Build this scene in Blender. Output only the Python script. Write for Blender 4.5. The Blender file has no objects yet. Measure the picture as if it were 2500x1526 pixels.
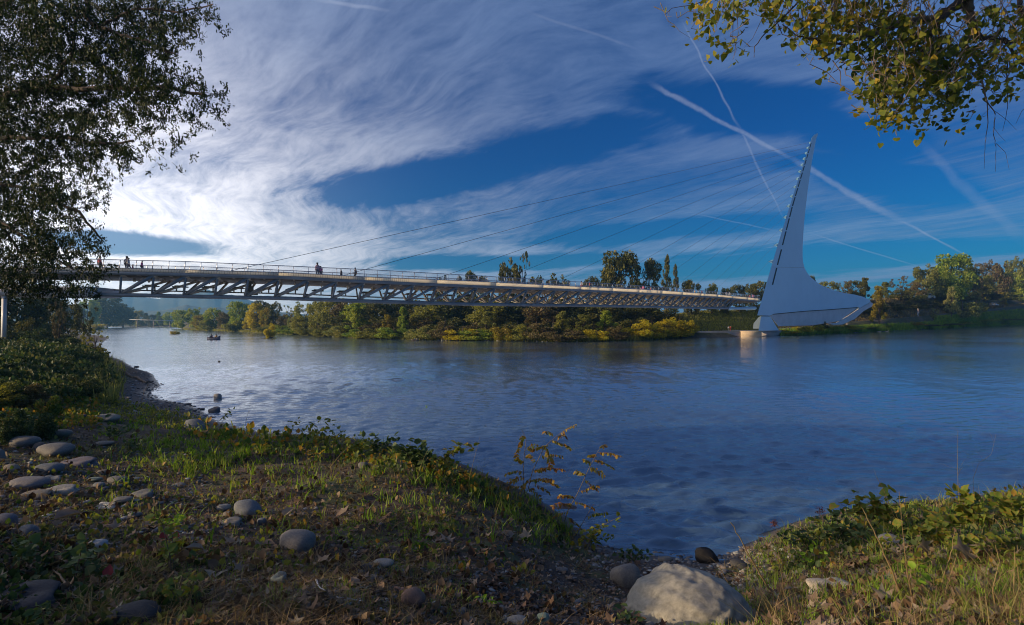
import bpy, bmesh, math, random
import numpy as np
from mathutils import Vector, Matrix

# ------------------------------------------------------------------ camera
SC = bpy.context.scene
COL = SC.collection
F, HC, PX0, PY0 = 1300.0, 5.3, 1250.0, 783.25
ROLL = math.atan(0.0066); CR, SR = math.cos(ROLL), math.sin(ROLL)
cam_d = bpy.data.cameras.new("camera"); cam = bpy.data.objects.new("camera", cam_d); COL.objects.link(cam)
cam_d.sensor_fit = 'HORIZONTAL'; cam_d.sensor_width = 36.0; cam_d.lens = 36.0 * F / 2500.0
cam_d.shift_y = 20.25 / 2500.0
cam_d.clip_start = 0.1; cam_d.clip_end = 20000.0
cam.matrix_world = Matrix(((CR, SR, 0, 0), (0, 0, -1, 0), (-SR, CR, 0, HC), (0, 0, 0, 1)))
SC.camera = cam

# ------------------------------------------------------------------ light
SUN_AZ, SUN_EL = math.radians(-101.0), math.radians(16.0)
SUN_DIR = Vector((math.sin(SUN_AZ) * math.cos(SUN_EL), math.cos(SUN_AZ) * math.cos(SUN_EL), math.sin(SUN_EL)))
sd = bpy.data.lights.new("sun", 'SUN'); sd.energy = 5.0; sd.angle = math.radians(0.5); sd.color = (1.0, 0.74, 0.44)
so = bpy.data.objects.new("sun", sd); COL.objects.link(so)
so.rotation_euler = SUN_DIR.to_track_quat('Z', 'Y').to_euler(); so.location = (-40, 0, 40)
SC.view_settings.view_transform = 'Standard'; SC.view_settings.look = 'None'
SC.view_settings.exposure = 0.08; SC.view_settings.gamma = 1.0; SC.view_settings.use_curve_mapping = False
SC.cycles.max_bounces = 6; SC.cycles.diffuse_bounces = 2; SC.cycles.glossy_bounces = 3
SC.cycles.transmission_bounces = 4; SC.cycles.transparent_max_bounces = 8; SC.cycles.volume_bounces = 0
SC.cycles.use_denoising = True; SC.cycles.pixel_filter_type = 'BLACKMAN_HARRIS'; SC.cycles.filter_width = 1.05
SC.cycles.sample_clamp_indirect = 4.0

# ---- node helpers
class NT:
    def __init__(s, tree): s.t = tree; s.n = tree.nodes; s.l = tree.links
    def new(s, typ, **kw):
        n = s.n.new(typ)
        for k, v in kw.items(): setattr(n, k, v)
        return n
    def put(s, sock, v):
        if hasattr(v, "is_output") or isinstance(v, bpy.types.NodeSocket): s.l.new(v, sock)
        else: sock.default_value = v
    def m(s, op, a, b=None, c=None, clamp=False):
        n = s.new("ShaderNodeMath", operation=op, use_clamp=clamp)
        s.put(n.inputs[0], a)
        if b is not None: s.put(n.inputs[1], b)
        if c is not None: s.put(n.inputs[2], c)
        return n.outputs[0]
    def sstep(s, x, lo, hi, a=0.0, b=1.0):
        n = s.new("ShaderNodeMapRange", interpolation_type='SMOOTHSTEP')
        for i, v in enumerate((x, lo, hi, a, b)): s.put(n.inputs[i], v)
        return n.outputs[0]
    def xyz(s, x, y, z):
        n = s.new("ShaderNodeCombineXYZ")
        for i, v in enumerate((x, y, z)): s.put(n.inputs[i], v)
        return n.outputs[0]
    def noise(s, vec, scale, detail=4, rough=0.55, dist=0.0):
        n = s.new("ShaderNodeTexNoise")
        if vec is not None: s.put(n.inputs["Vector"], vec)
        n.inputs["Scale"].default_value = scale; n.inputs["Detail"].default_value = detail
        n.inputs["Roughness"].default_value = rough; n.inputs["Distortion"].default_value = dist
        return n.outputs["Fac"]
    def mix(s, f, a, b, mode='MIX'):
        n = s.new("ShaderNodeMix", data_type='RGBA', blend_type=mode)
        s.put(n.inputs[0], f); s.put(n.inputs[6], a); s.put(n.inputs[7], b)
        return n.outputs[2]
    def ramp(s, x, stops):
        n = s.new("ShaderNodeValToRGB"); s.put(n.inputs[0], x)
        e = n.color_ramp.elements
        while len(e) < len(stops): e.new(0.5)
        for i, (p, c) in enumerate(stops): e[i].position = p; e[i].color = (*c, 1)
        return n.outputs[0]

# ------------------------------------------------------------------ sky
W = bpy.data.worlds.new("World"); SC.world = W; W.use_nodes = True
w = NT(W.node_tree); w.n.clear()
tc = w.new("ShaderNodeTexCoord").outputs["Generated"]
sep = w.new("ShaderNodeSeparateXYZ"); w.l.new(tc, sep.inputs[0]); dx, dy, dz = sep.outputs
sky = w.new("ShaderNodeTexSky", sky_type='NISHITA', sun_disc=False)
sky.sun_elevation = SUN_EL; sky.sun_rotation = SUN_AZ; sky.altitude = 200; sky.air_density = 1.0; sky.dust_density = 0.3; sky.ozone_density = 3.0
skyc = w.mix(1.0, sky.outputs[0], w.mix(w.sstep(dz, .34, .04), (0.0, 0.48, 1.06, 1), (0.0, 0.60, 1.0, 1)), 'MULTIPLY')
hs = w.new("ShaderNodeHueSaturation"); hs.inputs["Saturation"].default_value = 1.1
w.l.new(skyc, hs.inputs["Color"]); skyc = hs.outputs[0]
zc = w.m('ADD', w.m('MAXIMUM', dz, 0.0), 0.10)
u0 = w.m('DIVIDE', dx, zc); v0 = w.m('DIVIDE', dy, zc)
th = math.radians(-40)
al = w.m('ADD', w.m('MULTIPLY', u0, math.sin(th)), w.m('MULTIPLY', v0, math.cos(th)))
ac = w.m('SUBTRACT', w.m('MULTIPLY', u0, math.cos(th)), w.m('MULTIPLY', v0, math.sin(th)))
warp = w.m('SUBTRACT', w.noise(w.xyz(w.m('MULTIPLY', al, .5), w.m('MULTIPLY', ac, .5), 3.3), 0.8, 3), 0.5)
ac2 = w.m('ADD', ac, w.m('MULTIPLY', warp, 1.6)); al2 = w.m('ADD', al, w.m('MULTIPLY', warp, 1.2))
fib = w.noise(w.xyz(w.m('MULTIPLY', al2, 0.45), w.m('MULTIPLY', ac2, 1.5), 1.0), 1.5, 10, 0.62, 0.3)
fib2 = w.noise(w.xyz(w.m('MULTIPLY', al2, 1.1), w.m('MULTIPLY', ac2, 2.6), 7.0), 3.0, 8, 0.66, 0.6)
patch = w.noise(w.xyz(al2, w.m('MULTIPLY', ac2, 1.6), 5.0), 0.45, 4, 0.5)
yy = w.m('MAXIMUM', dy, 0.12)
ga = w.m('DIVIDE', dx, yy); gb = w.m('DIVIDE', dz, yy)
gw = w.m('SUBTRACT', w.noise(w.xyz(w.m('MULTIPLY', al, .6), w.m('MULTIPLY', ac, 1.6), 9.0), 1.6, 7, 0.6), 0.5)
front = w.sstep(dy, 0.05, 0.3)
def blob(px, py, rx, ry, ang=0.0, soft=0.6, wob=1.5):
    a0, b0 = (px - PX0) / F, (PY0 - py) / F
    c, s_ = math.cos(math.radians(ang)), math.sin(math.radians(ang))
    p = w.m('SUBTRACT', ga, a0); q = w.m('SUBTRACT', gb, b0)
    e1 = w.m('DIVIDE', w.m('ADD', w.m('MULTIPLY', p, c), w.m('MULTIPLY', q, s_)), rx / F)
    e2 = w.m('DIVIDE', w.m('SUBTRACT', w.m('MULTIPLY', q, c), w.m('MULTIPLY', p, s_)), ry / F)
    r = w.m('SQRT', w.m('ADD', w.m('MULTIPLY', e1, e1), w.m('MULTIPLY', e2, e2)))
    r = w.m('ADD', r, w.m('MULTIPLY', gw, wob))
    return w.m('MULTIPLY', w.sstep(r, 1.0 + soft * .5, 1.0 - soft, 0.0, 1.0), front)
def acc(lst):
    o = lst[0]
    for x in lst[1:]: o = w.m('MAXIMUM', o, x)
    return o
holes = acc([blob(1060, 425, 400, 52, 9), blob(1400, 345, 330, 60, 12), blob(1790, 262, 300, 75, -4), blob(2080, 330, 200, 60, -12),
             blob(300, 588, 260, 30, -4, .5, .5), blob(1950, 640, 560, 42, 3), blob(2150, 440, 250, 50, -10, .7), blob(1250, 640, 420, 22, 0, .6), blob(1640, 560, 330, 26, 6, .6),
             blob(2380, 700, 500, 30, 4)])
thin = acc([blob(1650, 500, 900, 130, 0, .6), blob(2300, 480, 500, 230, 0, .6)])
clr = w.sstep(w.m('SUBTRACT', w.m('MULTIPLY', dx, .75), w.m('MULTIPLY', dy, .66)), -.05, .75)
cover = w.m('SUBTRACT', w.m('SUBTRACT', w.m('SUBTRACT', 0.82, w.m('MULTIPLY', clr, .22)), w.m('MULTIPLY', holes, 0.49)), w.m('MULTIPLY', thin, 0.14))
fib3 = w.noise(w.xyz(w.m('MULTIPLY', al2, 1.6), w.m('MULTIPLY', ac2, 7.0), 4.0), 3.2, 7, 0.62, 0.35)
tex = w.m('ADD', w.m('ADD', w.m('ADD', w.m('MULTIPLY', fib, .58), w.m('MULTIPLY', fib2, .40)), w.m('MULTIPLY', w.m('SUBTRACT', fib3, .5), .32)), w.m('MULTIPLY', patch, .34))
dens = w.sstep(w.m('ADD', tex, cover), 1.10, 1.68)
# brightness of the cloud: forward scattering round the sun, strongest low down
ssun = (math.sin(math.radians(-70)) * .98, math.cos(math.radians(-70)) * .98, .17)
dot = w.m('ADD', w.m('ADD', w.m('MULTIPLY', dx, ssun[0]), w.m('MULTIPLY', dy, ssun[1])), w.m('MULTIPLY', dz, ssun[2]))
g = w.m('MULTIPLY', w.sstep(dot, 0.10, 0.95), w.sstep(dz, 0.50, 0.08, 0.16, 1.0))
low = w.sstep(dz, 0.30, 0.02)
ccol = w.mix(low, (0.098, 0.175, 0.37, 1), (0.19, 0.32, 0.52, 1))
ccol = w.mix(1.0, ccol, w.ramp(fib, [(.3, (.78, .82, .88)), (.7, (1.22, 1.18, 1.12))]), 'MULTIPLY')
ccol = w.mix(g, ccol, (.90, 0.87, 0.90, 1))
warmf = w.m('MULTIPLY', w.sstep(dz, 0.06, 0.0), w.sstep(dot, 0.3, 0.8))
ccol = w.mix(w.m('MULTIPLY', warmf, .5), ccol, (1.0, .80, .62, 1))
# contrails: great circles through two picked directions
def pdir(px, py):
    d = Vector(((px - PX0) / F * CR + (PY0 - py) / F * SR, 1.0, -(px - PX0) / F * SR + (PY0 - py) / F * CR))
    return d.normalized()
ctw = w.noise(tc, 40.0, 5, 0.6); ctb = w.noise(tc, 14.0, 3, 0.5); ctf = w.noise(tc, 130.0, 4, .7)
def trail(a, b, w0, w1, strength, wob):
    A, B = pdir(*a), pdir(*b); n = A.cross(B).normalized(); t = (B - A).normalized()
    def d3(v): return w.m('ADD', w.m('ADD', w.m('MULTIPLY', dx, v.x), w.m('MULTIPLY', dy, v.y)), w.m('MULTIPLY', dz, v.z))
    dist = w.m('ABSOLUTE', w.m('ADD', d3(n), w.m('MULTIPLY', w.m('SUBTRACT', ctb, .5), wob)))
    along = d3(t); sa, sb = A.dot(t), B.dot(t)
    f = w.new("ShaderNodeMapRange"); w.put(f.inputs[0], along)
    for i, v in enumerate((sa, sb, w0, w1)): f.inputs[i + 1].default_value = v
    wd = w.m('MULTIPLY', f.outputs[0], w.m('ADD', .5, ctw))
    core = w.sstep(w.m('DIVIDE', dist, wd), 1.0, 0.15)
    ends = w.m('MULTIPLY', w.sstep(along, sa - .012, sa + .035), w.sstep(along, sb + .012, sb - .05))
    return w.m('MULTIPLY', w.m('MULTIPLY', core, ends), w.m('MULTIPLY', w.m('ADD', .45, w.m('MULTIPLY', ctf, .9)), strength))
trs = [trail((1590, 205), (1940, 392), .0060, .0040, .38, .016), trail((1930, 385), (2210, 545), .0055, .0075, .36, .018),
       trail((2190, 535), (2380, 635), .0030, .0016, .36, .008), trail((1668, 60), (1810, 320), .0018, .0028, .30, .012),
       trail((1800, 300), (1912, 540), .0028, .0020, .24, .010), trail((760, -5), (960, 30), .0035, .0045, .36, .012),
       trail((2250, 350), (2500, 590), .0085, .0095, .15, .022), trail((1980, 570), (2270, 660), .0016, .0014, .24, .003),
       trail((1690, 520), (1912, 568), .0014, .0020, .18, .004), trail((1290, 30), (1560, 120), .003, .003, .14, .006)]
tr = trs[0]
for x in trs[1:]: tr = w.m('MAXIMUM', tr, x)
skc = w.m('MULTIPLY', dens, 0.92)
skyl = w.mix(1.0, skyc, (0.066, 0.066, 0.070, 1), 'MULTIPLY')
final = w.mix(skc, skyl, ccol)
final = w.mix(tr, final, w.mix(.5, ccol, (0.55, 0.6, 0.75, 1)))
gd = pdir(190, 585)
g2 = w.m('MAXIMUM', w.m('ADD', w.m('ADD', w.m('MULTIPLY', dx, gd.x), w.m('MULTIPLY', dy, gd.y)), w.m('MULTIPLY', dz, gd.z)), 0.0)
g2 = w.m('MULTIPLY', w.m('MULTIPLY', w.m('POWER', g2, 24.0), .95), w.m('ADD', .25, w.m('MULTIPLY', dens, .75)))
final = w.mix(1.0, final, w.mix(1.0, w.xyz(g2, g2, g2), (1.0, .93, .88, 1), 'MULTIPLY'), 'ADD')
final = w.mix(w.sstep(dz, .0, -.02), final, (.03, .045, .06, 1))
sdot = w.m('MAXIMUM', w.m('ADD', w.m('ADD', w.m('MULTIPLY', dx, SUN_DIR.x), w.m('MULTIPLY', dy, SUN_DIR.y)), w.m('MULTIPLY', dz, SUN_DIR.z)), 0.0)
glare = w.m('MULTIPLY', w.m('POWER', sdot, 9.0), 3.2)
final = w.mix(1.0, final, w.mix(1.0, w.xyz(glare, glare, glare), (1.0, .84, .64, 1), 'MULTIPLY'), 'ADD')
final = w.mix(w.sstep(dz, .0, -.02), final, (.03, .045, .06, 1))
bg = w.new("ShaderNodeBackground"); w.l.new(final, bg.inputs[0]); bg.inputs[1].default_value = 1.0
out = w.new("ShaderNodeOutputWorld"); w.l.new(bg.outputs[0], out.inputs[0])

# ------------------------------------------------------------------ geometry helpers
def hz(px): return 791.5 - 0.0066 * px
def ray(px, py):
    a = (np.asarray(px, float) - PX0) / F; b = -(np.asarray(py, float) - PY0) / F
    return a * CR + b * SR, -a * SR + b * CR           # x and z per metre of Y
def P(px, py, Y):
    rx, rz = ray(px, py); return Vector((float(rx * Y), float(Y), float(HC + rz * Y)))
def G(px, py, z):
    rx, rz = ray(px, py); Y = (z - HC) / rz; return Vector((float(rx * Y), float(Y), z))
def Zat(px, py, Y): return float(HC + ray(px, py)[1] * Y)

def tag(o, label=None, cat=None, group=None, kind=None):
    if label: o["label"] = label
    if cat: o["category"] = cat
    if group: o["group"] = group
    if kind: o["kind"] = kind
    return o
def mk(name, V, faces, mats=None, smooth=False):
    """faces: list of arrays, each (n,k)"""
    V = np.ascontiguousarray(np.asarray(V, np.float32).reshape(-1, 3))
    me = bpy.data.meshes.new(name)
    if not isinstance(faces, (list, tuple)) or (len(faces) and not hasattr(faces[0], 'shape')): faces = [np.asarray(faces)]
    faces = [np.asarray(f, np.int32) for f in faces if len(f)]
    me.vertices.add(len(V)); me.vertices.foreach_set("co", V.ravel())
    nl = sum(f.size for f in faces); nf = sum(len(f) for f in faces)
    me.loops.add(nl); me.polygons.add(nf)
    me.loops.foreach_set("vertex_index", np.concatenate([f.ravel() for f in faces]))
    tot = np.concatenate([np.full(len(f), f.shape[1], np.int32) for f in faces])
    me.polygons.foreach_set("loop_start", (np.cumsum(tot) - tot).astype(np.int32))
    me.polygons.foreach_set("loop_total", tot)
    if smooth: me.polygons.foreach_set("use_smooth", np.ones(nf, bool))
    me.update(calc_edges=True)
    for m_ in (mats if isinstance(mats, (list, tuple)) else [mats] if mats else []): me.materials.append(m_)
    return me
def link(name, me, parent=None, loc=None, rot=None, scale=None):
    o = bpy.data.objects.new(name, me); COL.objects.link(o)
    if parent: o.parent = parent
    if loc is not None: o.location = loc
    if rot is not None: o.rotation_euler = rot
    if scale is not None: o.scale = scale
    return o
def empty(name, loc=(0, 0, 0)):
    o = bpy.data.objects.new(name, None); COL.objects.link(o); o.location = loc; o.empty_display_size = .3
    return o
class MB:
    """collects boxes, beams, tubes"""
    def __init__(s): s.V = []; s.F = {}; s.n = 0
    def add(s, V, Fs):
        V = np.asarray(V, float).reshape(-1, 3)
        for f in Fs: s.F.setdefault(len(f), []).append([i + s.n for i in f])
        s.V.append(V); s.n += len(V)
    def addn(s, V, Farr):
        Farr = np.asarray(Farr)
        s.F.setdefault(Farr.shape[1], []).extend((Farr + s.n).tolist()); s.V.append(np.asarray(V, float).reshape(-1, 3)); s.n += len(V)
    def box(s, c, sx, sy, sz, rz=0.0):
        cx, cy, cz = c; q = []
        for z in (-1, 1):
            for x, y in ((-1, -1), (1, -1), (1, 1), (-1, 1)):
                X, Y = x * sx / 2, y * sy / 2
                q.append((cx + X * math.cos(rz) - Y * math.sin(rz), cy + X * math.sin(rz) + Y * math.cos(rz), cz + z * sz / 2))
        s.add(q, [(0, 3, 2, 1), (4, 5, 6, 7), (0, 1, 5, 4), (1, 2, 6, 5), (2, 3, 7, 6), (3, 0, 4, 7)])
    def beam(s, a, b, wd, ht, up=(0, 0, 1)):
        a, b = Vector(a), Vector(b); d = (b - a).normalized(); sd_ = d.cross(Vector(up))
        if sd_.length < 1e-4: sd_ = Vector((1, 0, 0))
        sd_.normalize(); u = sd_.cross(d).normalized(); q = []
        for p in (a, b):
            for x, y in ((-1, -1), (1, -1), (1, 1), (-1, 1)): q.append(p + sd_ * (x * wd / 2) + u * (y * ht / 2))
        s.add([tuple(v) for v in q], [(0, 3, 2, 1), (4, 5, 6, 7), (0, 1, 5, 4), (1, 2, 6, 5), (2, 3, 7, 6), (3, 0, 4, 7)])
    def tube(s, pts, rad, sides=6, cap=True):
        pts = np.asarray(pts, float); n = len(pts)
        rad = np.full(n, rad) if np.isscalar(rad) else np.asarray(rad, float)
        T = np.gradient(pts, axis=0); T /= np.linalg.norm(T, axis=1, keepdims=True) + 1e-9
        ref = np.array([0, 0, 1.0]) if abs(T[0][2]) < .9 else np.array([1.0, 0, 0])
        A = np.cross(T, ref); A /= np.linalg.norm(A, axis=1, keepdims=True) + 1e-9; B = np.cross(T, A)
        an = np.arange(sides) * 2 * math.pi / sides
        V = pts[:, None] + rad[:, None, None] * (np.cos(an)[None, :, None] * A[:, None] + np.sin(an)[None, :, None] * B[:, None])
        i = np.arange(n - 1)[:, None] * sides; j = np.arange(sides)[None]; k = (j + 1) % sides
        Fq = np.stack([i + j, i + k, i + sides + k, i + sides + j], -1).reshape(-1, 4)
        s.F.setdefault(4, []).extend((Fq + s.n).tolist()); 
        if cap and sides > 3:
            s.F.setdefault(sides, []).append([s.n + q for q in range(sides)]); s.F[sides].append([s.n + (n - 1) * sides + q for q in range(sides)][::-1])
        s.V.append(V.reshape(-1, 3)); s.n += n * sides
    def mesh(s, name, mat, smooth=False, origin=None):
        V = np.concatenate(s.V)
        if origin is not None: V = V - np.array(origin)
        return mk(name, V, [np.array(f) for f in s.F.values()], mat, smooth)
    def build(s, name, mat, parent=None, smooth=False, origin=None):
        """origin in world; parent at world origin unless origin given"""
        o = link(name, s.mesh(name, mat, smooth, origin), parent)
        return o
def rotmats(rng, n, up_bias=0.0, tilt=None):
    """random rotation matrices; tilt: max tilt from z in radians, None for any"""
    yaw = rng.uniform(0, 2 * math.pi, n)
    if tilt is None:
        z = rng.uniform(-1, 1, n); z = z * (1 - up_bias) + up_bias * np.abs(z)
    else: z = np.cos(rng.uniform(0, 1, n) * tilt)
    ph = rng.uniform(0, 2 * math.pi, n); s_ = np.sqrt(1 - z * z)
    N = np.stack([s_ * np.cos(ph), s_ * np.sin(ph), z], 1)
    R0 = np.stack([np.cos(yaw), np.sin(yaw), np.zeros(n)], 1)
    A = R0 - (R0 * N).sum(1, keepdims=True) * N; A /= np.linalg.norm(A, axis=1, keepdims=True) + 1e-6
    B = np.cross(N, A)
    return np.stack([A, B, N], 2)                        # columns
def scatter(TV, TF, pos, R, sc):
    """instances of a template: TV (k,3), TF (m,q)"""
    TV = np.asarray(TV, float); TF = np.asarray(TF); n = len(pos); sc = np.broadcast_to(np.asarray(sc, float), (n,)) if np.ndim(sc) < 2 else sc
    S = TV[None] * (sc[:, None, None] if sc.ndim == 1 else sc[:, None, :])
    V = np.einsum('nij,nkj->nki', R, S) + np.asarray(pos)[:, None]
    Fa = TF[None] + (np.arange(n) * len(TV))[:, None, None]
    return V.reshape(-1, 3), Fa.reshape(-1, TF.shape[1])
QUAD = (np.array([(-.5, -.5, 0), (.5, -.5, 0), (.5, .5, 0), (-.5, .5, 0)]), np.array([(0, 1, 2, 3)]))
LEAF = (np.array([(0, 0, 0), (.22, .35, .06), (0, 1, -.04), (-.22, .35, .06)]), np.array([(0, 1, 2), (0, 2, 3)]))
OVAL = (np.array([(0, 0, 0), (.3, .25, .07), (.3, .62, .06), (0, 1, -.06), (-.3, .62, .06), (-.3, .25, .07)]), np.array([(0, 1, 2), (0, 2, 3), (0, 3, 4), (0, 4, 5)]))
HEART = (np.array([(0, 0, 0), (.34, -.1, .03), (.5, .22, .06), (.3, .6, .04), (0, .95, -.08), (-.3, .6, .04), (-.5, .22, .06), (-.34, -.1, .03)]),
         np.array([(0, 1, 2), (0, 2, 3), (0, 3, 4), (0, 4, 5), (0, 5, 6), (0, 6, 7)]))
LOBED = (np.array([(0, 0, 0), (.14, .18, .03), (.45, .15, .1), (.2, .42, .02), (.5, .6, .12), (.16, .68, .0), (0, 1.05, .1), (-.16, .68, .03), (-.5, .6, .0), (-.2, .42, .04), (-.45, .15, .13), (-.14, .18, .03)]),
         np.array([(0, 1, 3), (1, 2, 3), (0, 3, 5), (3, 4, 5), (0, 5, 6), (0, 6, 7), (0, 7, 9), (7, 8, 9), (0, 9, 11), (9, 10, 11)]))

# ------------------------------------------------------------------ materials
def mat(name):
    m_ = bpy.data.materials.new(name); m_.use_nodes = True; t = NT(m_.node_tree)
    b = m_.node_tree.nodes["Principled BSDF"]; return m_, t, b
def simple(name, col, rough=.6, metal=0.0, var=.18, scale=1.5, bump=0.0, bscale=20, spec=.5):
    m_, t, b = mat(name); co = t.new("ShaderNodeTexCoord").outputs["Object"]
    n = t.noise(co, scale, 6, .6)
    dark = tuple(c * (1 - var * 1.4) for c in col[:3]); lt = tuple(min(1, c * (1 + var)) for c in col[:3])
    t.put(b.inputs["Base Color"], t.ramp(n, [(.3, dark), (.7, lt)]))
    t.put(b.inputs["Roughness"], t.sstep(t.noise(co, scale * 3, 4), .3, .7, max(0, rough - .12), min(1, rough + .12)))
    b.inputs["Metallic"].default_value = metal; b.inputs["Specular IOR Level"].default_value = spec
    if bump:
        bn = t.new("ShaderNodeBump"); bn.inputs["Strength"].default_value = bump; bn.inputs["Distance"].default_value = .02
        t.put(bn.inputs["Height"], t.noise(co, bscale, 6, .65)); t.l.new(bn.outputs[0], b.inputs["Normal"])
    return m_
def leafmat(name, cols, trans=.35, rough=.55, patch=.5, spec=.25):
    """cols: 3 or 4 leaf colours, picked leaf by leaf and in soft patches"""
    m_, t, b = mat(name)
    ri = t.new("ShaderNodeNewGeometry").outputs["Random Per Island"]
    ob = t.new("ShaderNodeObjectInfo").outputs["Random"]
    co = t.new("ShaderNodeTexCoord").outputs["Object"]
    pn = t.noise(co, patch, 3, .5)
    x = t.m('ADD', t.m('MULTIPLY', ri, .55), t.m('ADD', t.m('MULTIPLY', t.m('SUBTRACT', pn, .5), 1.3), t.m('MULTIPLY', ob, .18)))
    x = t.m('ADD', x, .14)
    k = len(cols); c = t.ramp(x, [((i + .3) / k, cols[i]) for i in range(k)])
    c = t.mix(1.0, c, t.ramp(ri, [(0, (.7, .7, .7)), (1, (1.25, 1.25, 1.25))]), 'MULTIPLY')
    t.put(b.inputs["Base Color"], c); b.inputs["Roughness"].default_value = rough; b.inputs["Specular IOR Level"].default_value = spec
    tl = t.new("ShaderNodeBsdfTranslucent"); t.put(tl.inputs[0], t.mix(1.0, c, (1.25, 1.2, .6, 1), 'MULTIPLY'))
    mx = t.new("ShaderNodeMixShader"); mx.inputs[0].default_value = trans
    t.l.new(b.outputs[0], mx.inputs[1]); t.l.new(tl.outputs[0], mx.inputs[2])
    t.l.new(mx.outputs[0], t.n["Material Output"].inputs[0]); return m_
M = {}
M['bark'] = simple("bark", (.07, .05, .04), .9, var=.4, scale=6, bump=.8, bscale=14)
M['bark_lit'] = simple("pale_sunlit_bark", (.16, .12, .085), .9, var=.4, scale=8, bump=.8, bscale=18)  # paler bark; on cottonwood boughs it stands for sunlight on the bark
M['twig'] = simple("twig", (.14, .10, .07), .85, var=.4, scale=3)
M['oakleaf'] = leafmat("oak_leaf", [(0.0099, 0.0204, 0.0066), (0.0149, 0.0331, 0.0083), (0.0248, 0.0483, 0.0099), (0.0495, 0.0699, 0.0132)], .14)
M['cotton'] = leafmat("cottonwood_leaf", [(0.077, 0.11, 0.022), (0.132, 0.176, 0.0308), (0.187, 0.209, 0.033), (0.352, 0.242, 0.022)], .4, patch=1.2)
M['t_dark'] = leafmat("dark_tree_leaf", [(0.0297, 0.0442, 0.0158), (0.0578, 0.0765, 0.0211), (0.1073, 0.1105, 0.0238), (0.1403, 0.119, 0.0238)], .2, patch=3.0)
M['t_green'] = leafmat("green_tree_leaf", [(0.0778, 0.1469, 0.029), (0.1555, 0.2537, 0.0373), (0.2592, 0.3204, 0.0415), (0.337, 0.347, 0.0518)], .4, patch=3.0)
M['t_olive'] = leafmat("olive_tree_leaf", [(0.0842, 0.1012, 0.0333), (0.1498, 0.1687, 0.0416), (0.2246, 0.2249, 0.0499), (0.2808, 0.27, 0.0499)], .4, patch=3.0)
M['t_yellow'] = leafmat("yellow_autumn_leaf", [(0.2078, 0.1923, 0.0182), (0.381, 0.3206, 0.0182), (0.5195, 0.4061, 0.0182), (0.3463, 0.3633, 0.0302)], .4, patch=3.0)
M['t_orange'] = leafmat("orange_autumn_leaf", [(0.1343, 0.0994, 0.0168), (0.2238, 0.169, 0.0211), (0.2984, 0.2386, 0.0211), (0.179, 0.2187, 0.0281)], .4, patch=3.0)
M['t_brown'] = leafmat("brown_scrub_leaf", [(0.0862, 0.0569, 0.0304), (0.138, 0.0924, 0.0442), (0.1207, 0.1155, 0.0414), (0.1898, 0.1421, 0.0552)], .2, patch=3.0)
M['t_pale'] = leafmat("pale_willow_leaf", [(0.1225, 0.1532, 0.056), (0.1925, 0.2253, 0.077), (0.2625, 0.2794, 0.084), (0.315, 0.2884, 0.098)], .4, patch=3.0)
M['ivy'] = leafmat("dark_bramble_leaf", [(0.027, 0.0525, 0.021), (0.045, 0.09, 0.03), (0.075, 0.1125, 0.0375), (0.135, 0.1275, 0.045)], .25, patch=1.0)
M['bramble'] = leafmat("bramble_leaf", [(0.048, 0.104, 0.0224), (0.096, 0.168, 0.0256), (0.176, 0.208, 0.032), (0.32, 0.16, 0.032)], .35, patch=2.0)
M['robinia'] = leafmat("rusty_leaflet", [(0.2475, 0.1125, 0.036), (0.3713, 0.18, 0.036), (0.3217, 0.2475, 0.045), (0.1485, 0.18, 0.036)], .4, patch=2.0)
M['grass'] = leafmat("green_grass", [(0.0748, 0.1559, 0.0189), (0.1347, 0.2599, 0.0252), (0.2095, 0.3465, 0.0252), (0.2544, 0.2772, 0.063)], .4, patch=1.0)
M['drygrass'] = leafmat("dry_grass", [(0.1456, 0.0952, 0.0448), (0.224, 0.1568, 0.0784), (0.2912, 0.2128, 0.1008), (0.1792, 0.168, 0.056)], .3, patch=1.0)
M['litter'] = leafmat("leaf_litter", [(0.0456, 0.0234, 0.0143), (0.0911, 0.0508, 0.0293), (0.1458, 0.0898, 0.0521), (0.2187, 0.1484, 0.0976)], .15, patch=1.5)
M['fallen'] = leafmat("fallen_leaf", [(0.1512, 0.0798, 0.0459), (0.2268, 0.1482, 0.102), (0.2772, 0.2166, 0.1632), (0.1764, 0.171, 0.1326)], .2, patch=1.5)
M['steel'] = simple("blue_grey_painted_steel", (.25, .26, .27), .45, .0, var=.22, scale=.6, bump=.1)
M['steel_dark'] = simple("warm_dark_steel", (.24, .19, .14), .6, .0, var=.3, scale=1.5)  # brown carries the warm light under the deck in its colour
M['steel_lit'] = simple("sunlit_truss_steel", (.70, .56, .38), .55, .0, var=.2, scale=1.2)  # truss steel again, warm sunlight on the inner members put into its colour
M['rail'] = simple("brushed_rail_steel", (.42, .42, .46), .35, .6, var=.1)
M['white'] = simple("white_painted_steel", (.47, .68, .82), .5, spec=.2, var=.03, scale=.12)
M['white2'] = simple("white_concrete", (.58, .58, .60), .6, var=.08, scale=.3, bump=.2)
M['cream'] = simple("cream_sunlit_block", (.55, .42, .28), .8, var=.15, scale=1.0, bump=.4)  # plain cream; on the pier base it holds the sunlight of the lit face
M['conc'] = simple("pale_concrete", (.36, .33, .32), .85, var=.15, scale=.4, bump=.3)
M['cable'] = simple("dark_cable", (.10, .10, .12), .5)
M['black'] = simple("black_metal", (.015, .015, .018), .5)
M['log'] = simple("driftwood", (.17, .13, .10), .9, var=.4, scale=2, bump=.7)
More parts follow.
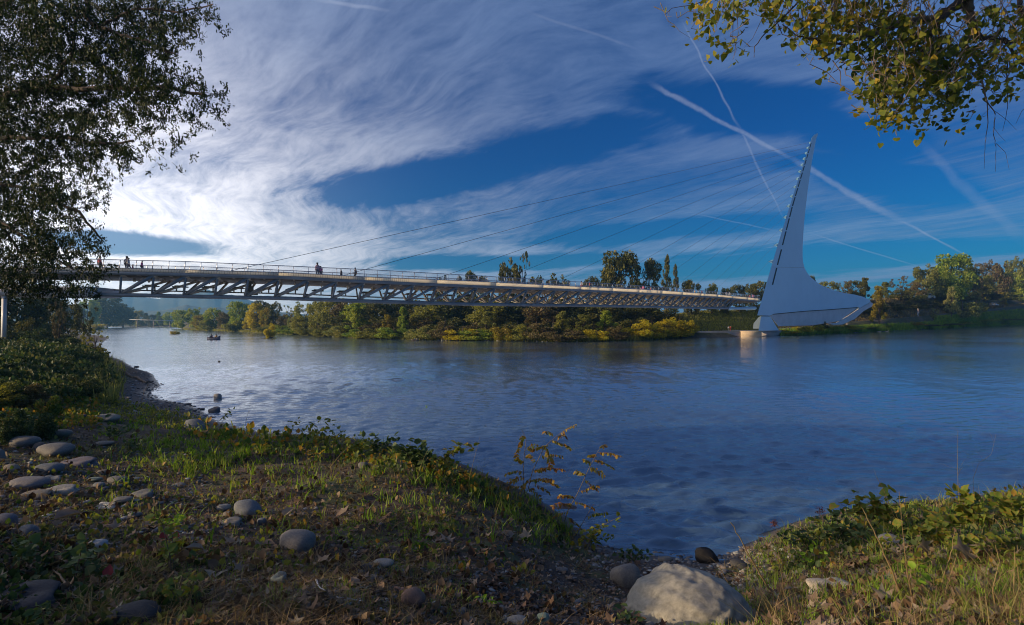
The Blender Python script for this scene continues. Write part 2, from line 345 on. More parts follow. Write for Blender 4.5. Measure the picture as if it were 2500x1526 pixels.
# ------------------------------------------------------------------ near bank terrain (thin plate spline through surveyed points)
CP = []
def cp(px, py, z): p = G(px, py, z); CP.append((p.x, p.y, z))
for q in [(270,870,0),(330,900,0),(400,940,0),(470,990,0),(535,1028,0),(300,850,-.6),(450,925,-.9),(620,1000,-1.0),(800,1035,-1.1),(1000,1065,-1.2),(1300,1175,-1.2),(1500,1285,-.5),(1700,1305,-.5),(1900,1255,-.8),(2050,1238,-.3),(2200,1212,-.5),(2350,1200,-.5),(2500,1182,-.6),(2900,1110,-.9),
          (620,1062,.25),(700,1066,.55),(800,1076,.85),(900,1096,1.05),(1000,1112,1.2),(1130,1158,1.2),(1200,1186,1.05),(1300,1240,.75),(1380,1300,.38),(1450,1332,.13),(1550,1346,0),(1620,1353,0),(1700,1366,0.02),(1780,1361,0.02),(1900,1312,.32),(2050,1266,.7),(2200,1252,.95),(2350,1242,1.05),(2500,1228,1.1),(2900,1215,1.1),
          (280,965,.3),(350,995,.5),(240,930,.6),(300,1010,.95),(0,1000,1.7),(150,1012,1.6),(450,1062,1.05),(0,1100,2.1),(300,1150,1.95),(600,1150,1.55),(900,1180,1.75),(1100,1250,1.7),(0,1250,2.6),(300,1300,2.65),(700,1300,2.5),(1000,1350,2.4),(1200,1350,2.0),(1400,1400,1.25),(1500,1400,.75),(1600,1450,1.15),(0,1450,3.1),(400,1500,3.1),(800,1500,3.0),(1200,1480,2.6),(1500,1520,2.2),(1750,1526,2.1),(1800,1420,.85),(2000,1400,1.6),(2200,1400,2.05),(2450,1400,2.3),(2000,1526,2.6),(2300,1526,2.85),(2500,1526,2.95),(1650,1400,.5),
          (100,950,1.7),(0,900,2.3),(150,880,2.0),(220,868,.8),(165,832,.9),(130,812,.9),(-300,900,2.6),(-300,1100,2.5),(-300,1400,3.3),(2900,1400,2.6),
          (200,815,-.6),(175,803,-.8)]: cp(*q)
for (px, Y, z) in [(500,60,-2.2),(1250,40,-2.2),(1250,100,-2.6),(2300,40,-2.4),(400,150,-2.2),(320,400,-2),(300,800,-2),(120,500,1.5),(100,800,2),(2300,120,-3),(1250,300,-3),(2600,90,-3),(60,150,2.6)]:
    rx, _ = ray(px, 780); CP.append((float(rx * Y), Y, z))
for (a_, r_, z) in [(-62,6,3.3),(-62,15,3.2),(-65,40,3.2),(-70,120,3.5),(-90,5,3.4),(-90,20,3.5),(-95,80,3.6),(-110,300,4),(0,2.2,3.2),(-30,2.4,3.25),(30,2.4,3.1),(60,4,3.1),(60,9,2.6),(62,14,1.0),(62,20,-1.2),(62,60,-2.8),(90,5,3.2),(90,14,2.0),(95,24,-1.5),(110,8,3.3),(110,60,0),(0,.7,3.3),(-100,1,3.3),(100,1,3.3),(-80,2,3.3),(80,2,3.3)]:
    CP.append((r_ * math.sin(math.radians(a_)), r_ * math.cos(math.radians(a_)), z))
CP = np.array(CP)
def q2(x, y): return np.stack([np.arctan2(x, y) * 2.0, np.log(np.maximum(np.hypot(x, y), .3))], -1)
_Q = q2(CP[:, 0], CP[:, 1])
def _phi(d): return d * d * np.log(d + 1e-6)
_A = _phi(np.linalg.norm(_Q[:, None] - _Q[None], axis=2)) + np.eye(len(_Q)) * 0.004
_Pm = np.hstack([np.ones((len(_Q), 1)), _Q])
_S = np.block([[_A, _Pm], [_Pm.T, np.zeros((3, 3))]])
_C = np.linalg.solve(_S, np.concatenate([CP[:, 2], np.zeros(3)]))
def H0(x, y):
    x = np.atleast_1d(np.asarray(x, float)); y = np.atleast_1d(np.asarray(y, float)); o = np.zeros(x.shape).ravel()
    q = q2(x.ravel(), y.ravel())
    for i in range(0, len(q), 20000):
        s_ = q[i:i + 20000]
        o[i:i + 20000] = _phi(np.linalg.norm(s_[:, None] - _Q[None], axis=2)) @ _C[:-3] + np.hstack([np.ones((len(s_), 1)), s_]) @ _C[-3:]
    return np.clip(o, -3, 5).reshape(x.shape)
def vnoise(x, y, s, seed=0):
    """value noise 0..1"""
    x = np.asarray(x) * s + 57.3 * seed; y = np.asarray(y) * s + 91.7 * seed
    xi = np.floor(x).astype(np.int64); yi = np.floor(y).astype(np.int64); fx = x - xi; fy = y - yi
    fx = fx * fx * (3 - 2 * fx); fy = fy * fy * (3 - 2 * fy)
    def h(a, b):
        n = (a * 374761393 + b * 668265263 + seed * 974711) & 0x7fffffff; n = ((n ^ (n >> 13)) * 1274126177) & 0x7fffffff
        return ((n ^ (n >> 16)) & 0xffff) / 65535.0
    return (h(xi, yi) * (1 - fx) + h(xi + 1, yi) * fx) * (1 - fy) + (h(xi, yi + 1) * (1 - fx) + h(xi + 1, yi + 1) * fx) * fy
def Hn(x, y):
    z = H0(x, y); r = np.hypot(x, y); k = np.clip((z + .1) / .6, 0, 1)
    z = z + k * ((vnoise(x, y, .7, 1) - .5) * .22 + (vnoise(x, y, 2.2, 2) - .5) * .10 + np.where(r < 25, (vnoise(x, y, 7, 3) - .5) * .045, 0))
    return z
# regular polar grid, for the mesh and for lookups
TH = np.radians(np.linspace(-112, 112, 561)); RR = np.exp(np.linspace(math.log(.5), math.log(1000), 560))
_X = RR[:, None] * np.sin(TH)[None]; _Y = RR[:, None] * np.cos(TH)[None]; _Z = Hn(_X, _Y)
def Hg(x, y):
    th_ = np.arctan2(x, y); lr = np.log(np.maximum(np.hypot(x, y), .51))
    a = np.clip((th_ - TH[0]) / (TH[1] - TH[0]), 0, len(TH) - 1.001); b = np.clip((lr - math.log(.5)) / (math.log(2000) / (len(RR) - 1)), 0, len(RR) - 1.001)
    ai = a.astype(int); bi = b.astype(int); fa = a - ai; fb = b - bi
    return (_Z[bi, ai] * (1 - fa) + _Z[bi, ai + 1] * fa) * (1 - fb) + (_Z[bi + 1, ai] * (1 - fa) + _Z[bi + 1, ai + 1] * fa) * fb
def hit(px, py, ymax=500):
    """where the sight line through a photo pixel meets the near bank: x, y, z, ok"""
    px = np.atleast_1d(np.asarray(px, float)); py = np.atleast_1d(np.asarray(py, float)); rx, rz = ray(px, py)
    ys = np.exp(np.linspace(math.log(1.2), math.log(ymax), 260)); res = np.full(px.shape, np.nan); prev = np.full(px.shape, 1.0); py_ = np.full(px.shape, ys[0])
    for y in ys:
        d = HC + rz * y - Hg(rx * y, np.full_like(rx, y))
        c = np.isnan(res) & (d <= 0)
        res[c] = (py_[c] + (y - py_[c]) * prev[c] / (prev[c] - d[c] + 1e-9)); prev = np.where(d > 0, d, prev); py_ = np.where(d > 0, y, py_)
    ok = ~np.isnan(res); y = np.where(ok, res, 10); x = rx * y
    z = Hg(x, y); return x, y, z, ok & (z > -.25)
def hit1(px, py):
    x, y, z, ok = hit([px], [py]); return Vector((float(x[0]), float(y[0]), float(z[0])))

gm, t, b = mat("bank_soil")
co = t.new("ShaderNodeTexCoord").outputs["Object"]; gp = t.new("ShaderNodeNewGeometry").outputs["Position"]
sz = t.new("ShaderNodeSeparateXYZ"); t.l.new(gp, sz.inputs[0])
n1 = t.noise(co, .5, 6, .6); n2 = t.noise(co, 6, 8, .7); n3 = t.noise(co, 60, 4, .7)
soil = t.ramp(n2, [(.3, (.035, .024, .018)), (.5, (.07, .048, .036)), (.72, (.13, .095, .072))])
moss = t.ramp(n2, [(.3, (.04, .045, .015)), (.7, (.09, .11, .03))])
c = t.mix(t.sstep(n1, .48, .62), soil, moss)
peb = t.ramp(n3, [(.35, (.05, .045, .042)), (.55, (.12, .10, .095)), (.75, (.22, .19, .18))])
_w = 0; wet = t.sstep(sz.outputs[2], .55, .25)
c = t.mix(wet, c, peb); c = t.mix(t.sstep(sz.outputs[2], .12, -.02), c, (.03, .026, .024, 1))
t.put(b.inputs["Base Color"], c); t.put(b.inputs["Roughness"], t.sstep(sz.outputs[2], .02, .2, .35, .95))
bn = t.new("ShaderNodeBump"); bn.inputs["Strength"].default_value = .9; bn.inputs["Distance"].default_value = .05
t.put(bn.inputs["Height"], t.m('ADD', n2, t.m('MULTIPLY', n3, .5))); t.l.new(bn.outputs[0], b.inputs["Normal"])
nr, nt_ = _X.shape; ii = (np.arange(nr - 1)[:, None] * nt_ + np.arange(nt_ - 1)[None]); keep = (np.maximum.reduce([_Z[:-1, :-1], _Z[1:, :-1], _Z[:-1, 1:], _Z[1:, 1:]]) > -1.5)
fq = np.stack([ii, ii + 1, ii + nt_ + 1, ii + nt_], -1)[keep]
me = mk("ground", np.stack([_X, _Y, _Z], -1).reshape(-1, 3), [fq], gm, True)
bm = bmesh.new(); bm.from_mesh(me); bmesh.ops.delete(bm, geom=[v for v in bm.verts if not v.link_faces], context='VERTS'); bm.to_mesh(me); bm.free()
tag(link("ground", me), kind='structure')

# ------------------------------------------------------------------ water
wm, t, b = mat("river_water")
gp = t.new("ShaderNodeNewGeometry").outputs["Position"]
sp = t.new("ShaderNodeSeparateXYZ"); t.l.new(gp, sp.inputs[0])
b.inputs["Base Color"].default_value = (.055, .105, .185, 1); b.inputs["IOR"].default_value = 1.55; b.inputs["Specular IOR Level"].default_value = .8
mp = t.new("ShaderNodeMapping"); t.l.new(gp, mp.inputs[0]); mp.inputs["Rotation"].default_value = (0, 0, math.radians(14)); mp.inputs["Scale"].default_value = (.55, 1, 1)
v = mp.outputs[0]
calm = t.noise(gp, .045, 4, .55); calm2 = t.noise(gp, .18, 3, .5)
dist = t.new("ShaderNodeVectorMath", operation='LENGTH'); t.l.new(gp, dist.inputs[0]); dd = dist.outputs["Value"]
h = t.m('ADD', t.m('MULTIPLY', t.m('MULTIPLY', t.noise(v, 1.1, 3, .5, .4), .8), t.sstep(dd, 20, 110)), t.m('MULTIPLY', t.noise(v, 3.2, 4, .6, .6), .30))
h = t.m('ADD', h, t.m('MULTIPLY', t.noise(v, 10.0, 3, .6), .07))
h = t.m('ADD', h, t.m('MULTIPLY', t.m('MULTIPLY', t.noise(v, .42, 2, .5, .3), 1.1), t.sstep(dd, 60, 150)))
bn = t.new("ShaderNodeBump"); bn.inputs["Distance"].default_value = .26
t.put(bn.inputs["Strength"], t.m('MULTIPLY', t.sstep(calm, .38, .60, .35, 1.0), t.sstep(dd, 15, 170, .8, .36)))
t.put(bn.inputs["Height"], h); t.l.new(bn.outputs[0], b.inputs["Normal"])
t.put(b.inputs["Roughness"], t.m('ADD', t.sstep(calm2, .3, .7, .03, .07), t.sstep(dd, 20, 150, 0.0, .10)))
gl = t.new("ShaderNodeBsdfGlossy"); gl.inputs["Color"].default_value = (.92, .95, 1, 1); gl.inputs["Roughness"].default_value = .10; t.l.new(bn.outputs[0], gl.inputs["Normal"])
ms = t.new("ShaderNodeMixShader"); t.put(ms.inputs[0], t.sstep(dd, 10, 60, .10, .60)); t.l.new(b.outputs[0], ms.inputs[1]); t.l.new(gl.outputs[0], ms.inputs[2]); t.l.new(ms.outputs[0], t.n["Material Output"].inputs[0])
# real ripples near the bank; fine relief takes over with distance
r0w, r1w, na, nr_ = 9.0, 170.0, 820, 720
wt = np.radians(np.linspace(-56, 58, na)); wr_ = np.exp(np.linspace(math.log(r0w), math.log(r1w), nr_)); rgw = np.random.default_rng(4)
WX = wr_[:, None] * np.sin(wt)[None]; WY = wr_[:, None] * np.cos(wt)[None]; WR = np.hypot(WX, WY); WZ = np.zeros_like(WX); dr = WR * (math.log(r1w / r0w) / nr_)
for k in range(54):
    lam = math.exp(rgw.uniform(math.log(.20), math.log(1.05))); a = math.radians(97) + rgw.normal(0, .30); kk = 2 * math.pi / lam; amp = .0118 * lam ** .95 * rgw.uniform(.6, 1.3)
    jx = (vnoise(WX, WY, .25 / lam ** .5, 60 + k) - .5) * lam * .9
    WZ += amp * np.clip(lam / (dr * 2.5) - 1, 0, 1) * np.sin(kk * (WX * math.cos(a) + WY * math.sin(a) + jx) + rgw.uniform(0, 6.28))
gust = .35 + .95 * np.clip(vnoise(WX, WY * 1.8, .05, 31) * .7 + vnoise(WX, WY * 2, .16, 32) * .45 - .1, 0, 1)
fade = np.clip((WR - r0w) / 2, 0, 1) * np.clip((r1w - WR) / 40, 0, 1) * np.clip((56 - np.degrees(np.abs(np.arctan2(WX, WY)))) / 3, 0, 1)
WZ = np.where(WZ > 0, WZ * 1.2, WZ * .9) * gust * fade
n0 = na * nr_; ii = (np.arange(nr_ - 1)[:, None] * na + np.arange(na - 1)[None]); Fw = [np.stack([ii, ii + 1, ii + na + 1, ii + na], -1).reshape(-1, 4)]
V = [np.stack([WX, WY, WZ], -1).reshape(-1, 3)]
# flat remainder: outer ring, and fans to the sides and behind, sharing the grid's edge points
ro = np.array([400., 1200., 4200.]); ring = np.stack([ro[:, None] * np.sin(wt)[None], ro[:, None] * np.cos(wt)[None], np.zeros((3, na))], -1).reshape(-1, 3); V.append(ring)
rows = [np.arange(na) + (nr_ - 1) * na, n0 + np.arange(na), n0 + na + np.arange(na), n0 + 2 * na + np.arange(na)]
for a_, b_ in zip(rows[:-1], rows[1:]): Fw.append(np.stack([a_[:-1], a_[1:], b_[1:], b_[:-1]], -1))
nv = n0 + 3 * na; side = []
for sg, col, degs in ((-1, 0, (-80, -112)), (1, na - 1, (82, 112))):
    edge_ = np.concatenate([np.arange(nr_) * na + col, n0 + np.arange(3) * na + col]); rr = np.concatenate([wr_, ro]); prev = edge_
    for dg_ in degs:
        a_ = math.radians(dg_); side.append(np.stack([rr * math.sin(a_), rr * math.cos(a_), rr * 0], -1)); cur = nv + np.arange(len(rr)); nv += len(rr)
        Fw.append(np.stack([prev[:-1], cur[:-1], cur[1:], prev[1:]], -1) if sg > 0 else np.stack([cur[:-1], prev[:-1], prev[1:], cur[1:]], -1)); prev = cur
V += side; tag(link("water", mk("water", np.concatenate(V), Fw, wm, True)), kind='structure')

# ------------------------------------------------------------------ far bank
SHP = np.array([-600, 100, 290, 425, 437, 450, 550, 650, 800, 900, 1100, 1400, 1550, 1690, 1800, 1950, 2170, 2300, 2400, 2500, 2900, 3300.])
SHY = np.array([1000, 900, 830, 760, 560, 417, 330, 265, 197, 166, 147, 131, 136, 158, 164, 172, 215, 265, 313, 382, 600, 800.])
def shore(px): return np.interp(px, SHP, SHY)
def zpath(px): return np.interp(px, [0, 1000, 1550, 1700, 1860, 2000, 2242, 2400, 2500, 3000], [1.6, 1.6, 1.4, 1.35, 1.5, 2.9, 6.0, 10, 14, 20])
def hback(px): return np.interp(px, [0, 500, 1400, 1600, 1700, 1850, 2000, 2160, 2500, 3000], [3, 4, 4.5, 6, 8.4, 8.8, 11, 14, 19, 25])
def HF(px, dy):
    px = np.asarray(px, float); dy = np.asarray(dy, float); zp, hb = zpath(px), hback(px)
    z = np.where(dy < 0, dy * .15, np.where(dy < 2, dy * .2, np.where(dy < 13, .4 + (zp - .4) * (dy - 2) / 11, np.where(dy < 19, zp, np.where(dy < 45, zp + (hb - zp) * np.clip((dy - 19) / 26, 0, 1), hb + np.clip(dy - 45, 0, 500) * .012)))))
    wall = (px > 1660) & (px < 1870)
    return np.where(wall & (dy >= 0) & (dy < 13), 1.25, z)
pxs = np.concatenate([np.arange(-600, 400, 60), np.arange(400, 2600, 12), np.arange(2600, 3300, 60)]); dys = np.array([-14, -6, -2, 0, .8, 2, 5, 9, 13, 16, 19, 24, 30, 37, 45, 70, 140, 300, 600.])
PXg, DYg = np.meshgrid(pxs, dys); Yg = shore(PXg) + DYg; Xg = ray(PXg, 780)[0] * Yg
Zg = HF(PXg, DYg) + np.where(DYg > 2, (vnoise(Xg, Yg, .15, 5) - .5) * .5, 0) * ((DYg < 12) | (DYg > 20))
fm, t, b = mat("far_bank_ground")
co = t.new("ShaderNodeTexCoord").outputs["Object"]; n1 = t.noise(co, .08, 5, .6); n2 = t.noise(co, .9, 7, .7)
gr = t.ramp(n2, [(.3, (.035, .04, .014)), (.5, (.06, .065, .022)), (.7, (.12, .11, .045))]); so_ = t.ramp(n2, [(.3, (.06, .05, .035)), (.7, (.14, .12, .085))])
sz = t.new("ShaderNodeSeparateXYZ"); t.l.new(t.new("ShaderNodeNewGeometry").outputs["Position"], sz.inputs[0])
t.put(b.inputs["Base Color"], t.mix(t.m('MAXIMUM', t.sstep(n1, .5, .6), t.sstep(sz.outputs[2], 1.0, .3)), gr, so_)); b.inputs["Roughness"].default_value = .95
bn = t.new("ShaderNodeBump"); bn.inputs["Strength"].default_value = 1; bn.inputs["Distance"].default_value = .4; t.put(bn.inputs["Height"], n2); t.l.new(bn.outputs[0], b.inputs["Normal"])
a_, b_ = PXg.shape; ii = (np.arange(a_ - 1)[:, None] * b_ + np.arange(b_ - 1)[None])
tag(link("terrain", mk("terrain", np.stack([Xg, Yg, Zg], -1).reshape(-1, 3), [np.stack([ii, ii + 1, ii + b_ + 1, ii + b_], -1).reshape(-1, 4)], fm, True)), kind='structure')
def FP(px, dy): Y = float(shore(px)) + dy; return Vector((float(ray(px, 780)[0]) * Y, Y, float(HF(px, dy))))
# path and plaza on the far bank
def strip(name, px0, px1, d0, d1, m_, lift=.04, thick=.12, step=8):
    xs = np.arange(px0, px1 + .1, step); V = []
    for px in xs:
        for d, l in ((d0, lift), (d1, lift), (d1, lift - thick), (d0, lift - thick)):
            p = FP(px, d); V.append((p.x, p.y, float(zpath(px)) + l))
    n = len(xs); i = np.arange(n - 1)[:, None] * 4; Fq = np.concatenate([np.stack([i + k, i + (k + 1) % 4, i + 4 + (k + 1) % 4, i + 4 + k], -1).reshape(-1, 4) for k in range(4)])
    return link(name, mk(name, V, [Fq], m_))
tag(strip("path", 1862, 2700, 14.0, 17.5, M['conc']), kind='structure')
tag(strip("pavement", 1660, 1856, 13.2, 18.5, M['conc'], .05), kind='structure')

# ------------------------------------------------------------------ mountains
hm, t, b = mat("forested_hills")
co = t.new("ShaderNodeTexCoord").outputs["Object"]; t.put(b.inputs["Base Color"], t.ramp(t.noise(co, .01, 8, .7), [(.35, (.035, .05, .035)), (.65, (.08, .09, .06))])); b.inputs["Roughness"].default_value = 1
def ridge(Y, pts, seed, depth=700):
    xs = np.linspace(-1500, 4200, 900); top = np.interp(xs, [p[0] for p in pts], [p[1] for p in pts])
    V = []; rng = np.random.default_rng(seed)
    nz = (vnoise(xs, xs * 0, .05, seed) - .5) * 5 + (vnoise(xs, xs * 0, .2, seed + 1) - .5) * 2.5
    rows = [(-.55, 0.0), (-.35, .35), (-.15, .75), (0, 1.0), (.5, .5), (1.0, 0)]
    for k, (d, f) in enumerate(rows):
        Yk = Y + d * depth; rx, rz = ray(xs, top + nz); zt = np.maximum(HC + rz * Y, 2)
        z = zt * f + (-3 if f == 0 else (vnoise(xs, xs * 0 + k * 9, .06, seed + 3) - .5) * 18 * (f < 1))
        V.append(np.stack([rx * Yk, np.full_like(xs, Yk), z], -1))
    V = np.array(V); n = len(xs); ii = (np.arange(len(rows) - 1)[:, None] * n + np.arange(n - 1)[None])
    tag(link("mountains", mk("mountains", V.reshape(-1, 3), [np.stack([ii, ii + 1, ii + n + 1, ii + n], -1).reshape(-1, 4)], hm, True)), kind='structure')
ridge(3200, [(-1500, 770), (0, 762), (150, 757), (230, 738), (275, 706), (320, 721), (380, 728), (440, 722), (505, 709), (570, 722), (620, 734), (650, 748), (690, 766), (760, 768), (1000, 770), (4200, 760)], 3)
ridge(2100, [(-1500, 775), (200, 771), (330, 764), (400, 757), (455, 744), (500, 752), (560, 750), (620, 764), (700, 762), (760, 774), (1000, 775), (4200, 765)], 8, 450)

# ------------------------------------------------------------------ bridge
BX = [-260, 0, 250, 450, 700, 900, 1150, 1300, 1400, 1500, 1600, 1750, 1850, 1900]
BH = [92, 92, 91, 87.5, 83.5, 79.5, 71.5, 64, 58.5, 53.5, 48.5, 39.5, 34.5, 32.5]
pc = np.polyfit(BX, BH, 5); KB = 5520.0
def Yb(px): return KB / np.polyval(pc, px)
ty = lambda pts: (lambda x: np.interp(x, [p[0] for p in pts], [p[1] for p in pts]))
y_pipe = ty([(-260, 662), (0, 663), (250, 666), (450, 671), (700, 678), (900, 688.5), (1150, 699), (1400, 708.5), (1600, 718.5), (1750, 726), (1856, 736)])
y_rail = ty([(-260, 626), (0, 629), (250, 633), (450, 638), (700, 649), (900, 658), (1150, 672), (1400, 687), (1600, 700), (1750, 712), (1856, 722)])
y_brl = ty([(-260, 650), (0, 651), (250, 653), (450, 658), (700, 665), (900, 676), (1150, 686), (1400, 699), (1600, 708), (1750, 719), (1856, 729)])
y_chd = ty([(-260, 716), (0, 717), (250, 719), (450, 723.5), (700, 728.5), (900, 735.5), (1150, 742.5), (1400, 745.5), (1600, 749), (1700, 751.5), (1800, 753), (1856, 752)])
SX = np.arange(-260, 1857, 4.0); SY = Yb(SX); rx_, _ = ray(SX, y_pipe(SX)); BXw = rx_ * SY
def zrow(f): return HC + ray(SX, f(SX))[1] * SY
Zp, Zr, Zb = zrow(y_pipe), zrow(y_rail), zrow(y_brl)
arc = np.concatenate([[0], np.cumsum(np.hypot(np.diff(BXw), np.diff(SY)))])
tx, tyy = np.gradient(BXw, arc), np.gradient(SY, arc); nn = np.hypot(tx, tyy); tx /= nn; tyy /= nn
LXa, LYa = -tyy, tx                                   # sideways, away from the camera
def at(s, arr): return np.interp(s, arc, arr)
def edge(s, lat=0.0, z=None, dz=0.0):
    x, y = at(s, BXw) + lat * at(s, LXa), at(s, SY) + lat * at(s, LYa)
    return np.stack([x, y, (at(s, Zp) if z is None else z) + dz + 0 * x], -1)
def s_of(px): return float(np.interp(px, SX, arc))
DW, CL = 6.4, 1.2                                     # deck width, chord offset
S0 = s_of(293); PL = s_of(373) - S0
nodes = [S0 + k * PL for k in range(-10, 60) if 0.5 < S0 + k * PL < arc[-1] - 1.5]
cs = np.linspace(0, arc[-1], 500); cx, cy = edge(cs, CL)[:, 0], edge(cs, CL)[:, 1]
cpx = PX0 + F * cx / cy; Zc = HC + ray(cpx, y_chd(cpx))[1] * cy
def chord(s): s = np.asarray(s, float); e = edge(s, CL, z=np.interp(s, cs, Zc)); return e
BR = tag(empty("suspension_bridge", (0, 0, 0)), "long pale cable-stayed footbridge with open truss deck and tall leaning white pylon", "bridge")
def sweep(name, s0, s1, prof, m_, n=160, parent=BR, smooth=False, base='p'):
    """prof: (lat, dz) loop"""
    s_ = np.linspace(s0, s1, n); V = np.stack([edge(s_, a, z=({'p': Zp, 'r': Zr, 'b': Zb}[base][0] * 0 + at(s_, {'p': Zp, 'r': Zr, 'b': Zb}[base])), dz=b) for a, b in prof], 1)
    k = len(prof); i = np.arange(n - 1)[:, None] * k; j = np.arange(k)[None]; Fq = np.stack([i + j, i + (j + 1) % k, i + k + (j + 1) % k, i + k + j], -1).reshape(-1, 4)
    return link(name, mk(name, V.reshape(-1, 3), [Fq, np.array([list(range(k))[::-1]]), np.array([[(n - 1) * k + q for q in range(k)]])], m_, smooth), parent)
def circ(r, a=0, b=0, n=8): return [(a + r * math.cos(2 * math.pi * q / n), b + r * math.sin(2 * math.pi * q / n)) for q in range(n)]
L = arc[-1]
sweep("deck", 0, L - .2, [(.35, .05), (DW - .35, .05), (DW - .35, .27), (.35, .27)], M['steel_dark'])
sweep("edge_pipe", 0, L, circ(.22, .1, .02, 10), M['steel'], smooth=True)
sweep("edge_pipe", 0, L, circ(.22, DW - .1, .02, 10), M['steel_lit'], smooth=True)
sweep("soffit", 0, L - .3, [(.45, -.02), (DW - .45, -.02), (DW - .55, -.50), (1.5, -.34)], M['steel_dark'])
# glowing edge panels, one per half bay
gm2, t, b = mat("translucent_edge_panel"); co = t.new("ShaderNodeTexCoord").outputs["Object"]
b.inputs["Base Color"].default_value = (.86, .82, .72, 1); b.inputs["Roughness"].default_value = .5
tl = t.new("ShaderNodeBsdfTranslucent"); tl.inputs[0].default_value = (.95, .90, .78, 1); mx = t.new("ShaderNodeMixShader"); mx.inputs[0].default_value = .72
t.l.new(b.outputs[0], mx.inputs[1]); t.l.new(tl.outputs[0], mx.inputs[2]); t.l.new(mx.outputs[0], t.n["Material Output"].inputs[0])
for lat, lab in ((.0, 0), (DW, 1)):
    sg = -1 if lab == 0 else 1
    for i0 in range(0, len(nodes) - 1, 3):
        sts = [nodes[i0] + q * PL / 2 for q in range(7) if nodes[i0] + q * PL / 2 < L]
        if len(sts) < 2: continue
        sts[-1] -= .02; q = []
        for s_ in sts:
            zb, zt = float(at(s_, Zp)) + .23, float(at(s_, Zb)) - .05
            for (la, z) in ((lat + sg * .02, zb), (lat + sg * .10, zt), (lat + sg * .10 - sg * .05, zt), (lat + sg * .02 - sg * .05, zb)): q.append(tuple(edge(s_, la, z=z)))
        n_ = len(sts); o = MB(); o.add(q, [(4 * r + k, 4 * r + (k + 1) % 4, 4 * r + 4 + (k + 1) % 4, 4 * r + 4 + k) for r in range(n_ - 1) for k in range(4)] + [(0, 3, 2, 1), tuple(4 * (n_ - 1) + k for k in range(4))]); o.build("edge_panel", gm2, BR)
# vertical picket slots of the panels near the start read as a fine grille
pk = MB()
for s_ in np.arange(nodes[0], s_of(1000), PL / 12):
    zb, zt = float(at(s_, Zp)) + .2, float(at(s_, Zb)); pk.beam(edge(s_, -.02 - .06, z=zb), edge(s_, -.12, z=zt), .025, .03)
tag(pk.build("picket", M['steel'], BR), kind='stuff')
for lat in (0., DW):
    sg = -1 if lat == 0 else 1
    sweep("hand_rail", 0, L, circ(.05, lat + sg * .1 - sg * .25 * (lat == 0), 0, 6), M['rail'], base='r', smooth=True)
    sweep("bottom_rail", 0, L, [(lat + sg * .12, -.05), (lat + sg * .0, -.05), (lat + sg * .0, .03), (lat + sg * .12, .03)], M['rail'], base='b')
    wr = MB()
    for k in range(1, 8):
        f = k / 8; s_ = np.linspace(0, L, 200); zz = at(s_, Zb) * (1 - f) + at(s_, Zr) * f; wr.tube(edge(s_, lat + sg * (.06 - .1 * f), z=zz), .011, 3, False)
    wr.build("rail_wire", M['rail'], BR)
    for k in range(int((L - .3) / (PL / 2))):
        s_ = nodes[0] % (PL / 2) + k * PL / 2
        o = MB(); o.beam(edge(s_, lat + sg * .1, z=float(at(s_, Zb)) + .02), edge(s_, lat + sg * .02 - sg * .1, z=float(at(s_, Zr))), .05 if k % 2 else .07, .07); o.build("rail_post", M['rail'], BR)
# truss
o = MB(); s_ = np.linspace(s_of(222), s_of(1790), 120); c_ = chord(s_)
o = MB(); o.tube(c_ , np.linspace(.24, .30, 120), 8); o.build("bottom_chord", M['steel'], BR, True)
o = MB(); s2 = np.linspace(s_of(1788), L - .8, 12); c2 = chord(s2).copy(); c2[:, 2] -= np.linspace(0, 1.0, 12) ** 2 * -.0
o.tube(c2, np.linspace(.30, .5, 12), 8); o.build("chord_end", M['white'], BR, True)
Wb = MB(); s_ = np.linspace(0, s_of(222), 30)   # closed approach girder beside the bank
for i in range(29):
    a, b2 = s_[i], s_[i + 1]; za, zb = float(np.interp(a, cs, Zc)) , float(np.interp(b2, cs, Zc))
    q = [tuple(edge(a, la, z=z)) for la, z in ((.6, za - .25), (.3, za + .85), (DW - .3, za + .85), (DW - .6, za - .25))] + [tuple(edge(b2, la, z=z)) for la, z in ((.6, zb - .25), (.3, zb + .85), (DW - .3, zb + .85), (DW - .6, zb - .25))]
    Wb.add(q, [(0, 1, 5, 4), (1, 2, 6, 5), (2, 3, 7, 6), (3, 0, 4, 7)] + ([(0, 3, 2, 1)] if i == 0 else []) + ([(4, 5, 6, 7)] if i == 28 else []))
Wb.build("approach_girder", M['white2'], BR)
p1 = edge(s_of(-10), .9); zb_ = Zat(17, 808, float(p1[1])); o = MB(); o.beam((p1[0], p1[1], zb_ - 1.5), (p1[0] + .15, p1[1], float(np.interp(s_of(17), cs, Zc)) - .25), .30, .36); o.build("support_column", M['white2'], BR)
p2 = edge(s_of(-150), 3); o = MB(); o.beam((p2[0], p2[1], 1), (p2[0], p2[1], float(at(s_of(-150), Zp)) - 2.4), .55, .8); o.build("support_column", M['white2'], BR)
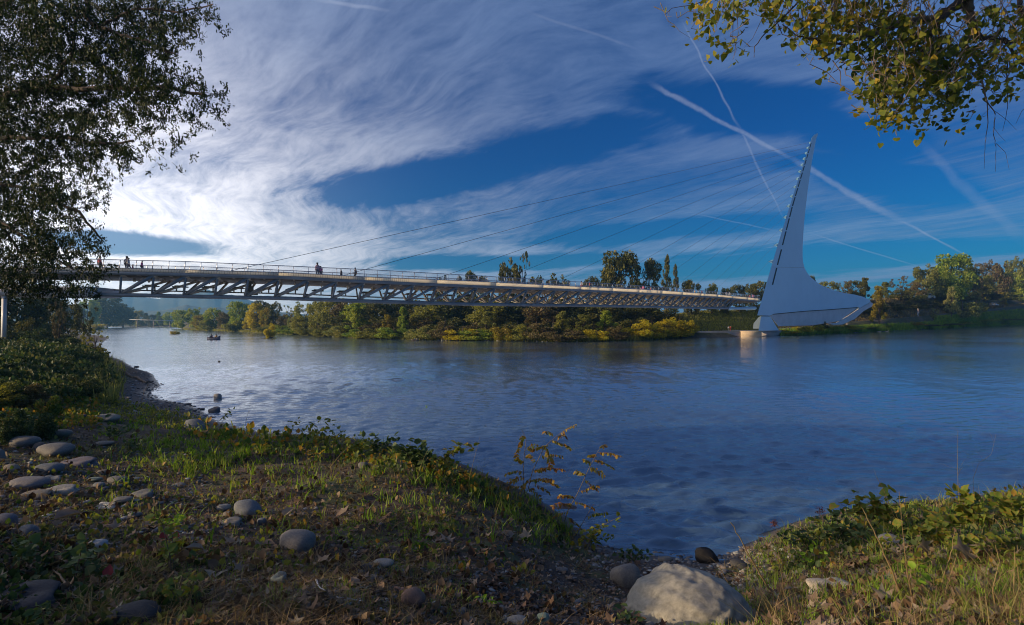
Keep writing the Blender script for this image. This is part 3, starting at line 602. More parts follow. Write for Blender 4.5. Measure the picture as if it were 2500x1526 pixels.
for i, n_ in enumerate(nodes):
    if n_ < s_of(222) or n_ > s_of(1800): 
        continue
    c0 = chord(n_ - .6); wd = .30
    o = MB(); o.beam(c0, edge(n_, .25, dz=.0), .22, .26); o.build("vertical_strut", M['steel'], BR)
    o = MB(); o.beam(c0, edge(n_, DW - .3, dz=.0), .18, .22); o.build("vertical_strut", M['steel_lit'], BR)
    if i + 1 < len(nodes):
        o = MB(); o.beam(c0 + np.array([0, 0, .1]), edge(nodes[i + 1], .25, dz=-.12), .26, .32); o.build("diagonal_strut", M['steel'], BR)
        o = MB(); o.beam(c0 + np.array([0, 0, .1]), edge(nodes[i + 1], DW - .3, dz=-.12), .22, .26); o.build("diagonal_strut", M['steel_lit'], BR)
    o = MB(); o.beam(edge(n_, .2, dz=-.16), edge(n_, DW - .2, dz=-.16), .22, .42); o.beam(edge(n_, DW * .5, dz=-.36), edge(n_, DW * .5, dz=-.75), .12, .35); o.build("cross_beam", M['steel_lit'], BR)
    o = MB(); m_ = n_ + PL * .5; o.beam(edge(m_, .2, dz=-.1), edge(m_, DW - .2, dz=-.1), .12, .3)
    o.add([tuple(edge(m_ + a, b2, dz=z)) for a, b2, z in ((-.1, 2.2, -.2), (.1, 2.2, -.2), (.1, 4.0, -.2), (-.1, 4.0, -.2), (-.05, 3.0, -.85), (.05, 3.0, -.85))], [(0, 1, 5, 4), (2, 3, 4, 5), (0, 4, 3), (1, 2, 5), (0, 3, 2, 1)]); o.build("gusset", M['steel_lit'], BR)
    m_ = n_ + PL * .36; zc_ = float(np.interp(m_, cs, Zc)); dp = float(at(m_, Zp)) - zc_
    o = MB(); cc = edge(m_, 4.6, z=zc_ + dp * .52); an = math.atan2(float(at(m_, tyy)), float(at(m_, tx)))
    o.box(cc, 1.5, 1.1, .13, an); o.box(cc + np.array([0, 0, .12]), 1.0, .9, .12, an)
    for a in (-.45, .45): e = edge(m_ + a, 4.6, z=zc_ + dp * .52 - .06); o.beam(e, e - np.array([0, 0, dp * .2]), .12, .12)
    o.build("walkway_bracket", M['steel_dark'], BR)
    # brace from the chord to the far edge and back, seen lit through the bay
    o = MB(); o.beam(edge(n_ + PL * .05, 4.6, z=float(np.interp(n_, cs, Zc)) + dp * .3), c0 + np.array([0, 0, .05]), .12, .14); o.build("brace", M['steel_lit'], BR)
o = MB(); s_ = np.linspace(s_of(222), s_of(1790), 120); zc_ = np.interp(s_, cs, Zc); o.tube(edge(s_, 4.6, z=zc_ + (at(s_, Zp) - zc_) * .30), .09, 5); o.build("service_pipe", M['steel_dark'], BR)
for s_ in (s_of(598),):   # utility drum slung under the deck
    zc_ = float(np.interp(s_, cs, Zc)); o = MB(); e = edge(s_, 3.0, z=zc_ + .5); o.tube([e, e + np.array([.0, 0, .9])], .42, 10); o.beam(e + np.array([0, 0, .9]), edge(s_, 3.0, dz=0), .3, .3); o.beam(e - np.array([.7, 0, 0]), e + np.array([.9, 0, 0]), .4, .25); o.build("access_gantry", M['steel_dark'], BR)

# pylon: outline picked from the photo on an upright plane, given real thickness
EX = Vector((.42, .907, 0))
B0 = P(1850, 800, 160.0); TD = Vector((.80, .60, 0)); NB = Vector((-.60, .80, 0))
def onpl(px, py, back=0.0):
    rx, rz = (float(v) for v in ray(px, py)); n = NB; Bp = B0 + NB * back
    Y = (Bp.x * n.x + Bp.y * n.y) / (rx * n.x + n.y); return Vector((rx * Y, Y, HC + rz * Y))
def rg(u, v): return 1780 + u / 2.736, 300 + v / 2.736
def slab(name, pix, back0, thick, m_, parent, taper=None, smooth=False):
    fr = [onpl(x, y, back0) for x, y in pix]; n = len(fr)
    bk = [p + EX * thick for p in fr]
    bm = bmesh.new(); vf = [bm.verts.new(p) for p in fr]; vb = [bm.verts.new(p) for p in bk]
    f1 = bm.faces.new(vf); f2 = bm.faces.new(vb[::-1])
    for i in range(n): bm.faces.new((vf[i], vb[i], vb[(i + 1) % n], vf[(i + 1) % n]))
    bmesh.ops.recalc_face_normals(bm, faces=bm.faces); bmesh.ops.triangulate(bm, faces=[f1, f2])
    me = bpy.data.meshes.new(name); bm.to_mesh(me); bm.free(); me.materials.append(m_); return link(name, me, parent)
PY = link("pylon", None, BR); PY.name = "pylon"
body = [rg(*p) for p in [(188, 1285), (320, 832), (432, 470), (520, 200), (555, 98), (589, 78), (575, 140), (560, 220), (545, 310), (532, 400), (520, 490), (508, 600), (500, 680), (495, 760), (491, 840), (491, 895), (494, 930), (503, 965), (520, 1000), (545, 1030), (575, 1056), (610, 1080), (650, 1100), (700, 1118), (770, 1136), (845, 1148), (863, 1230), (700, 1243), (500, 1256), (300, 1275), (275, 1288)]]
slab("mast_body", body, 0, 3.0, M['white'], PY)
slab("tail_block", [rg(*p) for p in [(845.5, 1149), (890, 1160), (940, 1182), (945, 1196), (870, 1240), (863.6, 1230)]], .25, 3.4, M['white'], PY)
slab("counterweight_wall", [rg(*p) for p in [(275, 1290), (300, 1279), (500, 1259), (700, 1246), (862, 1234), (840, 1250), (740, 1322), (690, 1332), (560, 1352), (430, 1356), (330, 1359)]], .6, 2.4, M['white2'], PY)
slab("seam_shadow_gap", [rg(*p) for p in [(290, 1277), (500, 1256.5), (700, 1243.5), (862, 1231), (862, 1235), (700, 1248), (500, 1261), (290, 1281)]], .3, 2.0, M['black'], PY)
slab("abutment_kerb", [rg(*p) for p in [(660, 1340), (720, 1336), (800, 1290), (870, 1242), (946, 1198), (962, 1206), (955, 1226), (900, 1256), (840, 1310), (760, 1346), (700, 1352)]], .35, 4.0, M['white2'], PY)
slab("tip_cap", [rg(*p) for p in [(553, 97), (570, 78), (590, 70), (594, 74), (580, 88)]], -.3, 3.6, M['white'], PY)
slab("pier_leg", [rg(*p) for p in [(213, 1293), (276, 1293), (332, 1386), (197, 1389)]], .3, 2.2, M['white'], PY)
slab("pier_leg", [rg(*p) for p in [(196, 1300), (212, 1290), (206, 1375), (160, 1375), (163, 1340)]], 4.5, 1.2, M['white2'], PY)
slab("bearing", [rg(*p) for p in [(222, 1284), (266, 1284), (262, 1294), (226, 1294)]], .8, 1.4, M['steel'], PY)
slab("seam", [rg(*p) for p in [(291, 962), (503, 966.5), (503.5, 968), (290.6, 963.5)]], -.006, .02, M['steel'], PY)
fins = [(540, 130), (523, 163), (511, 199), (497, 236), (483, 277), (467, 322), (452, 371), (435, 425), (412, 487), (390, 553), (368, 628), (338, 715), (305, 815), (268, 925)]
def front_u(v): return np.interp(v, [98, 200, 470, 832, 1285], [555, 520, 432, 320, 188])
CABX = [495, 807, 1050, 1216, 1355, 1475, 1545, 1598, 1655, 1700, 1735, 1757, 1795, 1816]
for k, (u, v) in enumerate(fins):
    e = front_u(v) + 3; s_ = 1 + k * .09
    slab("cable_anchor", [rg(*p) for p in [(u - 4, v - 1), (u + (e - u) * .5, v - 4.5 * s_), (e, v - 4.5 * s_), (e - 1, v + 7 * s_), (u + (e - u) * .6, v + 4 * s_)]], .5, 1.6, M['white'], PY)
    q = 7 + k * .55; v1 = v + (18 if k == 0 else 10); v2 = (fins[k + 1][1] if k < 13 else 1082) + (2 if k < 12 else 0)
    if k == 0: v1 = 136; 
    if k >= 12: v1 = v + 30 if k == 12 else 968
    if k == 12: v2 = 950
    ln = lambda vv: np.interp(vv, [120, 560, 970, 1082], [553, 422, 318, 290])
    slab("slot", [rg(ln(v1) - q * .35, v1), rg(ln(v1) + q * .35, v1), rg(ln(v2) + q * .35, v2), rg(ln(v2) - q * .35, v2)], -.012, .03, M['black'], PY)
    a = onpl(*rg(u, v), 1.3); sx = s_of(CABX[k]); bp = Vector(edge(sx, DW * .5, dz=.3)); ds = (a - bp)
    o = MB(); o.tube([tuple(bp), tuple(a)], .032 - .0012 * k, 5); o.build("stay_cable", M['cable'], BR)
    o = MB(); o.tube([tuple(bp), tuple(bp + ds.normalized() * 1.6)], .10, 6); o.build("cable_socket", M['rail'], BR)
# pedestal and low walls
def wallbox(name, px0, px1, pyt, pyb, Y0, dep, m_, label, cat, Y1=None):
    Y1 = Y1 or Y0; o = MB(); a, b2, c_, d = P(px0, pyt, Y0), P(px1, pyt, Y1), P(px1, pyb, Y1), P(px0, pyb, Y0); k = Vector((.1, 1, 0)).normalized() * dep
    o.add([tuple(v) for v in (a, b2, c_, d, a + k, b2 + k, c_ + k, d + k)], [(0, 1, 2, 3), (7, 6, 5, 4), (0, 4, 5, 1), (1, 5, 6, 2), (2, 6, 7, 3), (3, 7, 4, 0)])
    return tag(o.build(name, m_), label, cat)
wb = wallbox("pier_base", 1809.5, 1859.5, 808, 825, 162, 1, M['cream'], "block base with sunlight in its tan colour, standing in the water under the pylon leg", "plinth")  # lit face of the base, sunlight put into its colour
o = MB(); a = P(1859.5, 808, 162); 
o.add([tuple(v) for v in (P(1859.6, 808.5, 162), P(1910, 806, 172), P(1910, 826, 172), P(1859.6, 826, 162), P(1859.6, 808.5, 176), P(1905, 806, 180), P(1905, 820, 180), P(1859.6, 820, 176))], [(0, 1, 2, 3), (7, 6, 5, 4), (0, 4, 5, 1), (1, 5, 6, 2), (2, 6, 7, 3), (3, 7, 4, 0)])
o.add([tuple(v) for v in (P(1809.5, 808.1, 162), P(1859.5, 808.1, 162), P(1859.5, 808.1, 176), P(1809.5, 808.1, 176))], [(0, 1, 2, 3)])
o.build("side_wall", M['conc'], wb)
wallbox("retaining_wall", 1655, 1809, 809.5, 826, 163, 1.0, M['conc'], "low grey concrete wall along the far waterline beside the stone block", "wall", 162.4)
# ------------------------------------------------------------------ trees of the far bank
def crown_mesh(name, seed, style, n=5200, leaf=.022):
    """unit tree crown: base z=0, top z=1, half width .5"""
    rng = np.random.default_rng(seed); cl = []
    if style == 'round':
        for _ in range(44):
            z = rng.uniform(.08, .93); k = math.sqrt(max(.02, 1 - ((z - .48) / .54) ** 2)); a = rng.uniform(0, 6.28); r = k * .40 * math.sqrt(rng.uniform(.1, 1))
            cl.append((r * math.cos(a), r * math.sin(a), z, rng.uniform(.08, .17)))
    elif style == 'oak':
        for _ in range(44):
            z = rng.uniform(.10, .92); k = math.sqrt(max(.02, 1 - ((z - .55) / .52) ** 2)); a = rng.uniform(0, 6.28); r = k * .46 * math.sqrt(rng.uniform(.15, 1))
            cl.append((r * math.cos(a), r * math.sin(a), z, rng.uniform(.06, .13)))
    elif style == 'tall':
        for _ in range(30):
            z = rng.uniform(.15, .97); k = (1 - z) ** .6 * .9 + .1; a = rng.uniform(0, 6.28); r = k * .42 * math.sqrt(rng.uniform(.05, 1))
            cl.append((r * math.cos(a), r * math.sin(a), z, rng.uniform(.05, .11)))
    elif style == 'pine':
        for q in range(17):
            z = .18 + q * .046; 
            for _ in range(3):
                a = rng.uniform(0, 6.28); r = rng.uniform(.08, .40) * (1.05 - z); cl.append((r * math.cos(a), r * math.sin(a), z + rng.uniform(-.02, .02), rng.uniform(.035, .07)))
    elif style == 'bush':
        for _ in range(30):
            z = abs(rng.normal(0, .36)) * .9 + .06; z = min(z, .86); k = math.sqrt(max(.05, 1 - z ** 2)); a = rng.uniform(0, 6.28); r = k * .42 * math.sqrt(rng.uniform(.1, 1))
            cl.append((r * math.cos(a), r * math.sin(a), z, rng.uniform(.09, .17)))
    elif style == 'wispy':
        for _ in range(46):
            a = rng.uniform(0, 6.28); z = rng.uniform(.05, .95); r = .08 + .38 * (z * .7 + .25) * math.sqrt(rng.uniform(.05, 1)); cl.append((r * math.cos(a), r * math.sin(a), z, rng.uniform(.03, .07)))
    cl = np.array(cl); wt = cl[:, 3] ** 2; idx = rng.choice(len(cl), n, p=wt / wt.sum()); c = cl[idx]
    d = rng.normal(size=(n, 3)); d /= np.linalg.norm(d, axis=1, keepdims=True); rad = rng.uniform(.25, 1, n) ** .45 * (1 + rng.exponential(.10, n))
    pos = c[:, :3] + d * (c[:, 3] * rad)[:, None] * np.array([1, 1, .8]); pos[:, 2] = np.clip(pos[:, 2], .0, 1.03)
    V, Fa = scatter(LEAF[0] * np.array([1.5, 1.0, 1]) - np.array([0, .5, 0]), LEAF[1], pos, rotmats(rng, n), leaf * rng.uniform(.7, 1.7, n))
    return mk(name, V, [Fa], None), cl
def trunk_mesh(name, cl, seed, top=.75, base=.028):
    rng = np.random.default_rng(seed + 99); o = MB(); z = np.linspace(-.03, top, 7); bx = np.cumsum(rng.normal(0, .012, 7)); by = np.cumsum(rng.normal(0, .012, 7)); bx -= bx[0]; by -= by[0]
    o.tube(np.stack([bx, by, z], 1), np.linspace(base, .006, 7), 6)
    for c in cl[rng.choice(len(cl), min(14, len(cl)), replace=False)]:
        z0 = max(.06, c[2] * .55); s_ = np.array([np.interp(z0, z, bx), np.interp(z0, z, by), z0]); e = c[:3]; md = (s_ + e) / 2 + np.array([0, 0, -.03]) + rng.normal(0, .015, 3)
        o.tube([s_, md, e], [base * .4, base * .25, .003], 4, False)
    return mk(name, np.concatenate(o.V), [np.array(f) for f in o.F.values()], M['bark'])
TPL = {}
for st, seeds, n_, lf in (('round', (1, 2, 3), 6500, .040), ('oak', (4, 5), 6000, .034), ('tall', (6, 7), 6000, .032), ('pine', (8, 9), 4200, .024), ('bush', (10, 11, 12), 6500, .040), ('wispy', (13, 14), 4200, .024)):
    for sd_ in seeds:
        cm, cl_ = crown_mesh(st + "_crown", sd_, st, n_, lf); TPL[(st, sd_)] = (cm, trunk_mesh(st + "_trunk", cl_, sd_))
STS = {'round': (1, 2, 3), 'oak': (4, 5), 'tall': (6, 7), 'pine': (8, 9), 'bush': (10, 11, 12), 'wispy': (13, 14)}
_mc = {}
def mat_mesh(me, m_):
    k = (me.name, m_.name)
    if k not in _mc:
        c = me.copy(); c.materials.clear(); c.materials.append(m_); _mc[k] = c
    return _mc[k]
TN = [0]
ORD = "first second third fourth fifth sixth seventh eighth ninth tenth eleventh twelfth thirteenth fourteenth fifteenth sixteenth seventeenth eighteenth nineteenth twentieth twenty-first twenty-second twenty-third twenty-fourth".split()
def tree(kind, px, ytop, wpx, dy, style, m_, label, cat, base=None, Yabs=None, group=None, trunk=True, depth=1.0):
    """a tree or shrub where the sight line through px meets the bank, dy metres behind the waterline"""
    TN[0] += 1; rr = random.Random(TN[0] * 7 + 1)
    if Yabs: 
        Y = Yabs; rx, _ = ray(px, 780); p = Vector((float(rx) * Y, Y, base if base is not None else float(Hg(np.array([float(rx) * Y]), np.array([Y]))[0])))
    else: p = FP(px, dy); Y = p.y
    if base is not None: p.z = base
    hgt = max(.4, Zat(px, ytop, Y) - p.z); wd = wpx * Y / F * math.hypot(1, (px - PX0) / F) ** -1 * 1.3
    cm, tm = TPL[(style, rr.choice(STS[style]))]
    e = tag(empty(kind, p), label, cat, group)
    rz = rr.uniform(0, 6.28)
    c = link("foliage" if style == 'bush' else "crown", mat_mesh(cm, M[m_]), e); c.scale = (wd, wd * depth, hgt); c.rotation_euler = (0, 0, rz)
    if trunk: k = link("trunk" if style != 'bush' else "stem", tm, e); k.scale = (max(wd, hgt * .4), max(wd, hgt * .4), hgt); k.rotation_euler = (0, 0, rz)
    return e
GT, GS, GH = "trees along the far bank", "shrubs at the far waterline", "dark woodland trees under the bridge"
T_ = tree
# distant end of the river
T_('broad_tree', 262, 720, 80, 0, 'round', 't_dark', "tall dark bulky tree at the distant river bend below the deck's start", 'tree', Yabs=640, base=0)
T_('broad_tree', 300, 742, 60, 0, 'round', 't_dark', "lower dark shoulder tree against the biggest dark tree at the river bend", 'tree', Yabs=700, base=0)
T_('broad_tree', 215, 730, 55, 0, 'round', 't_green', "yellow-green lit tree beside the bulky dark tree at the river bend", 'tree', Yabs=600, base=0)
T_('broad_tree', 180, 745, 60, 0, 'round', 't_brown', "grey-brown hazy tree behind the thin pale sapling on the near shore", 'tree', Yabs=560, base=0)
T_('broad_tree', 140, 735, 70, 0, 'oak', 't_brown', "dull brown tree mass behind the approach deck shadow", 'tree', Yabs=520, base=0)
for px, yt, wd, mm, lb in [(318, 760, 34, 't_olive', "small olive tree next to the rust-red one at the distant bend"), (338, 758, 30, 't_orange', "rust-red tree standing among hazy trees at the distant bend"), (356, 765, 26, 't_dark', "dark pointed tree second after the rust-red tree"),
                           (371, 768, 30, 't_dark', "dark low tree in the middle of the hazy far row"), (387, 762, 24, 't_green', "pale green crown rising over the distant pale footbridge"), (402, 768, 28, 't_dark', "dark hazy tree behind the end of the low pale footbridge"), (417, 762, 34, 't_green', "soft round green tree past the low pale footbridge")]:
    T_('hazy_tree', px, yt, wd, 3, 'round' if wd > 27 else 'tall', mm, lb, 'tree', group="hazy trees at the river bend")
T_('riverside_tree', 446, 757, 50, 6, 'round', 't_green', "bright green rounded tree opening the long sunlit row on the far bank", 'tree', group=GT)
T_('riverside_tree', 474, 749, 34, 16, 'oak', 't_green', "taller green tree with a bushy head, second in the sunlit row", 'tree', group=GT)
T_('riverside_tree', 492, 771, 40, 5, 'round', 't_orange', "orange-tinged low tree behind the drift boat", 'tree', group=GT)
T_('riverside_tree', 522, 752, 42, 12, 'round', 't_green', "pale green rounded tree just above the drift boat", 'tree', group=GT)
T_('riverside_tree', 512, 775, 60, 3, 'bush', 't_olive', "olive scrubby tree at the water behind the drift boat", 'tree', group=GT)
T_('riverside_tree', 553, 762, 50, 7, 'round', 't_brown', "brownish green tree between two pale green trees", 'tree', group=GT)
T_('riverside_tree', 585, 736, 52, 12, 'round', 't_green', "large light green tree with a flat sunny top below the truss", 'tree', group=GT)
T_('riverside_tree', 575, 772, 60, 3, 'bush', 't_olive', "brown-green bushy tree at the foot of the large light green tree", 'tree', group=GT)
T_('riverside_tree', 626, 741, 46, 10, 'round', 't_yellow', "golden yellow tree, the brightest in the sunlit row", 'tree', group=GT)
T_('riverside_tree', 610, 762, 42, 5, 'tall', 't_yellow', "smaller yellow tree leaning in front of the golden one", 'tree', group=GT)
T_('riverside_tree', 636, 731, 40, 24, 'oak', 't_dark', "dark crown peeping out behind the golden yellow tree", 'tree', group=GT)
T_('riverside_tree', 668, 733, 38, 12, 'oak', 't_dark', "dark open-crowned tree at the gap in the tree row", 'tree', group=GT)
T_('riverside_tree', 652, 752, 38, 7, 'round', 't_orange', "ochre tree joining the golden tree and the dark open tree", 'tree', group=GT)
T_('riverside_tree', 695, 768, 34, 12, 'round', 't_brown', "low dark brown tree filling the gap where sky shows", 'tree', group=GT)
T_('riverside_tree', 662, 782, 60, 3, 'bush', 't_olive', "olive waterside thicket below the dark open-crowned tree", 'shrub', group=GS)
T_('riverside_tree', 690, 790, 50, 3, 'bush', 't_green', "low green bush right at the water below the tree gap", 'shrub', group=GS)
T_('riverside_tree', 712, 744, 34, 14, 'wispy', 't_pale', "thin see-through pale tree at the edge of the sky gap", 'tree', group=GT)
T_('riverside_tree', 745, 734, 52, 12, 'oak', 't_pale', "pale green airy tree rising to the truss after the sky gap", 'tree', group=GT)
T_('riverside_tree', 778, 735, 50, 14, 'round', 't_olive', "olive dense tree touching the truss beside the airy pale one", 'tree', group=GT)
T_('riverside_tree', 742, 772, 60, 5, 'round', 't_olive', "mid-height olive tree in front of the airy pale tree", 'tree', group=GT)
# woodland behind and beneath the deck
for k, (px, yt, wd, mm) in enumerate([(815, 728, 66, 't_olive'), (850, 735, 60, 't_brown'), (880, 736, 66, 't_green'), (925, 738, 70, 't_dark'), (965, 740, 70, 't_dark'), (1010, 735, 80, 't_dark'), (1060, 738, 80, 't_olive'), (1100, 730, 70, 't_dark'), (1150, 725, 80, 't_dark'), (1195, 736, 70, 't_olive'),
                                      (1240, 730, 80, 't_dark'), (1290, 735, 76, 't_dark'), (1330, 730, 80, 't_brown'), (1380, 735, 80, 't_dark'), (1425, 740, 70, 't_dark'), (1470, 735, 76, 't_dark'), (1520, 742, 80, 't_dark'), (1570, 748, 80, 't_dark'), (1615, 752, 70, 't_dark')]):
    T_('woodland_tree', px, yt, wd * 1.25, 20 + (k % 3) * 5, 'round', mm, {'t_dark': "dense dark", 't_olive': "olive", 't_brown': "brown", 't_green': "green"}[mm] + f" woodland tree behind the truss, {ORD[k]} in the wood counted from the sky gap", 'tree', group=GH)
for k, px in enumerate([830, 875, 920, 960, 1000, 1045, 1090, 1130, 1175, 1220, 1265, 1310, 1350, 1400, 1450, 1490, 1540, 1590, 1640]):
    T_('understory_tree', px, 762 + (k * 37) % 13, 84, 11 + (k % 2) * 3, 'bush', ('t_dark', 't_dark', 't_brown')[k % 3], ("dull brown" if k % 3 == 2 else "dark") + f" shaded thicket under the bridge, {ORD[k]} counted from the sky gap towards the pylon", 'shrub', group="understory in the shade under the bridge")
# tops that rise over the deck
T_('hill_tree', 1078, 667, 34, 40, 'oak', 't_dark', "small dark treetop just over the railing, first above the deck", 'tree', group="treetops above the deck")
T_('hill_tree', 1140, 659, 50, 40, 'oak', 't_dark', "low spreading treetop over the railing, second above the deck", 'tree', group="treetops above the deck")
T_('hill_tree', 1185, 671, 40, 40, 'oak', 't_dark', "low dark treetop between the spreading one and the tall twin-headed one", 'tree', group="treetops above the deck")
T_('hill_tree', 1248, 626, 56, 40, 'oak', 't_dark', "tall dark twin-headed tree standing alone above the railing", 'tree', group="treetops above the deck")
T_('hill_tree', 1276, 611, 42, 42, 'wispy', 't_dark', "thin feathery treetop overtopping the twin-headed tree", 'tree', group="treetops above the deck")
T_('hill_tree', 1330, 665, 62, 40, 'oak', 't_dark', "flat layered treetop above the deck between two cables", 'tree', group="treetops above the deck")
T_('hill_tree', 1372, 668, 44, 40, 'oak', 't_dark', "low dark treetop next to the flat layered one", 'tree', group="treetops above the deck")
T_('hill_tree', 1445, 673, 40, 40, 'oak', 't_dark', "small low treetop where two walkers pass on the deck", 'tree', group="treetops above the deck")
T_('hill_tree', 1512, 619, 92, 42, 'round', 't_dark', "largest domed oak rising above the deck, lit on one side", 'tree', group="treetops above the deck")
T_('hill_tree', 1582, 629, 60, 42, 'oak', 't_dark', "dark open-topped oak close beside the largest domed oak", 'tree', group="treetops above the deck")
T_('grey_pine', 1628, 612, 50, 42, 'pine', 't_dark', "tall feathery grey pine beside the dark open-topped oak", 'tree', group="treetops above the deck")
T_('grey_pine', 1650, 640, 36, 44, 'pine', 't_dark', "shorter feathery grey pine leaning on the tall one", 'tree', group="treetops above the deck")
T_('hill_tree', 1690, 681, 48, 40, 'oak', 't_dark', "low dark treetop after the two feathery pines", 'tree', group="treetops above the deck")
T_('hill_tree', 1738, 693, 34, 40, 'round', 't_olive', "small round treetop between pines and pylon", 'tree', group="treetops above the deck")
T_('hill_tree', 1772, 703, 26, 40, 'round', 't_dark', "tiny low treetop almost hidden by the railing near the pylon", 'tree', group="treetops above the deck")
T_('hill_tree', 1806, 693, 44, 42, 'oak', 't_dark', "dark treetop next to the white pylon, outer of two", 'tree', group="treetops above the deck")
T_('hill_tree', 1848, 682, 52, 44, 'oak', 't_dark', "dark treetop touching the white pylon front edge", 'tree', group="treetops above the deck")
# behind and beyond the pylon
T_('hill_tree', 1983, 676, 24, 44, 'round', 't_dark', "dark treetop peeping over the pylon's curved back", 'tree', group="trees beyond the pylon")
T_('hill_tree', 2022, 686, 50, 44, 'oak', 't_olive', "olive tree first behind the pylon's sloping tail", 'tree', group="trees beyond the pylon")
T_('hill_tree', 2058, 684, 50, 46, 'wispy', 't_brown', "thin brown-topped tree second behind the pylon's tail", 'tree', group="trees beyond the pylon")
T_('hill_tree', 2088, 683, 46, 44, 'oak', 't_dark', "dark tree third behind the pylon's tail", 'tree', group="trees beyond the pylon")
T_('hill_tree', 2112, 679, 42, 45, 'tall', 't_dark', "dark upright tree over the end of the pylon's tail", 'tree', group="trees beyond the pylon")
T_('park_tree', 2146, 700, 50, 8, 'tall', 't_orange', "narrow orange-green tree standing alone at the pylon's tail tip", 'tree', base=2.8)
T_('park_tree', 2163, 690, 44, 46, 'tall', 't_olive', "slender pointed olive tree behind the lone orange-green tree", 'tree', group="trees beyond the pylon")
T_('park_tree', 2203, 674, 60, 46, 'wispy', 't_brown', "grey-brown thinning tree with bare twigs above the dry grass", 'tree', group="park trees on the far slope")
T_('park_tree', 2200, 700, 56, 44, 'bush', 't_dark', "dark low thicket beneath the thinning grey-brown tree", 'shrub', group="park trees on the far slope")
T_('park_tree', 2238, 690, 40, 50, 'round', 't_brown', "dull brown tree between the thinning tree and the tall craggy oak", 'tree', group="park trees on the far slope")
T_('park_tree', 2262, 643, 66, 48, 'oak', 't_olive', "tall craggy olive oak with open branch ends", 'tree', group="park trees on the far slope")
T_('park_tree', 2286, 690, 70, 44, 'bush', 't_olive', "olive undergrowth beneath the tall craggy oak", 'shrub', group="park trees on the far slope")
T_('park_tree', 2325, 624, 96, 46, 'round', 't_green', "largest deep green domed tree of the park slope", 'tree', group="park trees on the far slope")
T_('park_tree', 2296, 655, 60, 42, 'round', 't_green', "lower green shoulder tree before the largest domed one", 'tree', group="park trees on the far slope")
T_('park_tree', 2362, 650, 60, 44, 'oak', 't_dark', "very dark tree in the shade of the largest domed one", 'tree', group="park trees on the far slope")
T_('park_tree', 2378, 642, 60, 50, 'wispy', 't_brown', "bare-twigged brown tree behind the very dark tree", 'tree', group="park trees on the far slope")
T_('park_tree', 2426, 632, 66, 50, 'oak', 't_brown', "big rusty-brown oak with a ragged thin top", 'tree', group="park trees on the far slope")
T_('park_tree', 2400, 672, 54, 42, 'round', 't_olive', "mid-green tree in front of the rusty-brown oak", 'tree', group="park trees on the far slope")
T_('park_tree', 2452, 668, 60, 44, 'round', 't_olive', "golden olive tree at the foot of the rusty-brown oak", 'tree', group="park trees on the far slope")
T_('park_tree', 2486, 620, 70, 50, 'oak', 't_olive', "tall olive oak cut by the photo's edge", 'tree', group="park trees on the far slope")
T_('park_tree', 2500, 660, 60, 36, 'round', 't_green', "bright green tree low at the photo's edge on the slope", 'tree', group="park trees on the far slope")
T_('park_tree', 2560, 625, 90, 44, 'round', 't_olive', "olive tree beyond the park slope", 'tree', group="park trees on the far slope")
T_('park_tree', 2660, 610, 110, 44, 'round', 't_dark', "dark tree beyond the park slope", 'tree', group="park trees on the far slope")
T_('park_shrub', 2350, 712, 86, 9, 'bush', 't_pale', "big pale silvery willow shrub beside the rising path", 'shrub')
T_('park_shrub', 2322, 702, 44, 10, 'tall', 't_pale', "pointed pale willow joined to the big silvery willow shrub", 'shrub')
T_('park_shrub', 2280, 752, 26, 9, 'wispy', 't_pale', "small pale green willow sprout by the path", 'shrub')
T_('park_shrub', 2384, 722, 50, 12, 'bush', 't_olive', "dull olive shrub leaning out of the silvery willow", 'shrub')
T_('park_sapling', 2385, 722, 26, 22, 'tall', 't_orange', "young rust-coloured tree on the brown slope, nearest the silvery willow", 'tree', group="saplings on the brown slope")
T_('park_sapling', 2448, 715, 34, 20, 'tall', 't_orange', "young ochre tree on the brown slope, larger of the pair", 'tree', group="saplings on the brown slope")
T_('park_sapling', 2425, 740, 20, 18, 'wispy', 't_brown', "thin brown sapling between the two young trees", 'tree', group="saplings on the brown slope")
for ks, (px, yt, wd) in enumerate([(2185, 735, 60), (2225, 732, 56), (2262, 728, 60), (2292, 730, 50), (2120, 742, 46), (2150, 735, 40), (2075, 760, 40), (2100, 752, 44)]):
    T_('slope_shrub', px, yt, wd, 30, 'bush', 't_dark', "low dark slope shrub " + ["above the walking man's back", "straight above the walking man", "between the walking man and the silvery willow", "touching the silvery willow on the slope", "just past the lone orange-green tree", "behind the lone orange-green tree", "at the foot of the pylon's tail", "beside the pylon's tail tip"][ks], 'shrub', group="low dark shrubs on the shaded slope", trunk=False)
for k, (px, yt, wd) in enumerate([(2230, 706, 60), (2290, 708, 70), (2350, 700, 70), (2405, 702, 66), (2455, 700, 70), (2505, 696, 70), (2570, 690, 80), (2640, 686, 90)]):
    T_('hedge_bush', px, yt, wd, 43, 'bush', 't_dark' if k % 2 else 't_olive', ["dark", "olive"][1 - k % 2] + " ridge-top bush " + ["behind the walking man and white car", "between the white car and the largest domed tree", "beneath the very dark tree on the slope", "under the bare-twigged brown tree", "under the golden olive tree", "under the bright green tree at the photo's edge", "just outside the photo's edge", "farther outside the photo's edge"][k], 'shrub', group="bushes along the top of the park slope", trunk=False)
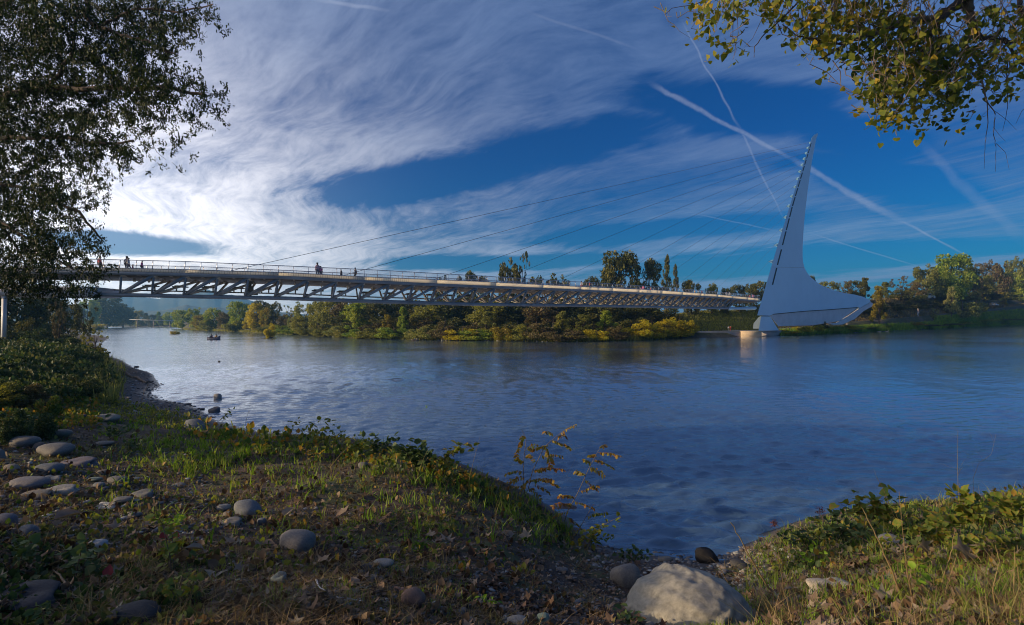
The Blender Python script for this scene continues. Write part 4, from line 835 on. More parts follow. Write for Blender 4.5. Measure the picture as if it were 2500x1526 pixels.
# waterside shrubs
ws = [(725, 792, 56, 't_green', "green rounded shrub at the waterline under the airy pale tree"), (762, 788, 60, 't_olive', "olive shrub at the waterline next to the green rounded one"), (800, 786, 60, 't_olive', "second olive waterline shrub before the tall green one"), (835, 782, 60, 't_pale', "pale olive round shrub at the waterline"),
      (868, 742, 60, 't_green', "tall bright green waterside tree reaching the truss"), (880, 792, 56, 't_green', "low green shrub below the tall bright green waterside tree"), (915, 785, 64, 't_olive', "grey-olive shrub with a domed top at the waterline"), (948, 770, 40, 't_orange', "thin ochre shrub between olive and green ones"),
      (962, 782, 56, 't_green', "fresh green leafy shrub before the tall green sapling"), (985, 752, 34, 't_green', "tall narrow green sapling standing out of the shade"), (1020, 786, 50, 't_pale', "pale green domed shrub beside the second small boat"), (1045, 792, 60, 't_pale', "broad pale olive shrub behind the second small boat"),
      (1085, 778, 54, 't_brown', "twiggy brown shrub in the middle of the waterside row"), (1130, 785, 62, 't_yellow', "yellow-green spreading willow shrub at the waterline"), (1165, 788, 60, 't_green', "green half of the spreading willow clump"), (1190, 762, 46, 't_olive', "upright olive shrub behind the spreading willow"),
      (1235, 778, 50, 't_orange', "orange-topped shrub by the driftwood heap"), (1250, 800, 34, 't_green', "small lime green shrub by the driftwood heap"), (1285, 785, 60, 't_olive', "dull olive shrub after the orange-topped one"), (1325, 782, 66, 't_brown', "brown-green broad shrub in the waterside row"),
      (1372, 762, 40, 't_olive', "upright yellowish olive shrub in shade"), (1385, 800, 70, 't_brown', "low purplish brown bramble heap at the waterline"), (1425, 770, 52, 't_olive', "olive shrub before the yellow willow group"), (1458, 788, 44, 't_yellow', "small yellow shrub standing apart from the yellow willow group"),
      (1480, 760, 50, 't_green', "dark green upright shrub behind the yellow willow group"), (1505, 790, 44, 't_brown', "brown shrub touching the yellow willow group")]
for px, yt, wd, mm, lb in ws:
    T_('waterside_shrub', px, yt, wd * 1.2, 1.3 if yt > 775 else 5.0, 'bush' if yt > 775 else 'tall', mm, lb, 'shrub' if 'tree' not in lb else 'tree', group=GS)
for px, yt, wd, lb in [(1560, 772, 60, "yellow willow shrub, first and widest of the bright group"), (1592, 766, 46, "yellow willow shrub in the middle of the bright group"), (1625, 766, 50, "yellow willow shrub with a split top in the bright group"), (1658, 757, 54, "tallest yellow-orange willow shrub ending the bright group"), (1683, 776, 34, "small dull yellow shrub by the low concrete wall")]:
    T_('yellow_willow', px, yt, wd * 1.2, 2.0, 'bush', 't_yellow', lb, 'shrub', group="bright yellow willows at the far waterline")
for px, yt, wd, mm, dy_, lb in [(1922, 803, 50, 't_yellow', 3, "low yellow-green shrub at the water before the pylon wall"), (1955, 787, 34, 't_yellow', 4, "upright yellow shrub before the pylon wall"), (1985, 786, 34, 't_yellow', 5, "yellow shrub beside the dark rounded bush by the pylon"), (2003, 780, 28, 't_dark', 7, "dark rounded bush behind the yellow shrubs by the pylon"),
                                (2030, 797, 40, 't_green', 3, "low green shrub past the dark rounded bush"), (2075, 792, 44, 't_yellow', 4, "yellow-green shrub below the cream bollard"), (2120, 798, 50, 't_olive', 5, "flat olive shrub under the lone orange-green tree"), (2160, 795, 30, 't_olive', 6, "small flat olive shrub past the lone tree"),
                                (2232, 783, 40, 't_orange', 5, "dry ochre shrub on the grassy point"), (2262, 790, 60, 't_dark', 4, "dark green low shrub under the silvery willow"), (2310, 788, 60, 't_dark', 4, "second dark low shrub under the silvery willow"), (2345, 785, 50, 't_green', 4, "green low shrub at the waterline past the willow"),
                                (2400, 778, 70, 't_green', 5, "long green grassy shrub below the saplings"), (2450, 776, 70, 't_olive', 5, "olive grassy shrub below the larger sapling"), (2500, 774, 70, 't_green', 5, "green grassy shrub at the photo's edge by the water")]:
    T_('bank_shrub', px, yt, wd * 1.25, dy_, 'bush', mm, lb, 'shrub', group="low shrubs on the near edge of the park", trunk=False)
# reeds and far-bank grass as ground cover
def grass_far(name, n, px0, px1, d0, d1, h0, h1, m_, seed, w_=.12):
    rng = np.random.default_rng(seed); px = rng.uniform(px0, px1, n); d = rng.uniform(d0, d1, n); Y = shore(px) + d; x = ray(px, 780)[0] * Y; z = HF(px, d)
    h = rng.uniform(h0, h1, n); a = rng.uniform(0, 6.28, n); lx = rng.normal(0, .25, n) * h; ly = rng.normal(0, .25, n) * h; ww = w_ * rng.uniform(.6, 1.4, n)
    p = np.stack([x, Y, z - .05], 1); q = np.stack([np.cos(a) * ww, np.sin(a) * ww, 0 * a], 1); tp = p + np.stack([lx, ly, h], 1)
    V = np.stack([p - q, p + q, tp], 1).reshape(-1, 3); tag(link(name, mk(name, V, [np.arange(n * 3).reshape(-1, 3)], m_)), kind='stuff')
grass_far("grass", 16000, 1905, 2300, .1, 6.5, .5, 1.6, M['grass'], 3)
grass_far("grass", 26000, 2280, 2700, .1, 11, .4, 1.3, M['grass'], 4, .2)
grass_far("grass", 9000, 2090, 2330, 30, 50, .6, 1.6, M['drygrass'], 5, .2)
grass_far("grass", 9000, 1640, 1890, 19, 46, .4, .9, M['t_olive'], 6, .2)
grass_far("grass", 9000, 1900, 2640, 18, 30, .3, .8, M['drygrass'], 7, .2)
grass_far("grass", 14000, 437, 1680, -.1, 2.0, .5, 1.6, M['t_olive'], 8, .12)
# willow and scrub islets standing in the river
def islet(px, yb, ytop, wd, m_, lb, st='bush'):
    p = G(px, yb, 0.0); Y = p.y; o = MB(); th_ = np.linspace(0, 6.28, 13)[:-1]; r = wd * Y / F * .42
    V = [(p.x, Y, .35)] + [(p.x + r * math.cos(a) * .9, Y + r * math.sin(a), -.15) for a in th_]
    e = T_('river_islet', px, ytop, wd, 0, st, m_, lb, 'shrub', Yabs=Y, base=.1)
    o.add(np.array(V) - np.array(p) - np.array([0, 0, .1]), [(0, 1 + i, 1 + (i + 1) % 12) for i in range(12)]); o.build("mud_bank", M['bark'], e)
islet(226, 806, 783, 52, 't_yellow', "yellow-green shrub islet in the river near the sapling", 'bush')
islet(427, 816, 804, 22, 't_yellow', "tiny shrub-topped islet in mid river")
islet(660, 824, 783, 28, 't_yellow', "slanting yellow-green willow standing in the water")
# low bridge far upstream
o = MB(); a, b2 = P(318, 780.3, 690), P(432, 783.0, 690); o.beam(a, b2, 3, .5); 
lb = tag(empty("road_bridge", (0, 0, 0)), "low pale road bridge crossing the river at the distant bend", "bridge"); o.build("deck", M['white2'], lb)
for f in (.15, .5, .85): p = a.lerp(b2, f); o = MB(); o.beam(p - Vector((0, 0, .3)), Vector((p.x, p.y, -1)), .8, .8); o.build("pier", M['steel_dark'], lb)

# ------------------------------------------------------------------ growth of the near bank below the approach deck
for px, yt, wd, Y, st, mm, lb in [(40, 700, 130, 95, 'round', 't_dark', "black-green tree filling the shade behind the support column"), (110, 722, 110, 105, 'round', 't_dark', "dark tree under the approach girder"), (-60, 690, 150, 90, 'round', 't_dark', "dark tree outside the approach girder shade"),
                                  (165, 728, 70, 120, 'oak', 't_dark', "dark ragged tree hanging over the thin sapling"), (205, 742, 60, 112, 'wispy', 't_dark', "dark drooping conifer-like bough tree over the river"), (75, 765, 90, 80, 'bush', 't_dark', "dark bush at the foot of the shaded trees"),
                                  (0, 760, 90, 75, 'bush', 't_dark', "dark bush behind the white support column"), (118, 772, 60, 92, 'bush', 'ivy', "dark green bush where the bank meets the river")]:
    T_('bank_tree', px, yt, wd, 0, st, mm, lb, 'tree' if 'tree' in lb else 'shrub', Yabs=Y, base=None, group="shaded growth under the approach deck")
def near_bush(px, yt, wd, Y, mm, lb, st='bush', kind='bramble_bush', trunk=False, group="bramble bushes on the grassy bank"):
    return T_(kind, px, yt, wd, 0, st, mm, lb, 'shrub', Yabs=Y, group=group, trunk=trunk)
near_bush(95, 792, 110, 62, 'ivy', "bright-edged green bush crowning the bramble bank")
near_bush(20, 800, 110, 55, 't_dark', "shaggy grey-green bush topmost on the bramble bank")
near_bush(160, 815, 90, 55, 'ivy', "dark bush leading down from the crown of the bramble bank to the beach")
near_bush(60, 830, 130, 44, 'ivy', "wide dark bramble bush in the middle of the bank")
near_bush(-20, 838, 120, 38, 't_dark', "dark bramble bush cut by the photo's edge")
near_bush(205, 838, 80, 48, 'ivy', "dark bramble bush above the narrow beach")
near_bush(130, 858, 120, 36, 'ivy', "large dark bramble bush over the stony ground")
near_bush(225, 868, 70, 38, 'ivy', "bramble bush nearest the beach with a steep edge")
near_bush(30, 872, 130, 30, 'ivy', "low bramble bush above the grey cobbles")
near_bush(190, 905, 100, 28, 'ivy', "lowest rounded bramble bush beside the tall grass tuft")
near_bush(80, 925, 110, 23, 't_brown', "brown-shadowed scrub bush over the cobbles")
near_bush(-10, 915, 120, 22, 't_olive', "olive scrub bush at the photo's edge over the cobbles")
near_bush(120, 935, 60, 20, 'bramble', "small yellowish bramble clump above the cobbles")
near_bush(100, 975, 80, 15.5, 'ivy', "low leafy clump of long dark leaves among cobbles")
near_bush(30, 985, 80, 14.5, 'ivy', "low leafy clump beside the outermost cobble")
T_('bare_sapling', 143, 735, 44, 0, 'wispy', 't_brown', "thin bare pale-barked sapling at the river edge", 'tree', Yabs=84)
T_('leafy_sapling', 232, 802, 66, 0, 'wispy', 't_olive', "sparse twiggy shrub reaching out over the bright water", 'shrub', Yabs=58)
# ------------------------------------------------------------------ foreground: stones
rk, t, b = mat("river_stone")
co = t.new("ShaderNodeTexCoord").outputs["Object"]; oi = t.new("ShaderNodeObjectInfo"); ocol = oi.outputs["Color"]
n1 = t.noise(co, 1.2, 5, .6); n2 = t.noise(co, 9, 8, .7); n3 = t.noise(co, 70, 3, .7)
at_ = t.new("ShaderNodeAttribute"); at_.attribute_name = "vein"
vo = t.new("ShaderNodeTexVoronoi"); t.l.new(co, vo.inputs["Vector"]); vo.inputs["Scale"].default_value = 5
c = t.mix(1.0, ocol, t.ramp(n1, [(.3, (.75, .76, .8)), (.7, (1.2, 1.15, 1.05))]), 'MULTIPLY')
c = t.mix(1.0, c, t.ramp(n2, [(.35, (.72, .72, .72)), (.6, (1.15, 1.15, 1.15))]), 'MULTIPLY')
c = t.mix(t.sstep(n3, .64, .74), c, (.03, .03, .035, 1)); c = t.mix(t.sstep(n2, .66, .8), c, (.22, .20, .14, 1))
c = t.mix(at_.outputs["Fac"], c, (.40, .34, .22, 1))
t.put(b.inputs["Base Color"], c); t.put(b.inputs["Roughness"], t.sstep(n1, .3, .7, .6, .85)); b.inputs["Specular IOR Level"].default_value = .3
bn = t.new("ShaderNodeBump"); bn.inputs["Strength"].default_value = .5; bn.inputs["Distance"].default_value = .03; t.put(bn.inputs["Height"], t.m('ADD', n2, t.m('MULTIPLY', n3, .3))); t.l.new(bn.outputs[0], b.inputs["Normal"])
def rockmesh(seed, sub=4, rough=.10, flat=.0, bulk=2.3):
    bm = bmesh.new(); bmesh.ops.create_icosphere(bm, subdivisions=sub, radius=1.0); rng = np.random.default_rng(seed)
    co_ = np.array([v.co[:] for v in bm.verts]); 
    p = np.abs(co_) ** bulk; co_ = co_ / (p.sum(1, keepdims=True) ** (1 / bulk))
    ks = rng.normal(0, 1, (7, 3)) * 1.5; ph = rng.uniform(0, 6.28, 7); am = rough / (1 + np.linalg.norm(ks, axis=1))
    d = (np.sin(co_ @ ks.T + ph) * am * 2.0).sum(1); ks2 = rng.normal(0, 1, (8, 3)) * 5; d += (np.sin(co_ @ ks2.T + rng.uniform(0, 6.28, 8)) * rough * .06).sum(1)
    co_ *= (1 + d)[:, None]; co_[:, 0] *= 1 + .12 * co_[:, 2]
    if flat: co_[:, 2] = np.where(co_[:, 2] > 1 - flat, 1 - flat + (co_[:, 2] - 1 + flat) * .3, co_[:, 2])
    for v, q in zip(bm.verts, co_): v.co = q
    me = bpy.data.meshes.new("stone"); bm.to_mesh(me); bm.free(); me.materials.append(rk); me.polygons.foreach_set("use_smooth", np.ones(len(me.polygons), bool)); return me
RK = [rockmesh(s_, 3, r_, f_, b_) for s_, r_, f_, b_ in ((1, .18, 0, 2.2), (2, .24, 0, 2.5), (3, .14, 0, 2.1), (4, .32, .06, 2.9), (5, .22, 0, 2.3), (6, .40, .08, 2.7))]
def stone(px, pyb, wpx, hpx, label, col=(.20, .21, .23), v=None, group="loose stones on the bank", name="stone", cat="stone", tilt=0.0, water=False, rz=None, dk=.8):
    """px, pyb: the foot of the stone in the photo"""
    p = G(px, pyb, 0.0) if water else hit1(px, pyb); Y = p.y; w_ = wpx * Y / F / 2 * .92; h_ = hpx * Y / F * .92
    rr = random.Random(int(px * 13 + pyb)); me = RK[v if v is not None else rr.randrange(6)]
    o = link(name, me, None, (p.x * (1 + w_ * dk * .5 / Y), Y + w_ * dk * .5, p.z + h_ * .15), (tilt * .4, tilt, rr.uniform(-.3, .3) if rz is None else rz), (w_, w_ * dk, h_ * .60))
    o.color = tuple(c_ * 1.0 for c_ in col) + (1,); return tag(o, label, cat, group)
GREY, BLUE, TAN, RED, PALE, DK = (.17, .165, .16), (.15, .165, .185), (.21, .185, .155), (.20, .13, .105), (.29, .28, .265), (.07, .07, .075)
ST = [(722, 1343, 95, 54, "smooth egg-shaped tan grey cobble lying alone on dark soil", (.22, .20, .185), 2), (614, 1256, 74, 38, "blue-grey cobble with a pale diagonal vein", BLUE, 4), (545, 1249, 36, 19, "small tilted oval pebble touching the veined blue-grey cobble", PALE, 0), (556, 1262, 26, 13, "brownish small pebble under the tilted oval pebble", TAN, 0),
      (575, 1284, 50, 22, "dark wedge stone with a light flat face below the veined cobble", GREY, 3), (639, 1281, 22, 18, "round blue pebble below the veined cobble", BLUE, 0), (1012, 1482, 64, 46, "reddish brown rounded cobble near the photo's lower edge", RED, 1), (977, 1451, 34, 26, "smaller reddish stone up against the reddish cobble", RED, 5),
      (690, 1424, 36, 34, "squarish green-blue stone among litter", (.15, .19, .19), 3), (936, 1386, 52, 18, "flat long grey-green pebble with a group of small stones", PALE, 0), (897, 1398, 34, 20, "dark slanting pebble beneath the flat grey-green one", DK, 1), (882, 1404, 22, 12, "small dark pebble beside the slanting one", DK, 0), (912, 1412, 20, 10, "little oval pale pebble beneath the slanting one", PALE, 0),
      (1268, 1528, 56, 20, "pale flat stone half out of the lower edge", PALE, 1), (1325, 1520, 32, 26, "mint green rounded pebble at the lower edge", (.22, .30, .25), 2), (1235, 1520, 18, 14, "small blue-grey pebble beside the pale flat stone", BLUE, 0),
      (60, 1092, 74, 30, "long low grey cobble with a warm lit end", GREY, 0), (100, 1100, 42, 22, "dark blue cobble squeezed behind two larger cobbles", DK, 4), (147, 1114, 86, 32, "broad grey cobble in the middle of the cobble group", GREY, 1), (208, 1138, 72, 22, "purplish long stone sloping down from the broad grey cobble", (.16, .14, .16), 3),
      (117, 1153, 66, 24, "oval blue-grey cobble with a smooth pale top", BLUE, 2), (34, 1152, 42, 20, "tan-sided small cobble beside the oval blue-grey one", TAN, 4), (130, 1172, 42, 20, "pale angular stone rising from moss", PALE, 5), (70, 1196, 96, 30, "long brown-blue boulder with a warm lit end", (.18, .17, .18), 0), (163, 1205, 66, 18, "pale stone sloping away from the long brown-blue boulder", PALE, 3),
      (100, 1213, 66, 14, "flat brown stone under the long brown-blue boulder", TAN, 1), (284, 1179, 48, 18, "oval grey-green pebble beside two small blue ones", GREY, 2), (242, 1191, 30, 13, "blue flat pebble below the oval grey-green one", BLUE, 0), (232, 1176, 32, 10, "thin green flat pebble by the oval grey-green one", (.2, .24, .2), 0),
      (200, 1165, 30, 18, "dark domed pebble upright in the litter", DK, 4), (250, 1158, 28, 12, "tan pebble behind the oval grey-green one", TAN, 2), (360, 1211, 46, 18, "curved grey stone leaning behind a yellow leaf", GREY, 3), (265, 1240, 52, 18, "whitish rough flat stone", (.5, .49, .46), 5), (300, 1228, 46, 15, "long smooth grey pebble behind the whitish rough stone", GREY, 0),
      (68, 1312, 50, 36, "rounded blue-grey cobble among leaves near the photo's edge", BLUE, 2), (16, 1290, 52, 40, "brown-blue cobble cut by the photo's edge", (.17, .16, .18), 0), (236, 1340, 46, 24, "whitish cobble beside dark green leaves", (.45, .45, .46), 2), (0, 1122, 34, 28, "grey-green cobble cut by the photo's edge, under the long low one", GREY, 4),
      (26, 1060, 50, 18, "dark cobble farthest up at the photo's edge", DK, 1), (148, 1068, 50, 20, "dull brown cobble behind the cobble group", TAN, 0), (268, 1030, 66, 20, "wide low stone half sunk in grass with a lit upper edge", (.22, .21, .18), 1), (166, 1028, 22, 14, "little blue pebble under the leafy clump", BLUE, 0), (202, 1024, 24, 14, "little dark pebble under the leafy clump", DK, 0),
      (256, 1087, 44, 10, "thin long grey stone lying by itself in litter", GREY, 0), (482, 1052, 58, 34, "blue domed stone in the grass at the bank edge", BLUE, 4), (95, 1482, 150, 54, "dark slab-like rock at the lower photo edge", (.05, .05, .06), 3), (340, 1526, 120, 50, "dark smooth rock in deep shade at the lower edge", (.045, .045, .05), 1),
      (1525, 1432, 78, 60, "dull round grey-brown boulder behind the giant boulder", (.22, .20, .18), 2), (1556, 1422, 26, 26, "blue-grey stone wedged by the round grey-brown boulder", BLUE, 4), (1558, 1440, 34, 20, "dark stone in the gap between two boulders", DK, 1), (2022, 1444, 106, 38, "cream and grey blotched boulder among dry grass", (.42, .38, .32), 5), (2186, 1330, 60, 26, "grey stone on the grassy rim above the water", (.26, .25, .24), 3),
      (1398, 1260, 60, 30, "brown stone under the rusty-leaved sapling", (.12, .09, .08), 3), (1700, 1352, 20, 12, "small stone at the water's edge beside the black wet rock", GREY, 0), (1625, 1372, 34, 12, "flat brown pebble on the shingle before the giant boulder", TAN, 0), (1372, 1398, 30, 12, "pale flat stone on the shaded slope", GREY, 0),
      (885, 1142, 26, 16, "grey pebble under brambles at the bank edge", GREY, 2), (1330, 1210, 44, 20, "brown-red stone at the root of the sapling", (.12, .09, .085), 4), (330, 1265, 32, 14, "small grey stone in green grass", GREY, 0), (440, 1190, 34, 12, "flat pebble in the litter near the middle grass", GREY, 1), (1810, 1386, 46, 20, "dark stone on the shingle behind the giant boulder", DK, 4)]
for q in ST: stone(*q[:4], q[4], q[5], q[6])
stone(1733, 1376, 60, 42, "black wet boulder at the water's edge", (.012, .012, .015), 4, None, "boulder", "boulder", dk=.7)
stone(530, 974, 20, 16, "grey pointed rock standing in the water, the farther of two", (.26, .25, .24), 2, "two rocks standing in the river", "rock", "rock", water=True)
stone(530, 1007, 25, 20, "dark squarish rock standing in the water, the nearer of two", (.10, .10, .12), 3, "two rocks standing in the river", "rock", "rock", water=True)
for px, py, wd, lb in [(286, 886, 10, "small dark rock just off the beach, farther one"), (333, 897, 11, "small dark rock in the water off the beach"), (535, 884, 6, "tiny dark rock alone in the glittering water"), (494, 1000, 12, "flat dark rock at the beach tip"), (460, 988, 16, "flat dark rock at the waterline of the beach")]:
    stone(px, py, wd, 4, lb, DK, 0, "small rocks off the beach", "rock", "rock", water=True)
# the giant boulder
me = rockmesh(21, 6, .12, 0, 2.35); cs_ = np.empty(len(me.vertices) * 3, np.float32); me.vertices.foreach_get("co", cs_); cs_ = cs_.reshape(-1, 3)
def seg(p, a, b):
    a, b = np.array(a), np.array(b); d = b - a; t_ = np.clip(((p - a) @ d) / (d @ d), 0, 1); return np.linalg.norm(p - a - t_[:, None] * d, axis=1)
pq = cs_[:, [0, 2]].copy(); fr = cs_[:, 1] < .3; vein = np.zeros(len(cs_)); jit = (vnoise(cs_[:, 0] + 3 * cs_[:, 1], cs_[:, 2] - 2 * cs_[:, 1], 7, 5) - .5)[:, None] * .10; pq = pq + jit
for a, b_, h_, w_ in [((.22, .80), (-.05, .62), .05, .05), ((-.05, .62), (-.30, .30), .095, .045), ((-.30, .30), (-.40, .02), .08, .05), ((-.08, .55), (-.02, .30), .06, .04), ((-.02, .30), (-.28, .05), .07, .045), ((-1.0, .1), (-.5, .28), .05, .10), ((-.55, .25), (-.28, .05), .05, .08)]:
    d = seg(pq, a, b_); vein = np.maximum(vein, fr * np.exp(-(d / (w_ * .8)) ** 2)); cs_ *= (1 + fr * h_ * np.exp(-(d / w_) ** 2))[:, None]
for a, r_, h_ in [((-.17, .28), .06, -.16), ((-.55, .40), .14, -.05), ((.45, .45), .2, -.03), ((.2, .1), .15, -.03)]:
    d = np.linalg.norm(pq - np.array(a), axis=1); cs_ *= (1 + fr * h_ * np.exp(-(d / r_) ** 2))[:, None]
cs_[:, 2] -= np.clip(cs_[:, 0] - .05, 0, 1) ** 1.6 * .62; cs_[:, 2] -= np.clip(-.35 - cs_[:, 0], 0, 1) ** 1.5 * .5; cs_ += (cs_ / (np.linalg.norm(cs_, axis=1, keepdims=True) + 1e-6)) * (((vnoise(cs_[:, 0] * 2 + cs_[:, 1], cs_[:, 2] * 2, 2.2, 8) - .5) * .10 + (vnoise(cs_[:, 0] * 3, cs_[:, 2] * 3 + cs_[:, 1], 5, 9) - .5) * .05)[:, None])
me.vertices.foreach_set("co", cs_.ravel()); me.update(); va = me.attributes.new("vein", 'FLOAT', 'POINT'); va.data.foreach_set("value", (vein * .9).astype(np.float32))
p = hit1(1712, 1526); k = p.y / F
bo = link("boulder", me, None, (p.x + .02, p.y + .25, p.z - .14), (0, 0, .1), (172 * k, 120 * k, 132 * k)); bo.color = (.29, .28, .245, 1)
tag(bo, "giant rounded pale boulder with raised veins at the lower edge by the water", "boulder")
# ------------------------------------------------------------------ pebbles
def region(n, seed, x0, x1, y0, y1): rng = np.random.default_rng(seed); return rng.uniform(x0, x1, n), rng.uniform(y0, y1, n), rng
def icos():
    bm = bmesh.new(); bmesh.ops.create_icosphere(bm, subdivisions=2, radius=1); V = np.array([v.co[:] for v in bm.verts]); Fa = np.array([[v.index for v in f.verts] for f in bm.faces]); bm.free(); return V, Fa
IC = icos()
pm, t, b = mat("pebbles"); ri = t.new("ShaderNodeNewGeometry").outputs["Random Per Island"]
t.put(b.inputs["Base Color"], t.ramp(ri, [(0, (.05, .045, .045)), (.25, (.12, .10, .09)), (.5, (.15, .15, .16)), (.75, (.20, .16, .13)), (.93, (.26, .27, .26)), (1, (.38, .37, .35))])); b.inputs["Roughness"].default_value = .75
def pebbles(n, seed, x0, x1, y0, y1, s0, s1, fn=None, name="pebbles", zmax=9):
    px, py, rng = region(n, seed, x0, x1, y0, y1); x, y, z, ok = hit(px, py); ok &= z < zmax; 
    if fn is not None: ok &= rng.uniform(0, 1, n) < fn(px, py, x, y)
    x, y, z = x[ok], y[ok], z[ok]; m_ = len(x); s_ = np.exp(rng.uniform(math.log(s0), math.log(s1), m_)) ; sc = np.stack([s_ * rng.uniform(.8, 1.5, m_), s_, s_ * rng.uniform(.35, .7, m_)], 1)
    V, Fa = scatter(IC[0], IC[1], np.stack([x, y, z + s_ * .15], 1), rotmats(rng, m_, tilt=.3), sc); tag(link(name, mk(name, V, [Fa], pm, True)), kind='stuff')
pebbles(2600, 31, -100, 2600, 1040, 1560, .012, .045, lambda px, py, x, y: .25 + .75 * (vnoise(x, y, .9, 7) > .5))
pebbles(1800, 32, 480, 1560, 1370, 1560, .010, .032)
pebbles(1600, 33, 1440, 1960, 1335, 1450, .015, .06, zmax=.9)
pebbles(2600, 34, 220, 560, 868, 1020, .03, .11, zmax=.9)
pebbles(900, 35, -50, 520, 1080, 1340, .018, .055)
# ------------------------------------------------------------------ leaf litter
def litter(n, seed, x0, x1, y0, y1, s0, s1, m_, tpl, tilt=.6, fn=None, name="leaf_litter", lift=.01):
    px, py, rng = region(n, seed, x0, x1, y0, y1); x, y, z, ok = hit(px, py); ok &= (z > .12) & (y < 40)
    if fn is not None: ok &= rng.uniform(0, 1, n) < fn(px, py, x, y)
    x, y, z = x[ok], y[ok], z[ok]; k = len(x); V, Fa = scatter(tpl[0] * np.array([1, 1, 1.8]), tpl[1], np.stack([x, y, z + lift + rng.uniform(0, .02, k)], 1), rotmats(rng, k, tilt=tilt), rng.uniform(s0, s1, k))
    tag(link(name, mk(name, V, [Fa], m_)), kind='stuff')
litter(15000, 41, -150, 2650, 1030, 1570, .03, .085, M['litter'], OVAL)
litter(2600, 42, -150, 2650, 1080, 1570, .06, .13, M['litter'], LOBED, .7)
litter(2200, 43, 1800, 2700, 1250, 1560, .07, .16, M['fallen'], LOBED, .9)
litter(900, 44, -100, 1800, 1150, 1560, .05, .13, M['fallen'], LOBED, .8)
# single large fallen leaves
lrng = random.Random(5); LM = [mk("fallen_leaf", t_[0] * np.array([1, 1, 2.2]), [t_[1]], M['fallen']) for t_ in (LOBED, HEART, OVAL)]
FL = [(772, 1382, 40, 0, "pale green-grey lobed fallen leaf on bare dark soil", (0)), (690, 1268, 40, 2, "curled pinkish fallen leaf above the egg-shaped cobble", 0), (880, 1425, 38, 0, "brown lobed oak leaf on the dark soil", 0), (865, 1434, 36, 1, "pale green fallen leaf next to a thin white twig", 0), (530, 1405, 60, 1, "large pale green fallen leaf with ribs near the lower edge", 0),
      (575, 1330, 36, 0, "white-grey fallen leaf under small pebbles", 0), (640, 1335, 34, 2, "folded whitish fallen leaf with a yellow neighbour", 0), (1105, 1330, 50, 0, "pinkish-brown lobed leaf in the shaded grass", 0), (1285, 1325, 44, 0, "grey ribbed fallen leaf on the litter slope", 0), (1250, 1315, 34, 1, "pale fallen leaf on the litter slope beside the ribbed one", 0),
      (1225, 1290, 36, 0, "thin mint fallen leaf lying flat in shade", 0), (1180, 1320, 34, 0, "tan fallen leaf on the mossy bank", 0), (1040, 1310, 34, 0, "light tan lobed leaf by the moss patch", 0), (1955, 1455, 56, 1, "mint-white fallen leaf beside the blotched boulder", 0), (2190, 1475, 64, 0, "purplish brown fallen leaf in dry grass", 0), (2290, 1460, 50, 2, "curled grey-brown fallen leaf in dry grass", 0),
      (2370, 1385, 76, 0, "big upright tan fallen leaf caught in the grass", 1), (2350, 1465, 66, 1, "long silvery fallen leaf near the lower corner", 0), (2400, 1485, 50, 0, "orange-tan fallen leaf near the lower corner", 0), (2265, 1360, 50, 0, "pale tan leaf standing in green grass", 1), (2380, 1355, 44, 1, "white curled leaf on the grassy rim", 0), (2010, 1500, 44, 2, "brown curled leaf under the blotched boulder", 0),
      (1700, 1505, 34, 2, "small red-brown curled leaf before the giant boulder", 0), (100, 1395, 60, 1, "grey-green ribbed fallen leaf near the photo's corner", 0), (130, 1275, 70, 2, "long narrow tan dead leaf in the grass", 0), (500, 1350, 50, 2, "white folded leaf beside the red-leaved sprig", 0), (280, 1300, 40, 0, "pink-brown lobed leaf in the litter patch", 0), (820, 1265, 40, 0, "dull lobed leaf above the egg-shaped cobble", 0)]
for px, py, wd, kd, lb, up in FL:
    p = hit1(px, py); s_ = wd * p.y / F * .9; o = link("fallen_leaf", LM[kd], None, (p.x, p.y, p.z + .035), (lrng.uniform(-.3, .3) + (1.2 if up else .25), lrng.uniform(-.3, .3), lrng.uniform(0, 6.28) if not up else .3), (s_, s_, s_)); tag(o, lb, "leaf", "large fallen leaves on the bank")
# ------------------------------------------------------------------ grass
def grass(n, seed, x0, x1, y0, y1, h0, h1, m_, fn=None, wd=.006, lean=.35, name="grass", clump=0, seg_=3):
    px, py, rng = region(n, seed, x0, x1, y0, y1); x, y, z, ok = hit(px, py); ok &= (z > .16) & (y < 60)
    if fn is not None: ok &= rng.uniform(0, 1, n) < fn(px, py, x, y)
    x, y = x[ok], y[ok]
    if clump: x = np.repeat(x, clump) + rng.normal(0, .035, len(x) * clump); y = np.repeat(y, clump) + rng.normal(0, .035, len(y) * clump)
    z = Hg(x, y); k = len(x); h = rng.uniform(h0, h1, k); a = rng.uniform(0, 6.28, k); h = h * (.35 + 1.1 * vnoise(x, y, 3.0, seed)); la = rng.uniform(0, 6.28, k); ll = rng.uniform(.05, 1.6, k) * lean * h
    dist_ = np.hypot(x, y); ww = wd * rng.uniform(.6, 1.4, k) * np.clip(dist_ / 9, 1, 3)
    rows = []
    for i in range(seg_ + 1):
        f = i / seg_; c_ = np.stack([x + np.cos(la) * ll * f ** 2, y + np.sin(la) * ll * f ** 2, z - .01 + h * (f - .25 * f * f * (ll / h))], 1); q = np.stack([np.cos(a), np.sin(a), 0 * a], 1) * (ww * (1 - f * .95))[:, None]
        rows += [c_ - q, c_ + q]
    V = np.stack(rows, 1).reshape(-1, 3); Fa = np.concatenate([np.array([[2 * i, 2 * i + 1, 2 * i + 3, 2 * i + 2]]) for i in range(seg_)])[None] + (np.arange(k) * 2 * (seg_ + 1))[:, None, None]
    tag(link(name, mk(name, V, [Fa.reshape(-1, 4)], m_)), kind='stuff')
